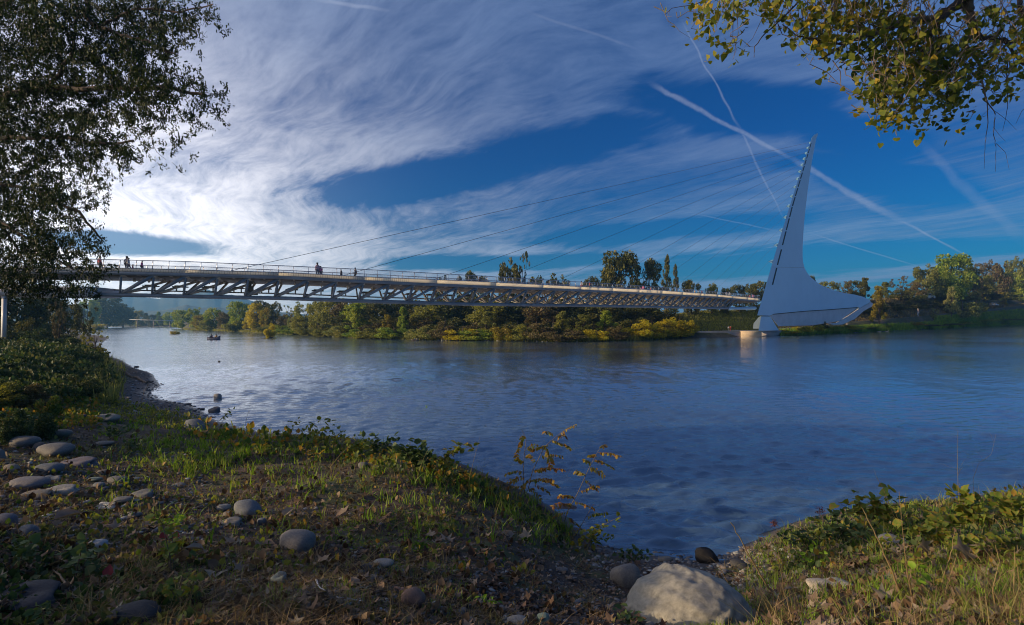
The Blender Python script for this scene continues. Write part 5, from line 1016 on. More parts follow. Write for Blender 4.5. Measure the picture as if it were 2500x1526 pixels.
edgeY = lambda px: np.interp(px, [0, 270, 400, 500, 620, 700, 800, 900, 1000, 1130, 1200, 1300, 1380, 1450, 1550, 1780, 1900, 2050, 2200, 2350, 2500, 2600], [1000, 985, 1010, 1040, 1062, 1066, 1076, 1096, 1112, 1158, 1186, 1240, 1300, 1332, 1346, 1361, 1312, 1266, 1236, 1216, 1192, 1180])
near_rim = lambda w_: (lambda px, py, x, y: np.exp(-np.abs(py - edgeY(px) - w_ * .3) / w_))
grass(5200, 51, 230, 1400, 990, 1330, .07, .36, M['grass'], lambda px, py, x, y: near_rim(60)(px, py, x, y) * (.2 + 1.2 * (vnoise(x, y, 1.3, 44) > .45)), clump=4, wd=.010, lean=.7)
grass(5000, 58, 400, 1400, 990, 1330, .10, .42, M['drygrass'], near_rim(35), clump=2, lean=.7, wd=.004)
grass(5200, 52, -100, 1250, 1080, 1560, .03, .10, M['grass'], lambda px, py, x, y: (vnoise(x, y, .8, 9) > .52) * .9 * (px < 1150), clump=3)
grass(2200, 53, 330, 760, 1030, 1200, .10, .32, M['grass'], lambda px, py, x, y: (vnoise(x, y, 1.6, 19) > .42) * np.exp(-((px - 540) / 150) ** 2 - ((py - 1100) / 45) ** 2), clump=4, lean=.6, wd=.010)
grass(7000, 75, -100, 1450, 1060, 1560, .08, .26, M['drygrass'], lambda px, py, x, y: (vnoise(x, y, 1.4, 15) > .5), clump=3, lean=2.2, wd=.0035)
grass(5200, 54, -100, 1500, 1020, 1560, .04, .16, M['drygrass'], lambda px, py, x, y: .15 + .85 * (vnoise(x, y, 1.1, 11) > .58), clump=2, lean=1.0)
grass(6500, 55, 1820, 2700, 1110, 1580, .06, .24, M['grass'], lambda px, py, x, y: .35 + .65 * (vnoise(x, y, 1.0, 12) > .45), clump=3, lean=.5)
grass(5200, 56, 1760, 2700, 1110, 1580, .08, .42, M['drygrass'], lambda px, py, x, y: .3 + .7 * (vnoise(x, y, 1.3, 13) > .5), clump=2, lean=1.2, wd=.0045)
grass(2600, 57, 215, 310, 850, 990, .5, 1.5, M['t_pale'], lambda px, py, x, y: np.exp(-((px - 262) / 26) ** 2 - ((py - 925) / 45) ** 2), clump=3, wd=.010, name="reeds", lean=.45)
grass(900, 58, 1650, 1830, 1440, 1560, .05, .14, M['grass'], None, clump=4)
grass(2200, 59, 1900, 2700, 1100, 1330, .06, .26, M['grass'], near_rim(50), clump=3, lean=.5)
# moss cushions as very short fine growth
for sd_, (x0, x1, y0, y1) in enumerate([(950, 1120, 1240, 1310), (780, 1060, 1270, 1340), (1050, 1180, 1150, 1260), (100, 160, 1165, 1190), (1000, 1080, 1310, 1360)]):
    grass(1500, 60 + sd_, x0, x1, y0, y1, .02, .05, M['grass'], lambda px, py, x, y, a=(x0 + x1) / 2, b_=(y0 + y1) / 2, c_=(x1 - x0) / 2, d_=(y1 - y0) / 2: np.hypot((px - a) / c_, (py - b_) / d_) < .95, wd=.004, clump=3, name="moss")
# twigs
def twigs(n, seed, x0, x1, y0, y1):
    px, py, rng = region(n, seed, x0, x1, y0, y1); x, y, z, ok = hit(px, py); ok &= z > .15; o = MB()
    for X, Y in zip(x[ok], y[ok]):
        a = rng.uniform(0, 6.28); l = rng.uniform(.08, .4); k = 4; s_ = np.linspace(0, l, k); xx = X + np.cos(a) * s_ + np.cumsum(rng.normal(0, .012, k)); yv = Y + np.sin(a) * s_ + np.cumsum(rng.normal(0, .012, k)); zz = Hg(xx, yv) + .02 + np.abs(rng.normal(0, .02, k)); o.tube(np.stack([xx, yv, zz], 1), np.linspace(.0045, .002, k), 3, False)
    tag(o.build("twigs", M['twig']), kind='stuff')
twigs(1300, 71, -100, 2650, 1040, 1560)
def stick(pts, r0, label, m_='log', name="stick", lift=.03, grp="loose sticks on the bank", cat="stick", water=False):
    P_ = [G(*q, .02) if water else hit1(*q) for q in pts]; A = np.array([tuple(p) for p in P_]); A[:, 2] += lift; o = MB()
    tt = np.linspace(0, len(A) - 1, len(A) * 3); B = np.stack([np.interp(tt, range(len(A)), A[:, i]) for i in range(3)], 1); B += np.random.default_rng(len(label)).normal(0, r0 * .4, B.shape)
    o.tube(B, np.linspace(r0, r0 * .45, len(B)), 6); return tag(o.build(name, M[m_]), label, cat, grp)
stick([(145, 1502), (230, 1482), (320, 1455), (390, 1428)], .014, "long thin branch slanting up over the dark smooth rock")
stick([(768, 1420), (785, 1448), (830, 1468), (885, 1478)], .010, "thin whitish bent twig on bare soil", 'rail')
stick([(735, 1402), (742, 1425), (745, 1442)], .008, "short pale twig pointing at the whitish bent twig", 'twig')
stick([(2215, 1526), (2245, 1490), (2262, 1465), (2275, 1440)], .020, "grey forked dead branch at the lower edge among dry grass")
stick([(1335, 1310), (1370, 1322), (1400, 1345)], .03, "dead log piece on the dark slope below the sapling")
stick([(1290, 1212), (1312, 1240), (1322, 1262)], .012, "reddish curved dead stem at the sapling's foot", 'litter')
stick([(1402, 1398), (1428, 1370), (1438, 1330)], .010, "tan bent stem standing on the litter slope", 'drygrass', lift=.06)
stick([(295, 908), (330, 924), (362, 938), (372, 937)], .14, "driftwood log lying along the beach", 'log', "driftwood_log", .12, None, "log")
stick([(140, 816), (165, 822), (192, 826)], .35, "dark fallen log jutting from the bank into the river", 'bark', "fallen_log", .1, None, "log")
stick([(165, 1438), (130, 1398)], .012, "short red-brown stick among dark leaves near the corner", 'bark_lit')
# ------------------------------------------------------------------ the two overhanging trees
def walk(rng, a, b, n, wob, sag=0.0):
    a, b = np.array(a, float), np.array(b, float); t_ = np.linspace(0, 1, n)[:, None]; L_ = np.linalg.norm(b - a)
    j = np.cumsum(rng.normal(0, wob * L_ / n, (n, 3)), 0); j -= j[0] + (j[-1] - j[0]) * t_
    p = a + (b - a) * t_ + j; p[:, 2] -= sag * L_ * (4 * t_ * (1 - t_))[:, 0] * .5; return p
rng = np.random.default_rng(77)
# oak on the near bank: clumps of foliage where the photo shows them, limbs running out to them from a trunk outside the frame
OAK = []   # px, py, rx, ry, distance, weight
for q in [(-60,40,110,90,15,1.2),(50,50,110,80,14,1.3),(150,45,100,70,13,1.2),(250,60,90,70,14,1.1),(330,60,80,60,13,1),(400,40,60,45,12.5,.8),(455,35,45,30,12.5,.55),(500,18,28,14,12,.3),(525,8,14,7,12,.12),(480,66,34,14,12,.35),(512,66,14,12,12,.16),(440,80,30,18,12.5,.35),(425,115,26,18,12,.35),
          (-60,180,110,90,15,1.3),(40,170,110,80,14,1.4),(140,165,95,70,14,1.3),(230,170,90,65,13,1.2),(310,160,70,60,13,1.0),(370,150,50,50,12.5,.7),(400,190,40,35,12.5,.45),(440,200,30,25,12,.35),(470,225,30,20,12,.3),(510,240,24,15,12,.28),(540,233,16,8,12,.1),(520,268,14,10,12,.14),(455,255,26,22,12,.34),(470,285,16,12,12,.18),
          (420,240,30,40,12,.4),(345,230,60,50,12.5,.9),(260,260,80,60,13,1.1),(160,270,90,70,14,1.3),(50,280,110,80,14,1.4),(-60,300,110,90,15,1.3),(330,300,50,30,12.5,.5),(360,300,36,26,12.5,.5),(440,315,22,20,12,.24),(430,345,26,12,12,.24),(395,340,18,12,12,.16),(380,370,10,8,12,.07),(412,393,18,12,12,.2),(400,385,10,8,12,.07),
          (240,340,60,36,13,.8),(290,375,40,22,12.5,.5),(270,360,40,25,13,.5),(310,400,22,14,12.5,.25),(320,395,20,8,12.5,.1),(180,360,70,50,13.5,1.0),(90,380,100,60,14,1.3),(-20,400,100,80,15,1.3),(210,410,40,36,13,.6),(230,450,28,24,13,.4),(262,463,16,8,13,.12),(150,450,60,45,13.5,.9),(60,480,90,60,14,1.2),(-40,500,90,80,15,1.2),
          (110,520,50,40,14,.7),(170,500,40,30,13,.4),(205,480,30,22,13,.3),(150,545,50,30,13.5,.45),(215,530,24,18,13,.22),(40,570,70,50,14,.8),(100,590,60,36,13.5,.8),(-40,600,80,60,14,.9),(190,575,40,22,13,.4),(235,590,28,14,13,.2),(262,585,18,8,13,.1),(160,620,60,30,13.5,.8),(60,640,60,40,14,1.0),(-20,660,60,40,14,.8),
          (200,630,40,24,13,.55),(120,665,50,30,13.5,.8),(215,660,24,20,13,.45),(180,690,40,20,13,.6),(60,690,50,20,13.5,.6),(130,705,36,14,13.5,.4),(205,700,20,14,13,.35),(30,700,60,24,13.5,1.2),(110,712,60,20,13.5,1.1),(180,705,44,18,13.2,.9),(-40,715,60,30,13.5,1),(90,620,50,30,13,.5)]: OAK.append(q)
OT = tag(empty("oak_tree", P(-330, 1000, 13)), "big dark leafy oak overhanging the near bank and hiding the bridge's start", "tree")
tb = np.array(P(-330, 900, 13)); orig = tb
trunk_top = np.array(P(-300, 250, 14)); tr_ = walk(rng, (tb[0], tb[1], 2.2), trunk_top, 10, .12)
o = MB(); o.tube(tr_, np.linspace(.42, .26, 10), 12); OTl = np.array(OT.location)
o.build("trunk", M['bark'], OT, True, OTl)
def leaf_sprays(cl, dens, size, tpl, seed, spread=1.0, tilt=None, twig_r=.004, tw=None, per=16, hang=.0):
    """foliage gathered in sprays: returns V,F and twig builder"""
    rng = np.random.default_rng(seed); pos = []; Rm = []; o = tw if tw is not None else MB()
    for (px, py, rx, ry, Y, wt) in cl:
        n = max(2, int(rx * ry * dens * (.5 + .5 * min(wt, 1)) * .01))
        for q_ in range(n):
            if q_ % 6 == 0: a = rng.uniform(0, 6.28); r = math.sqrt(rng.uniform(0, 1)); c0 = np.array(P(px + rx * r * math.cos(a), py + ry * r * math.sin(a), Y + rng.normal(0, .8) * min(1, rx / 50)))
            c = c0 + rng.normal(0, .15, 3) * np.array([1.3, 1.3, .8])
            d = rng.normal(size=3); d[2] -= hang; d /= np.linalg.norm(d); L_ = rng.uniform(.22, .5) * spread
            p2 = c + d * L_; o.tube(np.array([c - d * L_ * .3, (c + p2) / 2 + rng.normal(0, .02, 3), p2]), [twig_r, twig_r * .8, twig_r * .4], 3, False)
            k = int(per * rng.uniform(.6, 1.4)); t_ = rng.uniform(0, 1, k)[:, None]; pos.append(c + d * L_ * t_ + rng.normal(0, .055 * spread, (k, 3)))
    pos = np.concatenate(pos); return pos, o
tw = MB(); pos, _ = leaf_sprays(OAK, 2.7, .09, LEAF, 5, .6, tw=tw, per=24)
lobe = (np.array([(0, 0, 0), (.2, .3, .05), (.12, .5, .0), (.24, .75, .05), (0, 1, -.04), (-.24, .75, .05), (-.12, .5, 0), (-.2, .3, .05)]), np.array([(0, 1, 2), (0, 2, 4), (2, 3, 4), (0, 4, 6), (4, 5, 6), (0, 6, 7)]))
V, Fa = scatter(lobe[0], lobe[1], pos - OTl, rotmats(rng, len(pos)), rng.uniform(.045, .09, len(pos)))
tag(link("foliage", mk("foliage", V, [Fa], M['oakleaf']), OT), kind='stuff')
tag(tw.build("twigs", M['bark'], OT, origin=OTl), kind='stuff')
# limbs
for pts, r in [([(-300, 250, 14), (-80, 60, 14), (100, -60, 13.5), (220, -20, 13), (205, 40, 13)], .14), ([(205, 30, 13), (230, 62, 13), (300, 85, 12.6), (380, 110, 12.4), (430, 130, 12.2)], .06), ([(-300, 300, 14), (-60, 250, 14), (120, 215, 13.5), (300, 215, 12.8), (420, 215, 12.2), (500, 235, 12)], .09),
               ([(-280, 350, 14), (-40, 340, 14), (120, 335, 13.6), (250, 350, 13), (330, 345, 12.6)], .07), ([(-290, 430, 14), (-20, 440, 14), (100, 470, 13.8), (190, 520, 13.2), (250, 585, 13)], .06), ([(-290, 480, 14), (0, 540, 14), (90, 600, 13.6), (180, 660, 13.2)], .05), ([(250, 62, 13), (330, 20, 12.6), (440, 30, 12.4), (520, 10, 12)], .035),
               ([(300, 85, 12.6), (330, 160, 12.5), (345, 240, 12.5)], .03), ([(370, 320, 12), (372, 350, 12), (383, 372, 12), (405, 390, 12)], .008), ([(120, 215, 13.5), (180, 120, 13.2), (186, 20, 13.2), (190, -50, 13.2)], .06), ([(0, 540, 14), (60, 640, 13.8), (90, 700, 13.6)], .035), ([(425, 180, 12), (450, 190, 12), (490, 225, 12), (545, 232, 12)], .012)]:
    A = np.array([tuple(P(*q)) for q in pts]); tt = np.linspace(0, len(A) - 1, len(A) * 4); B = np.stack([np.interp(tt, range(len(A)), A[:, i]) for i in range(3)], 1) + rng.normal(0, r * .35, (len(tt), 3))
    o = MB(); o.tube(B, np.linspace(r, r * .35, len(B)), 6); o.build("branch", M['bark'], OT, True, OTl)
# unseen oaks added outside the frame so that shade falls over the cobbles
def shade_tree(name, x, y, hgt, wd, mm, lb, style='round'):
    e = tag(empty(name, (x, y, float(Hg(np.array([x]), np.array([y]))[0]))), lb, 'tree', "trees added for shade beyond the frame"); cm, tm = TPL[(style, STS[style][0])]
    c = link("crown", mat_mesh(cm, M[mm]), e); c.scale = (wd, wd, hgt); k = link("trunk", tm, e); k.scale = (wd, wd, hgt)
shade_tree("oak_tree", -24.0, 2.0, 11.0, 8.0, 't_green', "thin oak added outside the frame to dapple the cobbles with shade", 'wispy')
shade_tree("oak_tree", -30.0, 15.0, 12.0, 9.0, 't_dark', "dark oak added outside the frame for shade, beside the overhanging oak")

# cottonwood over the camera, upper corner
CT = tag(empty("cottonwood_tree", P(3300, 900, 9)), "cottonwood boughs with heart-shaped green and gold leaves hanging into the upper sky corner", "tree"); CTl = np.array(CT.location)
o = MB(); o.tube(walk(rng, (CTl[0], CTl[1], 2.5), P(2900, -500, 10), 10, .08), np.linspace(.5, .3, 10), 12); o.build("trunk", M['bark'], CT, True, CTl)
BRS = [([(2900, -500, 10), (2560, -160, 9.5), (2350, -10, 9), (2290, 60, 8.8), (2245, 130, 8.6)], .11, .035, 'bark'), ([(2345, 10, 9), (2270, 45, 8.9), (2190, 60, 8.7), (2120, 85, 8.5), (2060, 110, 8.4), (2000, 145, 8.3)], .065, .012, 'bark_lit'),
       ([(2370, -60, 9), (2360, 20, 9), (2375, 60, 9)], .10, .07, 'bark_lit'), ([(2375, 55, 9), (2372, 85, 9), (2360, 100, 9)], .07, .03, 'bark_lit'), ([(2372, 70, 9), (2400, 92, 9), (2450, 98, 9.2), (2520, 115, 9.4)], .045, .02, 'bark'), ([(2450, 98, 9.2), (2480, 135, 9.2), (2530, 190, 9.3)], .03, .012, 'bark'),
       ([(2490, -40, 9.4), (2488, 20, 9.3), (2510, 50, 9.3)], .05, .03, 'bark'), ([(2060, 110, 8.4), (2000, 98, 8.4), (1950, 88, 8.4), (1910, 60, 8.4)], .018, .006, 'bark'), ([(2130, -20, 8.6), (2100, 60, 8.5), (2095, 80, 8.5), (2050, 72, 8.4)], .022, .008, 'bark'),
       ([(1980, -30, 8.6), (1920, 35, 8.5), (1870, 80, 8.4), (1841, 115, 8.4), (1841, 140, 8.4)], .014, .004, 'bark'), ([(1841, 115, 8.4), (1818, 112, 8.4)], .003, .002, 'bark'), ([(2170, 70, 8.6), (2110, 120, 8.5), (2070, 150, 8.4), (2033, 178, 8.4)], .014, .006, 'bark'),
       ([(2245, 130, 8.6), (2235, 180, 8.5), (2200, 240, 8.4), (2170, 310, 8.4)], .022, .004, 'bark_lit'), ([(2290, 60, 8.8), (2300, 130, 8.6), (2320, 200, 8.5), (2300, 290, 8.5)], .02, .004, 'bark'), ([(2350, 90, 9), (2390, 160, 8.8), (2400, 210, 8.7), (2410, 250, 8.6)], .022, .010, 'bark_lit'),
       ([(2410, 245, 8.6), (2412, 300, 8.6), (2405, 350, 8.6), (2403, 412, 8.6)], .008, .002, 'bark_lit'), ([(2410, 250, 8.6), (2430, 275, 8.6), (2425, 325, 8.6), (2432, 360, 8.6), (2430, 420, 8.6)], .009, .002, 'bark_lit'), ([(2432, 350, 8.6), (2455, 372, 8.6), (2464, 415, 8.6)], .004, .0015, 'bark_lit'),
       ([(2430, 272, 8.6), (2455, 290, 8.6), (2482, 318, 8.6)], .004, .0015, 'bark_lit'), ([(2425, 310, 8.6), (2440, 330, 8.6), (2455, 345, 8.6)], .003, .0015, 'bark_lit'), ([(2460, 140, 9), (2458, 200, 8.9), (2460, 260, 8.8), (2448, 320, 8.8)], .010, .002, 'bark'), ([(2520, 250, 9), (2495, 270, 9), (2480, 303, 9)], .005, .002, 'bark_lit'),
       ([(1800, -30, 8.8), (1800, 40, 8.7), (1802, 80, 8.6), (1790, 145, 8.6)], .006, .002, 'bark'), ([(1780, -30, 8.8), (1700, 10, 8.8), (1640, 20, 8.8), (1625, 35, 8.8)], .007, .003, 'bark')]
for pts, r0, r1, mm in BRS:
    A = np.array([tuple(P(*q)) for q in pts]); tt = np.linspace(0, len(A) - 1, len(A) * 4); B = np.stack([np.interp(tt, range(len(A)), A[:, i]) for i in range(3)], 1) + rng.normal(0, r0 * .25, (len(tt), 3))
    o = MB(); o.tube(B, np.linspace(r0, r1, len(B)), 7); o.build("branch", M[mm], CT, True, CTl)
# drooping twiglets with leaves
CW = [(1640,30,26,10,8.8,.4),(1700,14,36,16,8.8,1),(1720,45,36,22,8.8,.9),(1680,90,12,10,8.8,.3),(1730,95,26,16,8.7,.7),(1745,132,14,12,8.7,.5),(1760,115,10,14,8.7,.3),(1785,95,18,24,8.6,.8),(1790,150,12,12,8.6,.5),(1785,45,30,30,8.7,1),(1800,15,34,16,8.7,1),(1812,118,10,6,8.6,.2),(1820,60,18,20,8.6,.4),(1850,30,24,20,8.6,.5),(1880,20,30,18,8.6,.9),(1900,50,30,25,8.5,.9),
      (1925,20,30,20,8.5,1),(1950,70,34,30,8.5,1.2),(1930,115,12,8,8.5,.3),(1960,145,18,8,8.5,.35),(1998,140,14,10,8.4,.5),(1975,30,30,24,8.5,1.2),(2010,60,36,40,8.5,1.3),(2020,100,34,30,8.4,1.2),(2012,175,16,8,8.4,.35),(2050,40,40,36,8.5,1.3),(2070,110,36,36,8.4,1.2),(2080,165,22,16,8.4,.4),(2110,40,46,40,8.6,1.2),(2140,110,46,42,8.5,1.2),(2100,200,18,12,8.4,.5),
      (2180,50,46,44,8.7,1.2),(2130,180,40,32,8.4,1.1),(2120,235,34,20,8.4,.9),(2095,248,16,12,8.4,.5),(2160,230,40,40,8.4,1.2),(2200,170,50,44,8.5,1.3),(2230,110,46,40,8.6,1.2),(2260,60,40,30,8.8,1),(2150,290,34,22,8.4,.9),(2125,300,20,12,8.4,.5),(2145,330,14,14,8.4,.35),(2190,275,36,30,8.4,1),(2190,310,30,12,8.4,.6),(2230,235,40,36,8.5,1.2),(2260,170,46,44,8.6,1.2),
      (2230,320,14,10,8.5,.4),(2275,310,12,10,8.5,.35),(2264,330,10,8,8.5,.3),(2250,300,30,16,8.5,.5),(2290,230,36,36,8.5,1.1),(2310,270,30,24,8.5,.7),(2318,330,16,14,8.5,.5),(2345,312,10,8,8.5,.3),(2300,130,44,46,8.7,1.2),(2330,190,40,44,8.6,1),(2350,250,30,24,8.6,.6),(2380,270,20,14,8.6,.35),(2382,292,5,5,8.6,.2),(2350,120,40,40,8.9,.9),(2390,190,40,36,8.8,.9),(2410,60,34,50,9,.7),
      (2440,30,34,26,9.1,.7),(2430,140,40,36,9,.8),(2470,80,34,40,9.1,.7),(2480,150,40,30,9.1,.7),(2440,210,30,26,9,.7),(2480,220,26,20,9,.7),(2500,30,30,26,9.2,.7),(2460,240,18,12,9,.35),(2340,30,30,26,8.9,.5),(2560,100,60,90,9.2,1),(2100,-50,150,40,8.6,1),(2300,-50,150,40,8.8,1),(1900,-50,120,40,8.6,1)]
r2 = np.random.default_rng(12); LP = []; tw = MB()
for (px, py, rx, ry, Y, wt) in CW:
    n = max(1, int(rx * ry * .0132 * wt))
    for _ in range(n):
        a = r2.uniform(0, 6.28); r = math.sqrt(r2.uniform(0, 1)); c = np.array(P(px + rx * r * math.cos(a), py + ry * r * math.sin(a), Y + r2.normal(0, .35)))
        k = r2.integers(3, 7); LP.append(c + r2.normal(0, .075, (k, 3)))
        if r2.uniform() < .85:
            up = c + np.array([r2.normal(.12, .3), r2.normal(.1, .25), r2.uniform(.25, .75)]); w_ = walk(r2, up, c, 6, .5); tw.tube(w_, np.linspace(.008, .0022, 6), 4, False)
LP = np.concatenate(LP); RM = rotmats(r2, len(LP)); SZ = r2.uniform(.055, .115, len(LP))
# droop: turn most leaves so the tip hangs
hl = (HEART[0], HEART[1]); order = np.argsort(LP[:, 1] / SZ)[:280]
msk = np.ones(len(LP), bool); msk[order] = False
V, Fa = scatter(hl[0], hl[1], LP[msk] - CTl, RM[msk], SZ[msk]); tag(link("foliage", mk("foliage", V, [Fa], M['cotton']), CT), kind='stuff')
hm_ = mk("leaf", hl[0], [hl[1]], leafmat("single_cottonwood_leaf", [(.06, .09, .018), (.11, .15, .025), (.16, .17, .03), (.30, .20, .02)], .4, patch=1.2))
for i in order:
    o = link("leaf", hm_, CT, LP[i] - CTl); o.rotation_euler = Matrix(RM[i].tolist()).to_euler(); o.scale = (SZ[i],) * 3
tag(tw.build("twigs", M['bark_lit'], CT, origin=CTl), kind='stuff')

# ------------------------------------------------------------------ brambles, saplings and stalks on the near bank
leafmesh = {}
def lmesh(tpl, m_):
    k = (id(tpl), m_)
    if k not in leafmesh: leafmesh[k] = mk("leaf", tpl[0] * np.array([1, 1, 1.5]), [tpl[1]], M[m_])
    return leafmesh[k]
def plant(name, canes, leaf, m_, label, cat, size, per, group=None, stem='twig', r0=.006, seed=1, tilt=.9, tpl=OVAL):
    """canes: lists of photo pixels (px, py) from the foot up, at the foot's distance (plus small lean)"""
    rg_ = np.random.default_rng(seed); foot = hit1(*canes[0][0]); Y0 = foot.y; e = tag(empty(name, foot), label, cat, group); fo = np.array(foot); size = min(size, 21 * Y0 / F)
    for cn in canes:
        Yc = Y0 + rg_.normal(0, .08); ln_ = rg_.uniform(-.25, .35); A = [tuple(foot + Vector((rg_.normal(0, .03), rg_.normal(0, .03), -.03)))] if cn is not canes[0] else [tuple(foot)]
        for q, (px, py) in enumerate(cn[1:] if cn is canes[0] else cn): A.append(tuple(P(px, py, Yc + ln_ * (q + 1) / len(cn))))
        A = np.array(A); tt = np.linspace(0, len(A) - 1, max(5, len(A) * 3)); B = np.stack([np.interp(tt, range(len(A)), A[:, i]) for i in range(3)], 1) + rg_.normal(0, .004, (len(tt), 3))
        o = MB(); o.tube(B, np.linspace(r0, r0 * .4, len(B)), 4, False); o.build("stem", M[stem], e, origin=fo)
        n = per
        for i in range(n):
            f = rg_.uniform(.25, 1) * (len(B) - 1); p = np.array([np.interp(f, range(len(B)), B[:, k]) for k in range(3)]) + rg_.normal(0, size * .35, 3)
            o = link("leaf", lmesh(tpl, m_), e, p - fo); o.rotation_euler = (rg_.normal(0, tilt * .6) + .2, rg_.normal(0, tilt * .6), rg_.uniform(0, 6.28)); s_ = size * rg_.uniform(.6, 1.25); o.scale = (s_, s_, s_)
    return e
def pinnate(name, canes, fronds, label, seed, size=.09, group=None):
    """sapling with feather leaves: each leaflet row built leaflet by leaflet, one mesh per frond"""
    rg_ = np.random.default_rng(seed); foot = hit1(*canes[0][0]); Y0 = foot.y; fo = np.array(foot); e = tag(empty(name, foot), label, "sapling", group); Bs = []
    for cn in canes:
        A = np.array([tuple(P(px, py, Y0 + .02 * q)) for q, (px, py) in enumerate(cn)]); A[0] = fo - np.array([0, 0, .05]) if cn is canes[0] else A[0]
        tt = np.linspace(0, len(A) - 1, len(A) * 4); B = np.stack([np.interp(tt, range(len(A)), A[:, i]) for i in range(3)], 1); o = MB(); o.tube(B, np.linspace(.012, .004, len(B)), 5); o.build("stem", M['bark_lit'], e, origin=fo); Bs.append(B)
    for (px, py, qx, qy) in fronds:
        a = np.array(P(px, py, Y0 + rg_.normal(0, .1))); b_ = np.array(P(qx, qy, Y0 + rg_.normal(0, .2))); n = max(5, int(np.linalg.norm(b_ - a) / (size * .42))); ax = walk(rg_, a, b_, n + 1, .15, -.12); o = MB(); o.tube(ax, np.linspace(.003, .0015, n + 1), 3, False)
        T = b_ - a; T /= np.linalg.norm(T); up = np.array([rg_.normal(0, .3), rg_.normal(0, .5), -1.0]); S = np.cross(T, up); S /= np.linalg.norm(S); N_ = np.cross(S, T)
        for i in range(1, n + 1):
            for sgn in (-1, 1):
                d = S * sgn * rg_.uniform(.3, .9) + T * .25 - np.array([0, 0, rg_.uniform(.2, .9)]); d /= np.linalg.norm(d); x_ = np.cross(d, N_ + rg_.normal(0, .4, 3)); x_ /= np.linalg.norm(x_) + 1e-6; R_ = np.stack([x_, d, np.cross(x_, d)], 1)
                s_ = size * rg_.uniform(.6, 1.1); o.add((OVAL[0] * np.array([.8, 1, 1]) * s_) @ R_.T + ax[i], [tuple(f) for f in OVAL[1]])
        o.build("leaf", M['robinia'], e, origin=fo)
pinnate("robinia_sapling", [[(1285, 1220), (1277, 1180), (1279, 1120), (1285, 1070), (1273, 1048)], [(1288, 1200), (1300, 1150), (1330, 1090), (1365, 1060), (1395, 1040)]],
        [(1277, 1150, 1235, 1155), (1280, 1130, 1262, 1120), (1283, 1100, 1310, 1085), (1278, 1060, 1262, 1120), (1310, 1130, 1290, 1110), (1320, 1110, 1372, 1112), (1330, 1090, 1345, 1135), (1345, 1075, 1392, 1092), (1365, 1062, 1405, 1036), (1350, 1060, 1330, 1052), (1300, 1150, 1345, 1140), (1300, 1150, 1375, 1145), (1290, 1175, 1350, 1170),
         (1285, 1185, 1215, 1195), (1283, 1165, 1240, 1175), (1295, 1165, 1270, 1200), (1300, 1180, 1340, 1200), (1290, 1190, 1320, 1215), (1300, 1170, 1360, 1185), (1360, 1068, 1380, 1062), (1340, 1085, 1300, 1098)], "rusty-leaved feathery sapling rising over the water, the taller first one", 5, .135, "rusty saplings at the bank edge")
pinnate("robinia_sapling", [[(1372, 1290), (1385, 1250), (1410, 1205), (1435, 1150), (1458, 1105), (1470, 1088)], [(1395, 1330), (1420, 1280), (1450, 1230)]],
        [(1455, 1110, 1438, 1112), (1460, 1105, 1515, 1112), (1450, 1125, 1495, 1140), (1440, 1140, 1475, 1160), (1430, 1160, 1405, 1150), (1425, 1170, 1460, 1195), (1415, 1200, 1460, 1185), (1400, 1215, 1365, 1210), (1395, 1230, 1350, 1235), (1400, 1225, 1450, 1240), (1390, 1250, 1350, 1262), (1385, 1262, 1420, 1290), (1465, 1092, 1480, 1085), (1445, 1130, 1425, 1120), (1420, 1280, 1400, 1310), (1432, 1262, 1480, 1250)],
        "rusty-leaved feathery sapling leaning outward nearer the giant boulder", 6, .12, "rusty saplings at the bank edge")
G2 = "bramble canes along the bank edge"
def bramble(px0, py0, tips, seed, label, size=.10, per=9, m_='bramble', tpl=OVAL, stem='bark_lit'):
    cn = []
    for q, (tx_, ty_) in enumerate(tips):
        cn.append([(px0, py0), ((px0 * .6 + tx_ * .4), py0 * .35 + ty_ * .65), (tx_, ty_)] if q == 0 else [((px0 * .55 + tx_ * .45), py0 * .35 + ty_ * .65 - 4), (tx_, ty_)])
    return plant("bramble", cn, None, m_, label, "bramble", size * 1.3, int(per * 1.7), G2, stem, .006, seed, tpl=tpl)
bramble(530, 1065, [(560, 1010), (545, 1035), (585, 1050), (570, 1000)], 1, "small bramble sprig beside the blue domed stone", .11, 6)
bramble(700, 1095, [(705, 1035), (730, 1025), (690, 1060), (750, 1045)], 2, "rust-tinged bramble sprig at the middle of the grassy rim", .11, 8)
bramble(790, 1100, [(765, 1030), (800, 1020), (822, 1040), (760, 1055), (840, 1068)], 3, "arching bramble with big round leaves against the water", .14, 8)
bramble(850, 1120, [(835, 1060), (880, 1080), (905, 1090), (860, 1075)], 4, "dark bramble with one red leaf on the rim", .12, 9)
bramble(920, 1130, [(880, 1062), (915, 1070), (950, 1085), (975, 1065), (900, 1090)], 5, "dense dark bramble heap on the rim", .13, 12, 'ivy')
bramble(1010, 1150, [(960, 1080), (1000, 1075), (1040, 1080), (985, 1100), (1020, 1105), (1050, 1110)], 6, "widest dark bramble heap at the bend of the rim", .14, 12, 'ivy')
bramble(1070, 1150, [(1120, 1090), (1150, 1075), (1155, 1088), (1100, 1105), (1110, 1125)], 7, "long bramble cane reaching out over the water", .14, 8, 'bramble')
bramble(1430, 1340, [(1470, 1285), (1500, 1310), (1455, 1310), (1420, 1305), (1515, 1260)], 8, "bright green bramble at the foot of the leaning sapling", .10, 11)
bramble(1530, 1372, [(1550, 1340), (1590, 1352), (1510, 1345), (1570, 1362)], 9, "low green bramble on the shingle by the round grey-brown boulder", .08, 10, 'ivy')
bramble(2120, 1300, [(2045, 1225), (2090, 1210), (2130, 1205), (2175, 1200), (2160, 1235), (2210, 1225), (2240, 1240), (2200, 1260)], 10, "large round-leaved bramble arching over the water in sunlight", .125, 9, 'bramble', HEART)
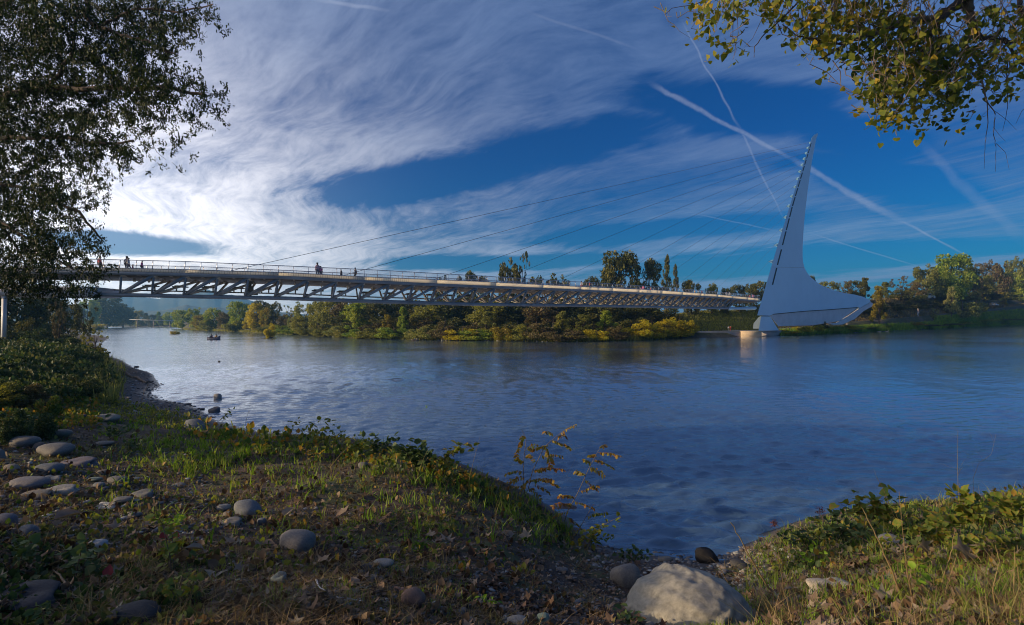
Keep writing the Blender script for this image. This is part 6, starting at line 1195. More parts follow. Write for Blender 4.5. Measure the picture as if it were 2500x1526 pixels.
bramble(2290, 1330, [(2240, 1280), (2280, 1265), (2320, 1260), (2255, 1300), (2310, 1295), (2200, 1290)], 11, "bright green bramble heap with big leaves past the arching one", .13, 10, 'bramble', HEART)
bramble(2370, 1290, [(2320, 1205), (2350, 1200), (2345, 1235), (2390, 1235), (2360, 1255), (2400, 1260)], 12, "upright bramble beside the tall dry stalk", .11, 9, 'bramble', HEART)
bramble(2470, 1290, [(2430, 1230), (2470, 1210), (2490, 1235), (2440, 1225), (2500, 1240), (2520, 1215)], 13, "bramble with pale leaf tops at the photo's edge", .12, 10, 'bramble', HEART)
bramble(2060, 1330, [(1990, 1260), (2030, 1250), (2060, 1280), (2010, 1300), (2090, 1290), (2040, 1315)], 14, "dark low bramble under the red seed heads", .10, 12, 'ivy')
bramble(1960, 1345, [(1900, 1305), (1930, 1290), (1960, 1300), (1990, 1320), (1985, 1290)], 15, "dark fine-leaved bramble at the shingle's end", .08, 12, 'ivy')
bramble(2420, 1360, [(2370, 1320), (2430, 1310), (2470, 1330), (2500, 1320)], 16, "yellowing bramble low in the dry grass", .11, 8)
bramble(60, 1380, [(30, 1310), (60, 1330), (90, 1340), (45, 1350)], 17, "dark upright leaves near the lower photo corner", .12, 6, 'ivy', HEART)
bramble(190, 1420, [(150, 1330), (200, 1335), (230, 1350), (180, 1380), (260, 1385), (215, 1370)], 18, "dark ground vine with rounded leaves and two red ones", .12, 8, 'ivy', HEART)
bramble(420, 1400, [(395, 1270), (380, 1245), (420, 1290), (400, 1330), (450, 1285), (410, 1350)], 19, "vine sprig with yellow and crimson leaves standing in the litter", .10, 5, 'bramble', HEART)
bramble(430, 1480, [(400, 1400), (420, 1415), (470, 1390), (480, 1420), (410, 1440)], 20, "yellow-green vine leaves at the lower edge", .10, 5, 'bramble', HEART)
bramble(110, 1526, [(60, 1490), (100, 1480), (140, 1490), (130, 1510)], 21, "fresh green leaves at the lower photo edge", .09, 9, 'ivy')
bramble(270, 1075, [(245, 1030), (300, 1040), (320, 1050), (280, 1055)], 22, "leafy green sprig in the middle grass by the wide sunk stone", .12, 8, 'ivy')
bramble(20, 1050, [(10, 1000), (60, 1010), (90, 1020), (120, 1015), (40, 1030)], 23, "long-leaved dark plant above the cobbles at the photo's edge", .15, 12, 'ivy')
bramble(420, 1290, [(400, 1265), (440, 1270), (460, 1255)], 24, "small green seedling among pebbles", .06, 8, 'grass')
bramble(1190, 1480, [(1180, 1460), (1210, 1465)], 25, "tiny seedling on the dark pebbly soil", .04, 6, 'grass')
for px, py, lb, s_ in [(262, 1414, "orange-red leaf in the dark ground vine", .085), (428, 1318, "crimson vine leaf beside the yellow one", .08), (398, 1320, "yellow vine leaf beside the crimson one", .09), (845, 1104, "scarlet bramble leaf on the rim", .10), (790, 1107, "orange bramble leaf on the rim", .10)]:
    p = hit1(px, py + 16); o = link("fallen_leaf", mk("fallen_leaf", HEART[0], [HEART[1]], simple("red_leaf_%d" % px, (.35, .03, .02) if 'red' in lb or 'crim' in lb or 'scar' in lb else (.36, .20, .02), .6)), None, (p.x, p.y, p.z + .10), (1.2, .2, .4), (s_,) * 3); tag(o, lb, "leaf")
for k, (x0, y0, lb, mm, tp, sz, tips) in enumerate([
    (2250, 1400, "leafy green weed heap in the dry grass, nearest the blotched boulder", 'bramble', OVAL, .09, [(2215, 1350), (2250, 1335), (2285, 1350), (2230, 1370)]),
    (2230, 1440, "bright green broad-leaved weed low in the grass", 'grass', OVAL, .12, [(2220, 1385), (2245, 1378), (2260, 1400), (2235, 1400)]),
    (2110, 1330, "dark green weed at the rim in front of the arching bramble", 'ivy', OVAL, .09, [(2070, 1295), (2110, 1280), (2140, 1290), (2160, 1310)]),
    (2160, 1340, "mixed green weed beside the grey rim stone", 'bramble', OVAL, .08, [(2130, 1300), (2170, 1285), (2200, 1305)]),
    (2350, 1350, "green weed heap below the tall dry stalk", 'bramble', OVAL, .10, [(2310, 1290), (2345, 1280), (2375, 1300), (2330, 1320)]),
    (2450, 1340, "tangled weed heap at the photo's edge rim", 'ivy', OVAL, .10, [(2410, 1280), (2450, 1265), (2490, 1285), (2520, 1275)]),
    (2500, 1420, "yellowish weed at the photo's edge", 'bramble', OVAL, .10, [(2460, 1350), (2500, 1345), (2530, 1370)]),
    (1990, 1390, "green weed between the giant boulder and the rim", 'grass', OVAL, .07, [(1950, 1350), (1985, 1335), (2020, 1350)]),
    (1900, 1400, "thin yellow-green weed behind the thick leaning stalk", 'bramble', OVAL, .06, [(1870, 1340), (1900, 1320), (1920, 1345), (1885, 1360)]),
    (1770, 1500, "green tuft of leaves against the giant boulder's foot", 'grass', OVAL, .07, [(1745, 1465), (1770, 1455), (1795, 1470)]),
    (1530, 1526, "dark green leaf tuft on the giant boulder's shaded side", 'ivy', OVAL, .07, [(1510, 1490), (1540, 1480), (1560, 1495)]),
    (640, 1110, "low leafy weed in the bright grass", 'bramble', OVAL, .08, [(620, 1085), (650, 1075), (670, 1090)]),
    (330, 1100, "dark leafy weed beside the thin long stone", 'ivy', HEART, .09, [(300, 1070), (330, 1060), (350, 1075)]),
    (1100, 1180, "low dark weed under the long bramble cane", 'ivy', OVAL, .09, [(1070, 1150), (1105, 1140), (1130, 1155)]),
    (760, 1130, "low red-tinged weed on the grassy rim", 'robinia', OVAL, .08, [(740, 1095), (770, 1085), (790, 1100)]),
    (940, 1160, "green weed before the dense dark bramble", 'bramble', OVAL, .08, [(910, 1125), (945, 1115), (970, 1130)])]):
    cn = [[(x0, y0), tips[0]]] + [[t_] for t_ in tips[1:]]
    plant("weed", cn, None, mm, lb, "weed", sz * 1.25, 9, "leafy weeds on the near bank", 'twig', .004, 200 + k, tpl=tp)
# green sapling in the shallows
plant("water_sapling", [[(1048, 1062), (1046, 1030), (1038, 1000), (1042, 990)]], None, 'grass', "single bright green sprout standing against the open water", "plant", .11, 26, None, 'twig', .006, 31)
# dry stalks and tall weeds
def stalk(px0, py0, pts, r, label, m_='drygrass', group="dry stalks on the near bank", heads=0, hm='litter'):
    foot = hit1(px0, py0); e = tag(empty("dry_stalk", foot), label, "dry stalk", group); fo = np.array(foot); Y0 = foot.y; rg_ = np.random.default_rng(int(px0))
    A = np.array([tuple(foot)] + [tuple(P(a, b_, Y0 + .03 * i)) for i, (a, b_) in enumerate(pts)]); tt = np.linspace(0, len(A) - 1, len(A) * 4); B = np.stack([np.interp(tt, range(len(A)), A[:, i]) for i in range(3)], 1) + rg_.normal(0, r * .3, (len(tt), 3))
    o = MB(); o.tube(B, np.linspace(r, r * .35, len(B)), 4, False); o.build("stem", M[m_], e, origin=fo)
    for i in range(heads):
        s_ = B[int(rg_.uniform(.3, .9) * len(B))]; o = MB(); w_ = walk(rg_, s_, s_ + np.array([rg_.normal(0, .12), rg_.normal(0, .1), rg_.uniform(.05, .25)]), 5, .3); o.tube(w_, np.linspace(r * .35, r * .15, 5), 3, False); o.build("side_stem", M[m_], e, origin=fo)
stalk(1905, 1480, [(1880, 1440), (1845, 1385), (1815, 1330), (1785, 1275)], .012, "thick tan stalk leaning over the giant boulder")
stalk(1915, 1455, [(1908, 1400), (1895, 1350), (1865, 1325)], .008, "thin brown stalk beside the thick leaning one", heads=3)
stalk(1778, 1465, [(1775, 1420), (1755, 1380), (1733, 1360)], .006, "bent golden grass stalk before the giant boulder")
stalk(1735, 1470, [(1745, 1420), (1750, 1395), (1765, 1425)], .005, "hooked green-gold grass stalk before the giant boulder")
stalk(2205, 1470, [(2180, 1400), (2150, 1330), (2115, 1260), (2103, 1238)], .011, "tall leaning tan stalk in front of the round-leaved bramble")
stalk(2230, 1470, [(2215, 1400), (2205, 1310), (2195, 1200)], .007, "slim brown stalk rising through the round-leaved bramble", heads=2)
stalk(2200, 1300, [(2170, 1230), (2155, 1190), (2138, 1162)], .007, "forked pale stalk over the round-leaved bramble", heads=4)
stalk(2352, 1290, [(2340, 1200), (2337, 1130), (2339, 1050)], .006, "tallest thin dry stalk against the water", heads=5)
stalk(2380, 1260, [(2375, 1170), (2390, 1130), (2420, 1110), (2432, 1060)], .004, "wispy branching dry weed beside the tallest stalk", heads=6)
stalk(1140, 1195, [(1155, 1130), (1172, 1065)], .005, "thin pale straight straw at the bend of the rim", heads=3)
stalk(1360, 1215, [(1385, 1160), (1406, 1118)], .005, "thin brown straw between the two rusty saplings", heads=2)
stalk(590, 1095, [(600, 1030), (610, 990)], .006, "feathery pale weed beside the small bramble sprig", heads=7)
stalk(1015, 1180, [(1030, 1130), (1048, 1090)], .006, "tan straw in front of the widest bramble heap")
stalk(345, 985, [(352, 955), (368, 930)], .010, "pale plumed grass stem before the beach", heads=5)
stalk(800, 1150, [(830, 1110), (858, 1085)], .008, "curved straw-coloured stalk on the grassy rim")
stalk(2290, 1450, [(2310, 1390), (2322, 1350), (2330, 1300)], .009, "golden stalk, one of a pair in the dry grass")
stalk(2310, 1445, [(2325, 1390), (2338, 1350)], .008, "shorter golden stalk of the pair in the dry grass")
stalk(2430, 1500, [(2425, 1430), (2440, 1370), (2430, 1330)], .008, "crooked tan stalk near the photo's lower corner", heads=3)
stalk(2480, 1480, [(2490, 1420), (2476, 1350)], .008, "upright tan stalk at the photo's lower corner")
def seedhead(px, py, px0, py0, label, m_):
    foot = hit1(px0, py0); e = tag(empty("seed_head", foot), label, "seed head", "red-brown seed heads over the water"); fo = np.array(foot); c = np.array(P(px, py, foot.y)); rg_ = np.random.default_rng(px)
    o = MB(); o.tube(walk(rg_, fo, c, 6, .1), np.linspace(.006, .003, 6), 4, False); o.build("stem", M['twig'], e, origin=fo); k = 130; d = rg_.normal(0, 1, (k, 3)); d /= np.linalg.norm(d, axis=1, keepdims=True)
    V, Fa = scatter(LEAF[0], LEAF[1], c + d * rg_.uniform(.02, .09, k)[:, None] - fo, rotmats(rg_, k), rg_.uniform(.02, .04, k)); link("flower", mk("flower", V, [Fa], m_), e)
rm_ = leafmat("dark_red_seed", [(.09, .02, .015), (.15, .035, .02), (.12, .06, .03)], .2)
seedhead(1890, 1278, 1925, 1350, "dark red seed head nearest the giant boulder", rm_)
seedhead(2003, 1248, 2030, 1320, "dark red seed head higher over the water", rm_); seedhead(1995, 1270, 2025, 1325, "rusty open seed head below the higher red one", M['t_orange'])

def carpet(n, seed, poly, z0, z1, size, m_, name):
    rg_ = np.random.default_rng(seed); xs = [p[0] for p in poly]; ys = [p[1] for p in poly]; px = rg_.uniform(min(xs), max(xs), n); py = rg_.uniform(min(ys), max(ys), n); ins = np.zeros(n, bool)
    for i in range(len(poly)):
        (x1, y1), (x2, y2) = poly[i], poly[i - 1]; c = ((y1 > py) != (y2 > py)) & (px < (x2 - x1) * (py - y1) / (y2 - y1 + 1e-9) + x1); ins ^= c
    x, y, z, ok = hit(px[ins], py[ins]); x, y, z = x[ok], y[ok], z[ok]; k = len(x); d = np.hypot(x, y); hump = vnoise(x, y, .35, 21) * .6 + vnoise(x, y, 1.1, 22) * .4
    zz = z + (z0 + (z1 - z0) * hump) * rg_.uniform(.1, 1, k) ** .5 * np.clip(d / 35, .35, 1.3)
    V, Fa = scatter(OVAL[0] * np.array([1.2, 1, 1.4]), OVAL[1], np.stack([x, y, zz], 1), rotmats(rg_, k, .6), size * np.clip(d / 30, .5, 1.8) * rg_.uniform(.6, 1.5, k)); tag(link(name, mk(name, V, [Fa], M[m_])), kind='stuff')
carpet(30000, 91, [(-120, 795), (130, 812), (200, 845), (262, 880), (285, 960), (200, 985), (130, 1000), (-120, 1000)], .1, 1.5, .13, 'ivy', "undergrowth")
carpet(5000, 92, [(-120, 930), (160, 960), (240, 985), (250, 1040), (120, 1060), (-120, 1050)], .05, .5, .14, 'bramble', "undergrowth")
carpet(3500, 93, [(250, 960), (330, 985), (500, 1030), (480, 1060), (300, 1030), (240, 1000)], .02, .3, .08, 't_olive', "undergrowth")
def rimband(w0, w1, x0, x1): 
    xs_ = list(range(x0, x1, 40)) + [x1]; return [(x, float(edgeY(x)) - w0) for x in xs_] + [(x, float(edgeY(x)) + w1) for x in xs_[::-1]]
carpet(2600, 94, rimband(4, 46, 460, 1240), .02, .62, .25, 'bramble', "undergrowth")
carpet(1800, 95, rimband(4, 60, 640, 1400), .02, .5, .22, 'ivy', "undergrowth")
carpet(1000, 96, rimband(2, 40, 560, 1420), .02, .6, .20, 't_orange', "undergrowth")
carpet(2200, 97, rimband(-8, 110, 1890, 2650), .03, .5, .17, 'ivy', "undergrowth")
carpet(1500, 98, rimband(-8, 90, 1960, 2650), .05, .6, .18, 'bramble', "undergrowth")
carpet(1500, 99, [(1900, 1340), (2100, 1330), (2650, 1300), (2650, 1560), (2350, 1560), (2150, 1430), (1980, 1420)], .02, .25, .14, 'bramble', "undergrowth")
carpet(1500, 100, [(2000, 1380), (2650, 1350), (2650, 1560), (2050, 1560)], .02, .25, .16, 'litter', "undergrowth")
carpet(2600, 101, [(-100, 1280), (300, 1300), (520, 1340), (480, 1560), (-100, 1560)], .01, .2, .12, 'ivy', "undergrowth")
LB_ = [(-100, 1080), (230, 1040), (480, 1075), (800, 1110), (1100, 1190), (1360, 1320), (1300, 1420), (900, 1380), (560, 1400), (300, 1360), (-100, 1330)]
carpet(2600, 111, LB_, .0, .16, .17, 'litter', "leaf_litter"); carpet(1500, 112, LB_, .0, .22, .14, 'bramble', "undergrowth"); carpet(1300, 113, LB_, .0, .20, .13, 't_olive', "undergrowth"); carpet(900, 114, LB_, .0, .18, .12, 't_brown', "undergrowth")
LC_ = [(-100, 1330), (560, 1390), (1300, 1400), (1500, 1526), (1500, 1560), (-100, 1560)]
carpet(1800, 115, LC_, .0, .08, .13, 'litter', "leaf_litter"); carpet(700, 116, LC_, .0, .12, .11, 't_brown', "leaf_litter")
# ------------------------------------------------------------------ people
def skin_mesh(name, verts, edges, rad, m_, root=0, sub=1):
    me = bpy.data.meshes.new("tmp"); me.from_pydata(verts, edges, []); o = bpy.data.objects.new("tmp", me); COL.objects.link(o)
    md = o.modifiers.new("s", 'SKIN'); md.use_smooth_shade = True
    for i, r in enumerate(rad): me.skin_vertices[0].data[i].radius = r if isinstance(r, tuple) else (r, r); me.skin_vertices[0].data[i].use_root = (i == root)
    o.modifiers.new("u", 'SUBSURF').levels = sub
    dg = bpy.context.evaluated_depsgraph_get(); r_ = bpy.data.meshes.new_from_object(o.evaluated_get(dg)); r_.name = name
    bpy.data.objects.remove(o); bpy.data.meshes.remove(me); r_.materials.clear(); r_.materials.append(m_); return r_
def figure(pose):
    """joints for a 1.75 m figure facing +x; x forward, y left"""
    J = {}
    if pose == 'sit':
        J = dict(pel=(0, 0, .18), ch=(.03, 0, .50), nk=(.06, 0, .70), hd=(.09, 0, .80), top=(.09, 0, .92)); 
        for s_, y in (('l', .11), ('r', -.11)): J['h' + s_] = (.02, y, .16); J['k' + s_] = (.42, y * 1.3, .24); J['a' + s_] = (.62, y * 1.3, -.12); J['t' + s_] = (.76, y * 1.3, -.14)
        for s_, y in (('l', .19), ('r', -.19)): J['s' + s_] = (.04, y, .62); J['e' + s_] = (.18, y * 1.2, .38); J['w' + s_] = (.42, y * .9, .34); J['f' + s_] = (.50, y * .9, .33)
    else:
        st = .22 if pose == 'walk' else .03; J = dict(pel=(0, 0, .95), ch=(.02, 0, 1.25), nk=(.02, 0, 1.47), hd=(.04, 0, 1.57), top=(.04, 0, 1.70))
        for s_, y, d in (('l', .10, 1), ('r', -.10, -1)): J['h' + s_] = (0, y, .92); J['k' + s_] = (.10 + st * .6 * d, y, .50); J['a' + s_] = (st * d * 1.1 - (.03 if d < 0 else 0), y, .09 + (.05 if (d < 0 and pose == 'walk') else 0)); J['t' + s_] = (J['a' + s_][0] + .16, y, .04)
        for s_, y, d in (('l', .20, -1), ('r', -.20, 1)): J['s' + s_] = (0, y, 1.41); J['e' + s_] = (-.03 + st * .5 * d, y * 1.22, 1.13); J['w' + s_] = (.08 + st * .9 * d, y * 1.2, .90); J['f' + s_] = (.12 + st * d, y * 1.15, .82)
    return J
PS = {}
def people_meshes(pose):
    J = figure(pose); names = list(J); ix = {n: i for i, n in enumerate(names)}
    R = dict(pel=(.15, .11), ch=(.16, .11), nk=.06, hd=.10, top=.075, hl=.10, hr=.10, kl=.065, kr=.065, al=.045, ar=.045, tl=.045, tr=.045, sl=.065, sr=.065, el=.045, er=.045, wl=.032, wr=.032, fl=.04, fr=.04)
    E = [('pel', 'ch'), ('ch', 'nk'), ('nk', 'hd'), ('hd', 'top')] + [(a + s_, b_ + s_) for s_ in 'lr' for a, b_ in (('h', 'k'), ('k', 'a'), ('a', 't'), ('s', 'e'), ('e', 'w'), ('w', 'f'))] + [('pel', 'hl'), ('pel', 'hr'), ('nk', 'sl'), ('nk', 'sr')]
    sk = simple("skin_tone", (.42, .26, .18), .6) if 'skin_tone' not in bpy.data.materials else bpy.data.materials['skin_tone']
    body = skin_mesh("body_" + pose, [J[n] for n in names], [(ix[a], ix[b_]) for a, b_ in E], [R[n] for n in names], sk)
    def part(nm, ns, es, k):
        id_ = {n: i for i, n in enumerate(ns)}; return skin_mesh(nm + pose, [J[n] for n in ns], [(id_[a], id_[b_]) for a, b_ in es], [tuple(v * k for v in R[n]) if isinstance(R[n], tuple) else R[n] * k for n in ns], sk)
    shirt = part("shirt_", ['ch', 'pel', 'nk', 'sl', 'sr', 'el', 'er', 'wl', 'wr'], [('pel', 'ch'), ('ch', 'nk'), ('nk', 'sl'), ('nk', 'sr'), ('sl', 'el'), ('sr', 'er'), ('el', 'wl'), ('er', 'wr')], 1.22)
    tro = part("trousers_", ['pel', 'hl', 'hr', 'kl', 'kr', 'al', 'ar'], [('pel', 'hl'), ('pel', 'hr'), ('hl', 'kl'), ('hr', 'kr'), ('kl', 'al'), ('kr', 'ar')], 1.2)
    hx = J['top']; hair = skin_mesh("hair_" + pose, [(hx[0] - .03, 0, hx[2] - .13), (hx[0] - .02, 0, hx[2] - .02), (hx[0] + .03, 0, hx[2] + .02)], [(0, 1), (1, 2)], [.085, .108, .085], sk, 1)
    return body, shirt, tro, hair
for p_ in ('stand', 'walk', 'sit'): PS[p_] = people_meshes(p_)
_cm = {}
def cm_(c, nm):
    if c not in _cm: _cm[c] = simple(nm, c, .8, scale=4)
    return _cm[c]
def person(loc, h, pose, face, shirt, tro, hair, label, group=None, cat="person", kid=False):
    e = tag(empty("person", loc), label, cat, group); k = h / 1.75; e.scale = (k,) * 3; e.rotation_euler = (0, 0, face)
    b_, s_, t_, hr = PS[pose]; link("body", b_, e)
    for nm, me, c in (("shirt", s_, shirt), ("trousers", t_, tro), ("hair", hr, hair)): link(nm, mat_mesh(me, cm_(c, nm + "_cloth" if nm != "hair" else "hair")), e)
    return e
NV, WH, RD, PK, BK, JN, BR_, OR, GN, LB = (.03, .035, .06), (.55, .55, .55), (.45, .05, .05), (.75, .10, .30), (.02, .02, .022), (.07, .10, .18), (.06, .04, .03), (.65, .30, .05), (.1, .2, .1), (.30, .38, .50)
def deck_person(px, pyfeet_extra, hpx, pose, fc, sh, tr2, hr, label, lat=1.2):
    s_ = s_of(px); p = edge(s_, lat, dz=.28); h = hpx * p[1] / F
    return person(tuple(p), h, pose, math.atan2(float(at(s_, tyy)), float(at(s_, tx))) + fc, sh, tr2, hr, label, "walkers on the bridge")
deck_person(294, 0, 37, 'stand', 1.9, NV, BK, BK, "tallest dark-clad walker on the deck near the oak leaves", 1.4); deck_person(302, 0, 33, 'walk', 0, WH, JN, BR_, "walker in light clothes pressed beside the tallest dark-clad walker", 1.0)
deck_person(311, 0, 19, 'stand', .6, RD, PK, BR_, "small child in pinkish clothes between two adults"); deck_person(334, 0, 27, 'walk', 0, PK, NV, BK, "slim walker in pink top and dark trousers striding alone")
deck_person(228, 0, 36, 'stand', 1.2, RD, BR_, BK, "person in dark red at the railing half hidden by oak leaves")
deck_person(776, 0, 36, 'stand', 1.7, (.5, .28, .35), JN, BR_, "person in a pink jacket, taller of a pair seen from behind"); deck_person(784, 0, 28, 'stand', 1.5, (.55, .12, .3), NV, BR_, "shorter person in magenta beside the pink jacket")
deck_person(836, 0, 23, 'stand', 2.4, BR_, BK, BK, "dark walker where the second cable crosses the railing"); deck_person(872, 0, 30, 'walk', 3.1, NV, BK, BK, "hunched walker in navy just after the second cable")
for px, h, ps, sh, tr2, lb in [(1180, 20, 'stand', BR_, BK, "brownish walker under the low dark treetop"), (1430, 20, 'stand', WH, RD, "walker in white before the largest domed oak"), (1450, 20, 'stand', RD, JN, "walker in red-brown next to the one in white"), (1562, 15, 'sit', OR, RD, "crouching orange figure by the railing"), (1580, 18, 'stand', PK, JN, "bright pink upright figure on the deck"),
                                (1574, 13, 'stand', (.3, .1, .3), JN, "purple small figure beside the bright pink one"), (1598, 14, 'stand', RD, JN, "reddish figure behind railing posts past the bright pink one"), (1606, 13, 'stand', LB, RD, "bluish figure with the reddish one"), (1705, 13, 'stand', OR, JN, "orange-topped walker on the far half of the deck"), (1714, 13, 'walk', LB, NV, "pale blue walker on the far half of the deck"), (1722, 13, 'stand', RD, NV, "red walker last of three on the far half"),
                                (1782, 15, 'stand', WH, LB, "walker in white near the pylon"), (1789, 16, 'stand', LB, WH, "walker in pale blue near the pylon"), (1846, 15, 'stand', PK, RD, "magenta figure right at the pylon"), (1838, 12, 'stand', RD, BK, "red figure just before the magenta one")]:
    deck_person(px, 0, h, ps, 1.0 + (px % 3), sh, tr2, BR_, lb, .9)
p = FP(2242, 15.5); person((p.x, p.y, p.z + .05), 19 * p.y / F, 'stand', 3.0, (.08, .09, .16), (.25, .32, .42), (.5, .48, .45), "lone man in dark jacket and pale jeans standing on the rising path")
p = FP(1778, 14); person((p.x, p.y, p.z + .1), 11 * p.y / F, 'walk', 1.0, WH, GREY, (.5, .5, .5), "bending person in a white cap on the far pavement", "pair on the far pavement"); p = FP(1783, 13.4); person((p.x, p.y, p.z + .1), 12 * p.y / F, 'stand', 1.0, RD, RD, BR_, "person in red beside the white cap on the far pavement", "pair on the far pavement")
# ------------------------------------------------------------------ boats
def boat(px, py, lpx, yaw, label, m_):
    p = G(px, py, 0.0); L_ = lpx * p.y / F; e = tag(empty("rowing_boat", (p.x, p.y, 0)), label, "boat"); e.rotation_euler = (0, 0, yaw); n = 11; V = []; 
    for i in range(n):
        f = i / (n - 1) * 2 - 1; x = f * L_ / 2; w_ = .21 * L_ * max(.03, (1 - abs(f) ** 2.4)) ** .6; sh = .14 * L_ * (abs(f) ** 2.2) * (1.5 if f > 0 else .7) + .13 * L_
        for y, z in ((-w_, sh), (-w_ * .75, -.05), (w_ * .75, -.05), (w_, sh), (w_ * .9, sh), (w_ * .65, .03), (-w_ * .65, .03), (-w_ * .9, sh)): V.append((x, y, z))
    i = np.arange(n - 1)[:, None] * 8; j = np.arange(8)[None]; Fq = np.stack([i + j, i + (j + 1) % 8, i + 8 + (j + 1) % 8, i + 8 + j], -1).reshape(-1, 4)
    link("hull", mk("hull", V, [Fq, np.array([list(range(8))]), np.array([[(n - 1) * 8 + q for q in range(8)]])], m_, False), e)
    for x in (-.18, .12): o = MB(); o.box((x * L_, 0, .09 * L_), .07 * L_, .36 * L_, .02 * L_); o.build("seat", M['log'], e)
    for sg in (-1, 1): o = MB(); o.beam((.02 * L_, sg * .2 * L_, .16 * L_), (.1 * L_, sg * .62 * L_, .02), .03, .03); o.build("oar", M['log'], e)
    return e, p, L_
e, p, L_ = boat(522, 829, 30, .15, "grey drift boat with three people on the glittering river", simple("boat_hull", (.10, .10, .14), .5))
for dx_, h, sh, hr, lb in ((-.24, 17, NV, BK, "rower in navy seated at the back of the drift boat"), (-.14, 12, PK, BR_, "small passenger in bright pink in the drift boat"), (.24, 17, OR, BR_, "passenger in orange-yellow at the raised bow of the drift boat")):
    person((p.x + dx_ * L_, p.y, .10 * L_), h * p.y / F * 1.1, 'sit', 0 if dx_ < 0 else 3.1, sh, BK, hr, lb, "people in the drift boat")
e, p, L_ = boat(1014, 831.5, 17, .1, "small dark boat close to the far bank under the pale shrubs", simple("boat_hull_dark", (.08, .06, .04), .5))
for dx_, sh, lb in ((-.1, (.05, .15, .5), "boater in bright blue near the far bank"), (.22, WH, "boater in white near the far bank")): person((p.x + dx_ * L_, p.y, .10 * L_), 9 * p.y / F, 'sit', 0, sh, BK, BR_, lb, "people in the small dark boat")
# ------------------------------------------------------------------ small things of the park bank
p = FP(2068, 10); p.z = Zat(2068, 790, p.y); o = MB(); k = p.y / F; o.tube([(0, 0, -.5), (0, 0, 21 * k)], 2.6 * k, 12); o.tube([(0, 0, 2 * k), (0, 0, 3 * k)], 3.4 * k, 12)
e = tag(empty("bollard", p), "cream cylindrical bollard standing by the pylon's tail", "bollard"); o.build("post", M['cream'], e)
for px in (2058, 2081, 2188):
    p = FP(px, 15); k = p.y / F; e = tag(empty("bench", p), {2058: "dark metal bench and table beside the cream bollard", 2081: "black metal bench just past the cream bollard", 2188: "dark bench on the rising path before the walking man"}[px], "bench", "dark metal benches along the far path")
    o = MB(); o.box((0, 0, 3.2 * k), 11 * k, 3 * k, .6 * k); o.build("seat", M['black'], e); o = MB(); o.box((0, 1.5 * k, 5.6 * k), 11 * k, .5 * k, 3 * k); o.build("backrest", M['black'], e)
    for x in (-4.5, 4.5): o = MB(); o.box((x * k, 0, 1.4 * k), .8 * k, 2.6 * k, 3.4 * k); o.build("leg", M['black'], e)
def car(px, dy, lpx, col, label):
    p = FP(px, dy); k = p.y / F; L_ = lpx * k; e = tag(empty("parked_car", p), label, "car"); pm_ = simple("car_paint_%d" % px, col, .25); prof = [(-.5, .1), (-.5, .26), (-.44, .3), (-.30, .32), (-.20, .46), (.16, .46), (.28, .33), (.46, .28), (.5, .2), (.5, .1)]
    o = MB(); n = len(prof); o.add([(x * L_, y * .2 * L_, z * L_) for y in (-1, 1) for x, z in prof], [tuple(range(n)), tuple(range(2 * n - 1, n - 1, -1))] + [(i, (i + 1) % n, n + (i + 1) % n, n + i)[::-1] for i in range(n)]); o.build("body", pm_, e)
    o = MB(); o.add([(x * L_, -.203 * L_, z * L_) for x, z in ((-.26, .33), (-.18, .43), (.14, .43), (.22, .33))], [(0, 3, 2, 1)]); o.build("window", M['black'], e)
    for x in (-.3, .3):
        o = MB(); o.tube([(x * L_, -.21 * L_, .09 * L_), (x * L_, .21 * L_, .09 * L_)], .085 * L_, 12); o.build("wheel", M['black'], e)
car(2262, 47, 34, (.7, .72, .7), "white parked car on top of the slope behind the silvery willow"); car(2425, 26, 20, (.6, .6, .6), "pale parked car low on the rising path at the brown slope")
def duck(px, py, label):
    p = G(px, py, 0.0); k = p.y / F * 4.5; e = tag(empty("duck", p), label, "duck", "pair of pale ducks off the far shore"); me = skin_mesh("duck_body", [(-.9, 0, .28), (-.4, 0, .15), (.4, 0, .15), (.7, 0, .5), (.72, 0, .75), (1.0, 0, .72)], [(0, 1), (1, 2), (2, 3), (3, 4), (4, 5)], [.06, .3, .28, .12, .15, .05], M['cream'], 1); o = link("body", me, e); o.scale = (k,) * 3
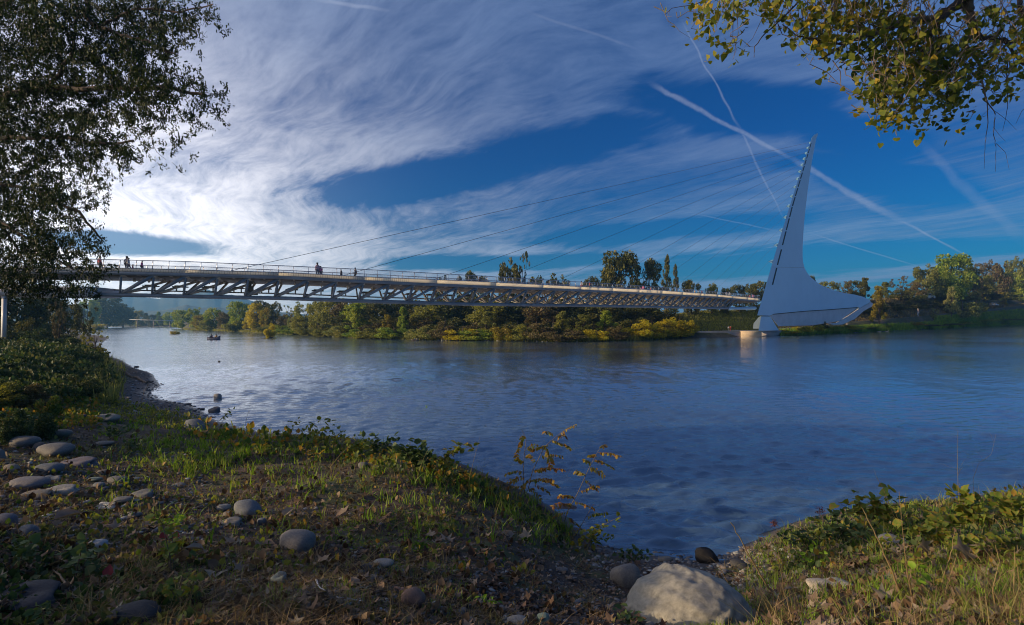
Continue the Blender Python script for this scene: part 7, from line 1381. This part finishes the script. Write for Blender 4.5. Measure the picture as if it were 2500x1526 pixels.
duck(2148, 811, "pale duck on the water, the one nearer the pylon"); duck(2166, 810, "pale duck on the water, trailing the one nearer the pylon")
# driftwood and rocks at the far waterline
def driftpile(px, lb, wd, seed):
    p = FP(px, .8); k = p.y / F; e = tag(empty("driftwood_pile", p), lb, "driftwood", "driftwood at the far waterline"); rg_ = np.random.default_rng(seed)
    for i in range(9): a = rg_.uniform(-.5, .5); c = np.array([rg_.uniform(-.5, .5) * wd * k, rg_.uniform(-.5, .5), rg_.uniform(.1, .5)]); d = np.array([math.cos(a), rg_.normal(0, .3), math.sin(a) * .6]) * rg_.uniform(.1, .3) * wd * k; o = MB(); o.tube([c - d, c, c + d], [.09, .12, .06], 5); o.build("log", M['bark_lit'], e)
driftpile(1195, "heap of pale driftwood between the willow and the orange-topped shrub", 46, 1); driftpile(975, "small driftwood bundle at the waterline before the pale domed shrub", 16, 2); driftpile(645, "short driftwood snag beside the slanting willow in the water", 16, 3)
rg_ = np.random.default_rng(8); Vs = []; Fs_ = []
px = np.concatenate([rg_.uniform(1060, 1110, 20), rg_.uniform(800, 1650, 60), rg_.uniform(2080, 2480, 90)]); d = rg_.uniform(-.3, .6, len(px)); Y = shore(px) + d; V, Fa = scatter(IC[0], IC[1], np.stack([ray(px, 780)[0] * Y, Y, .05 + 0 * Y], 1), rotmats(rg_, len(px), tilt=.3), rg_.uniform(.12, .4, (len(px), 3)) * np.array([1.4, 1, .6]))
tag(link("shore_rocks", mk("shore_rocks", V, [Fa], pm, True)), kind='stuff')
# ------------------------------------------------------------------ air
hz_m = bpy.data.materials.new("river_haze"); hz_m.use_nodes = True; t = NT(hz_m.node_tree); t.n.clear()
pv = t.new("ShaderNodeVolumePrincipled"); pv.inputs["Color"].default_value = (.22, .56, 1, 1); pv.inputs["Density"].default_value = 0.00021; pv.inputs["Anisotropy"].default_value = .3
oo = t.new("ShaderNodeOutputMaterial"); t.l.new(pv.outputs[0], oo.inputs["Volume"])
o = MB(); o.box((1200, 1900, 97), 11000, 4400, 216); hb = o.build("haze", hz_m); tag(hb, kind='stuff')
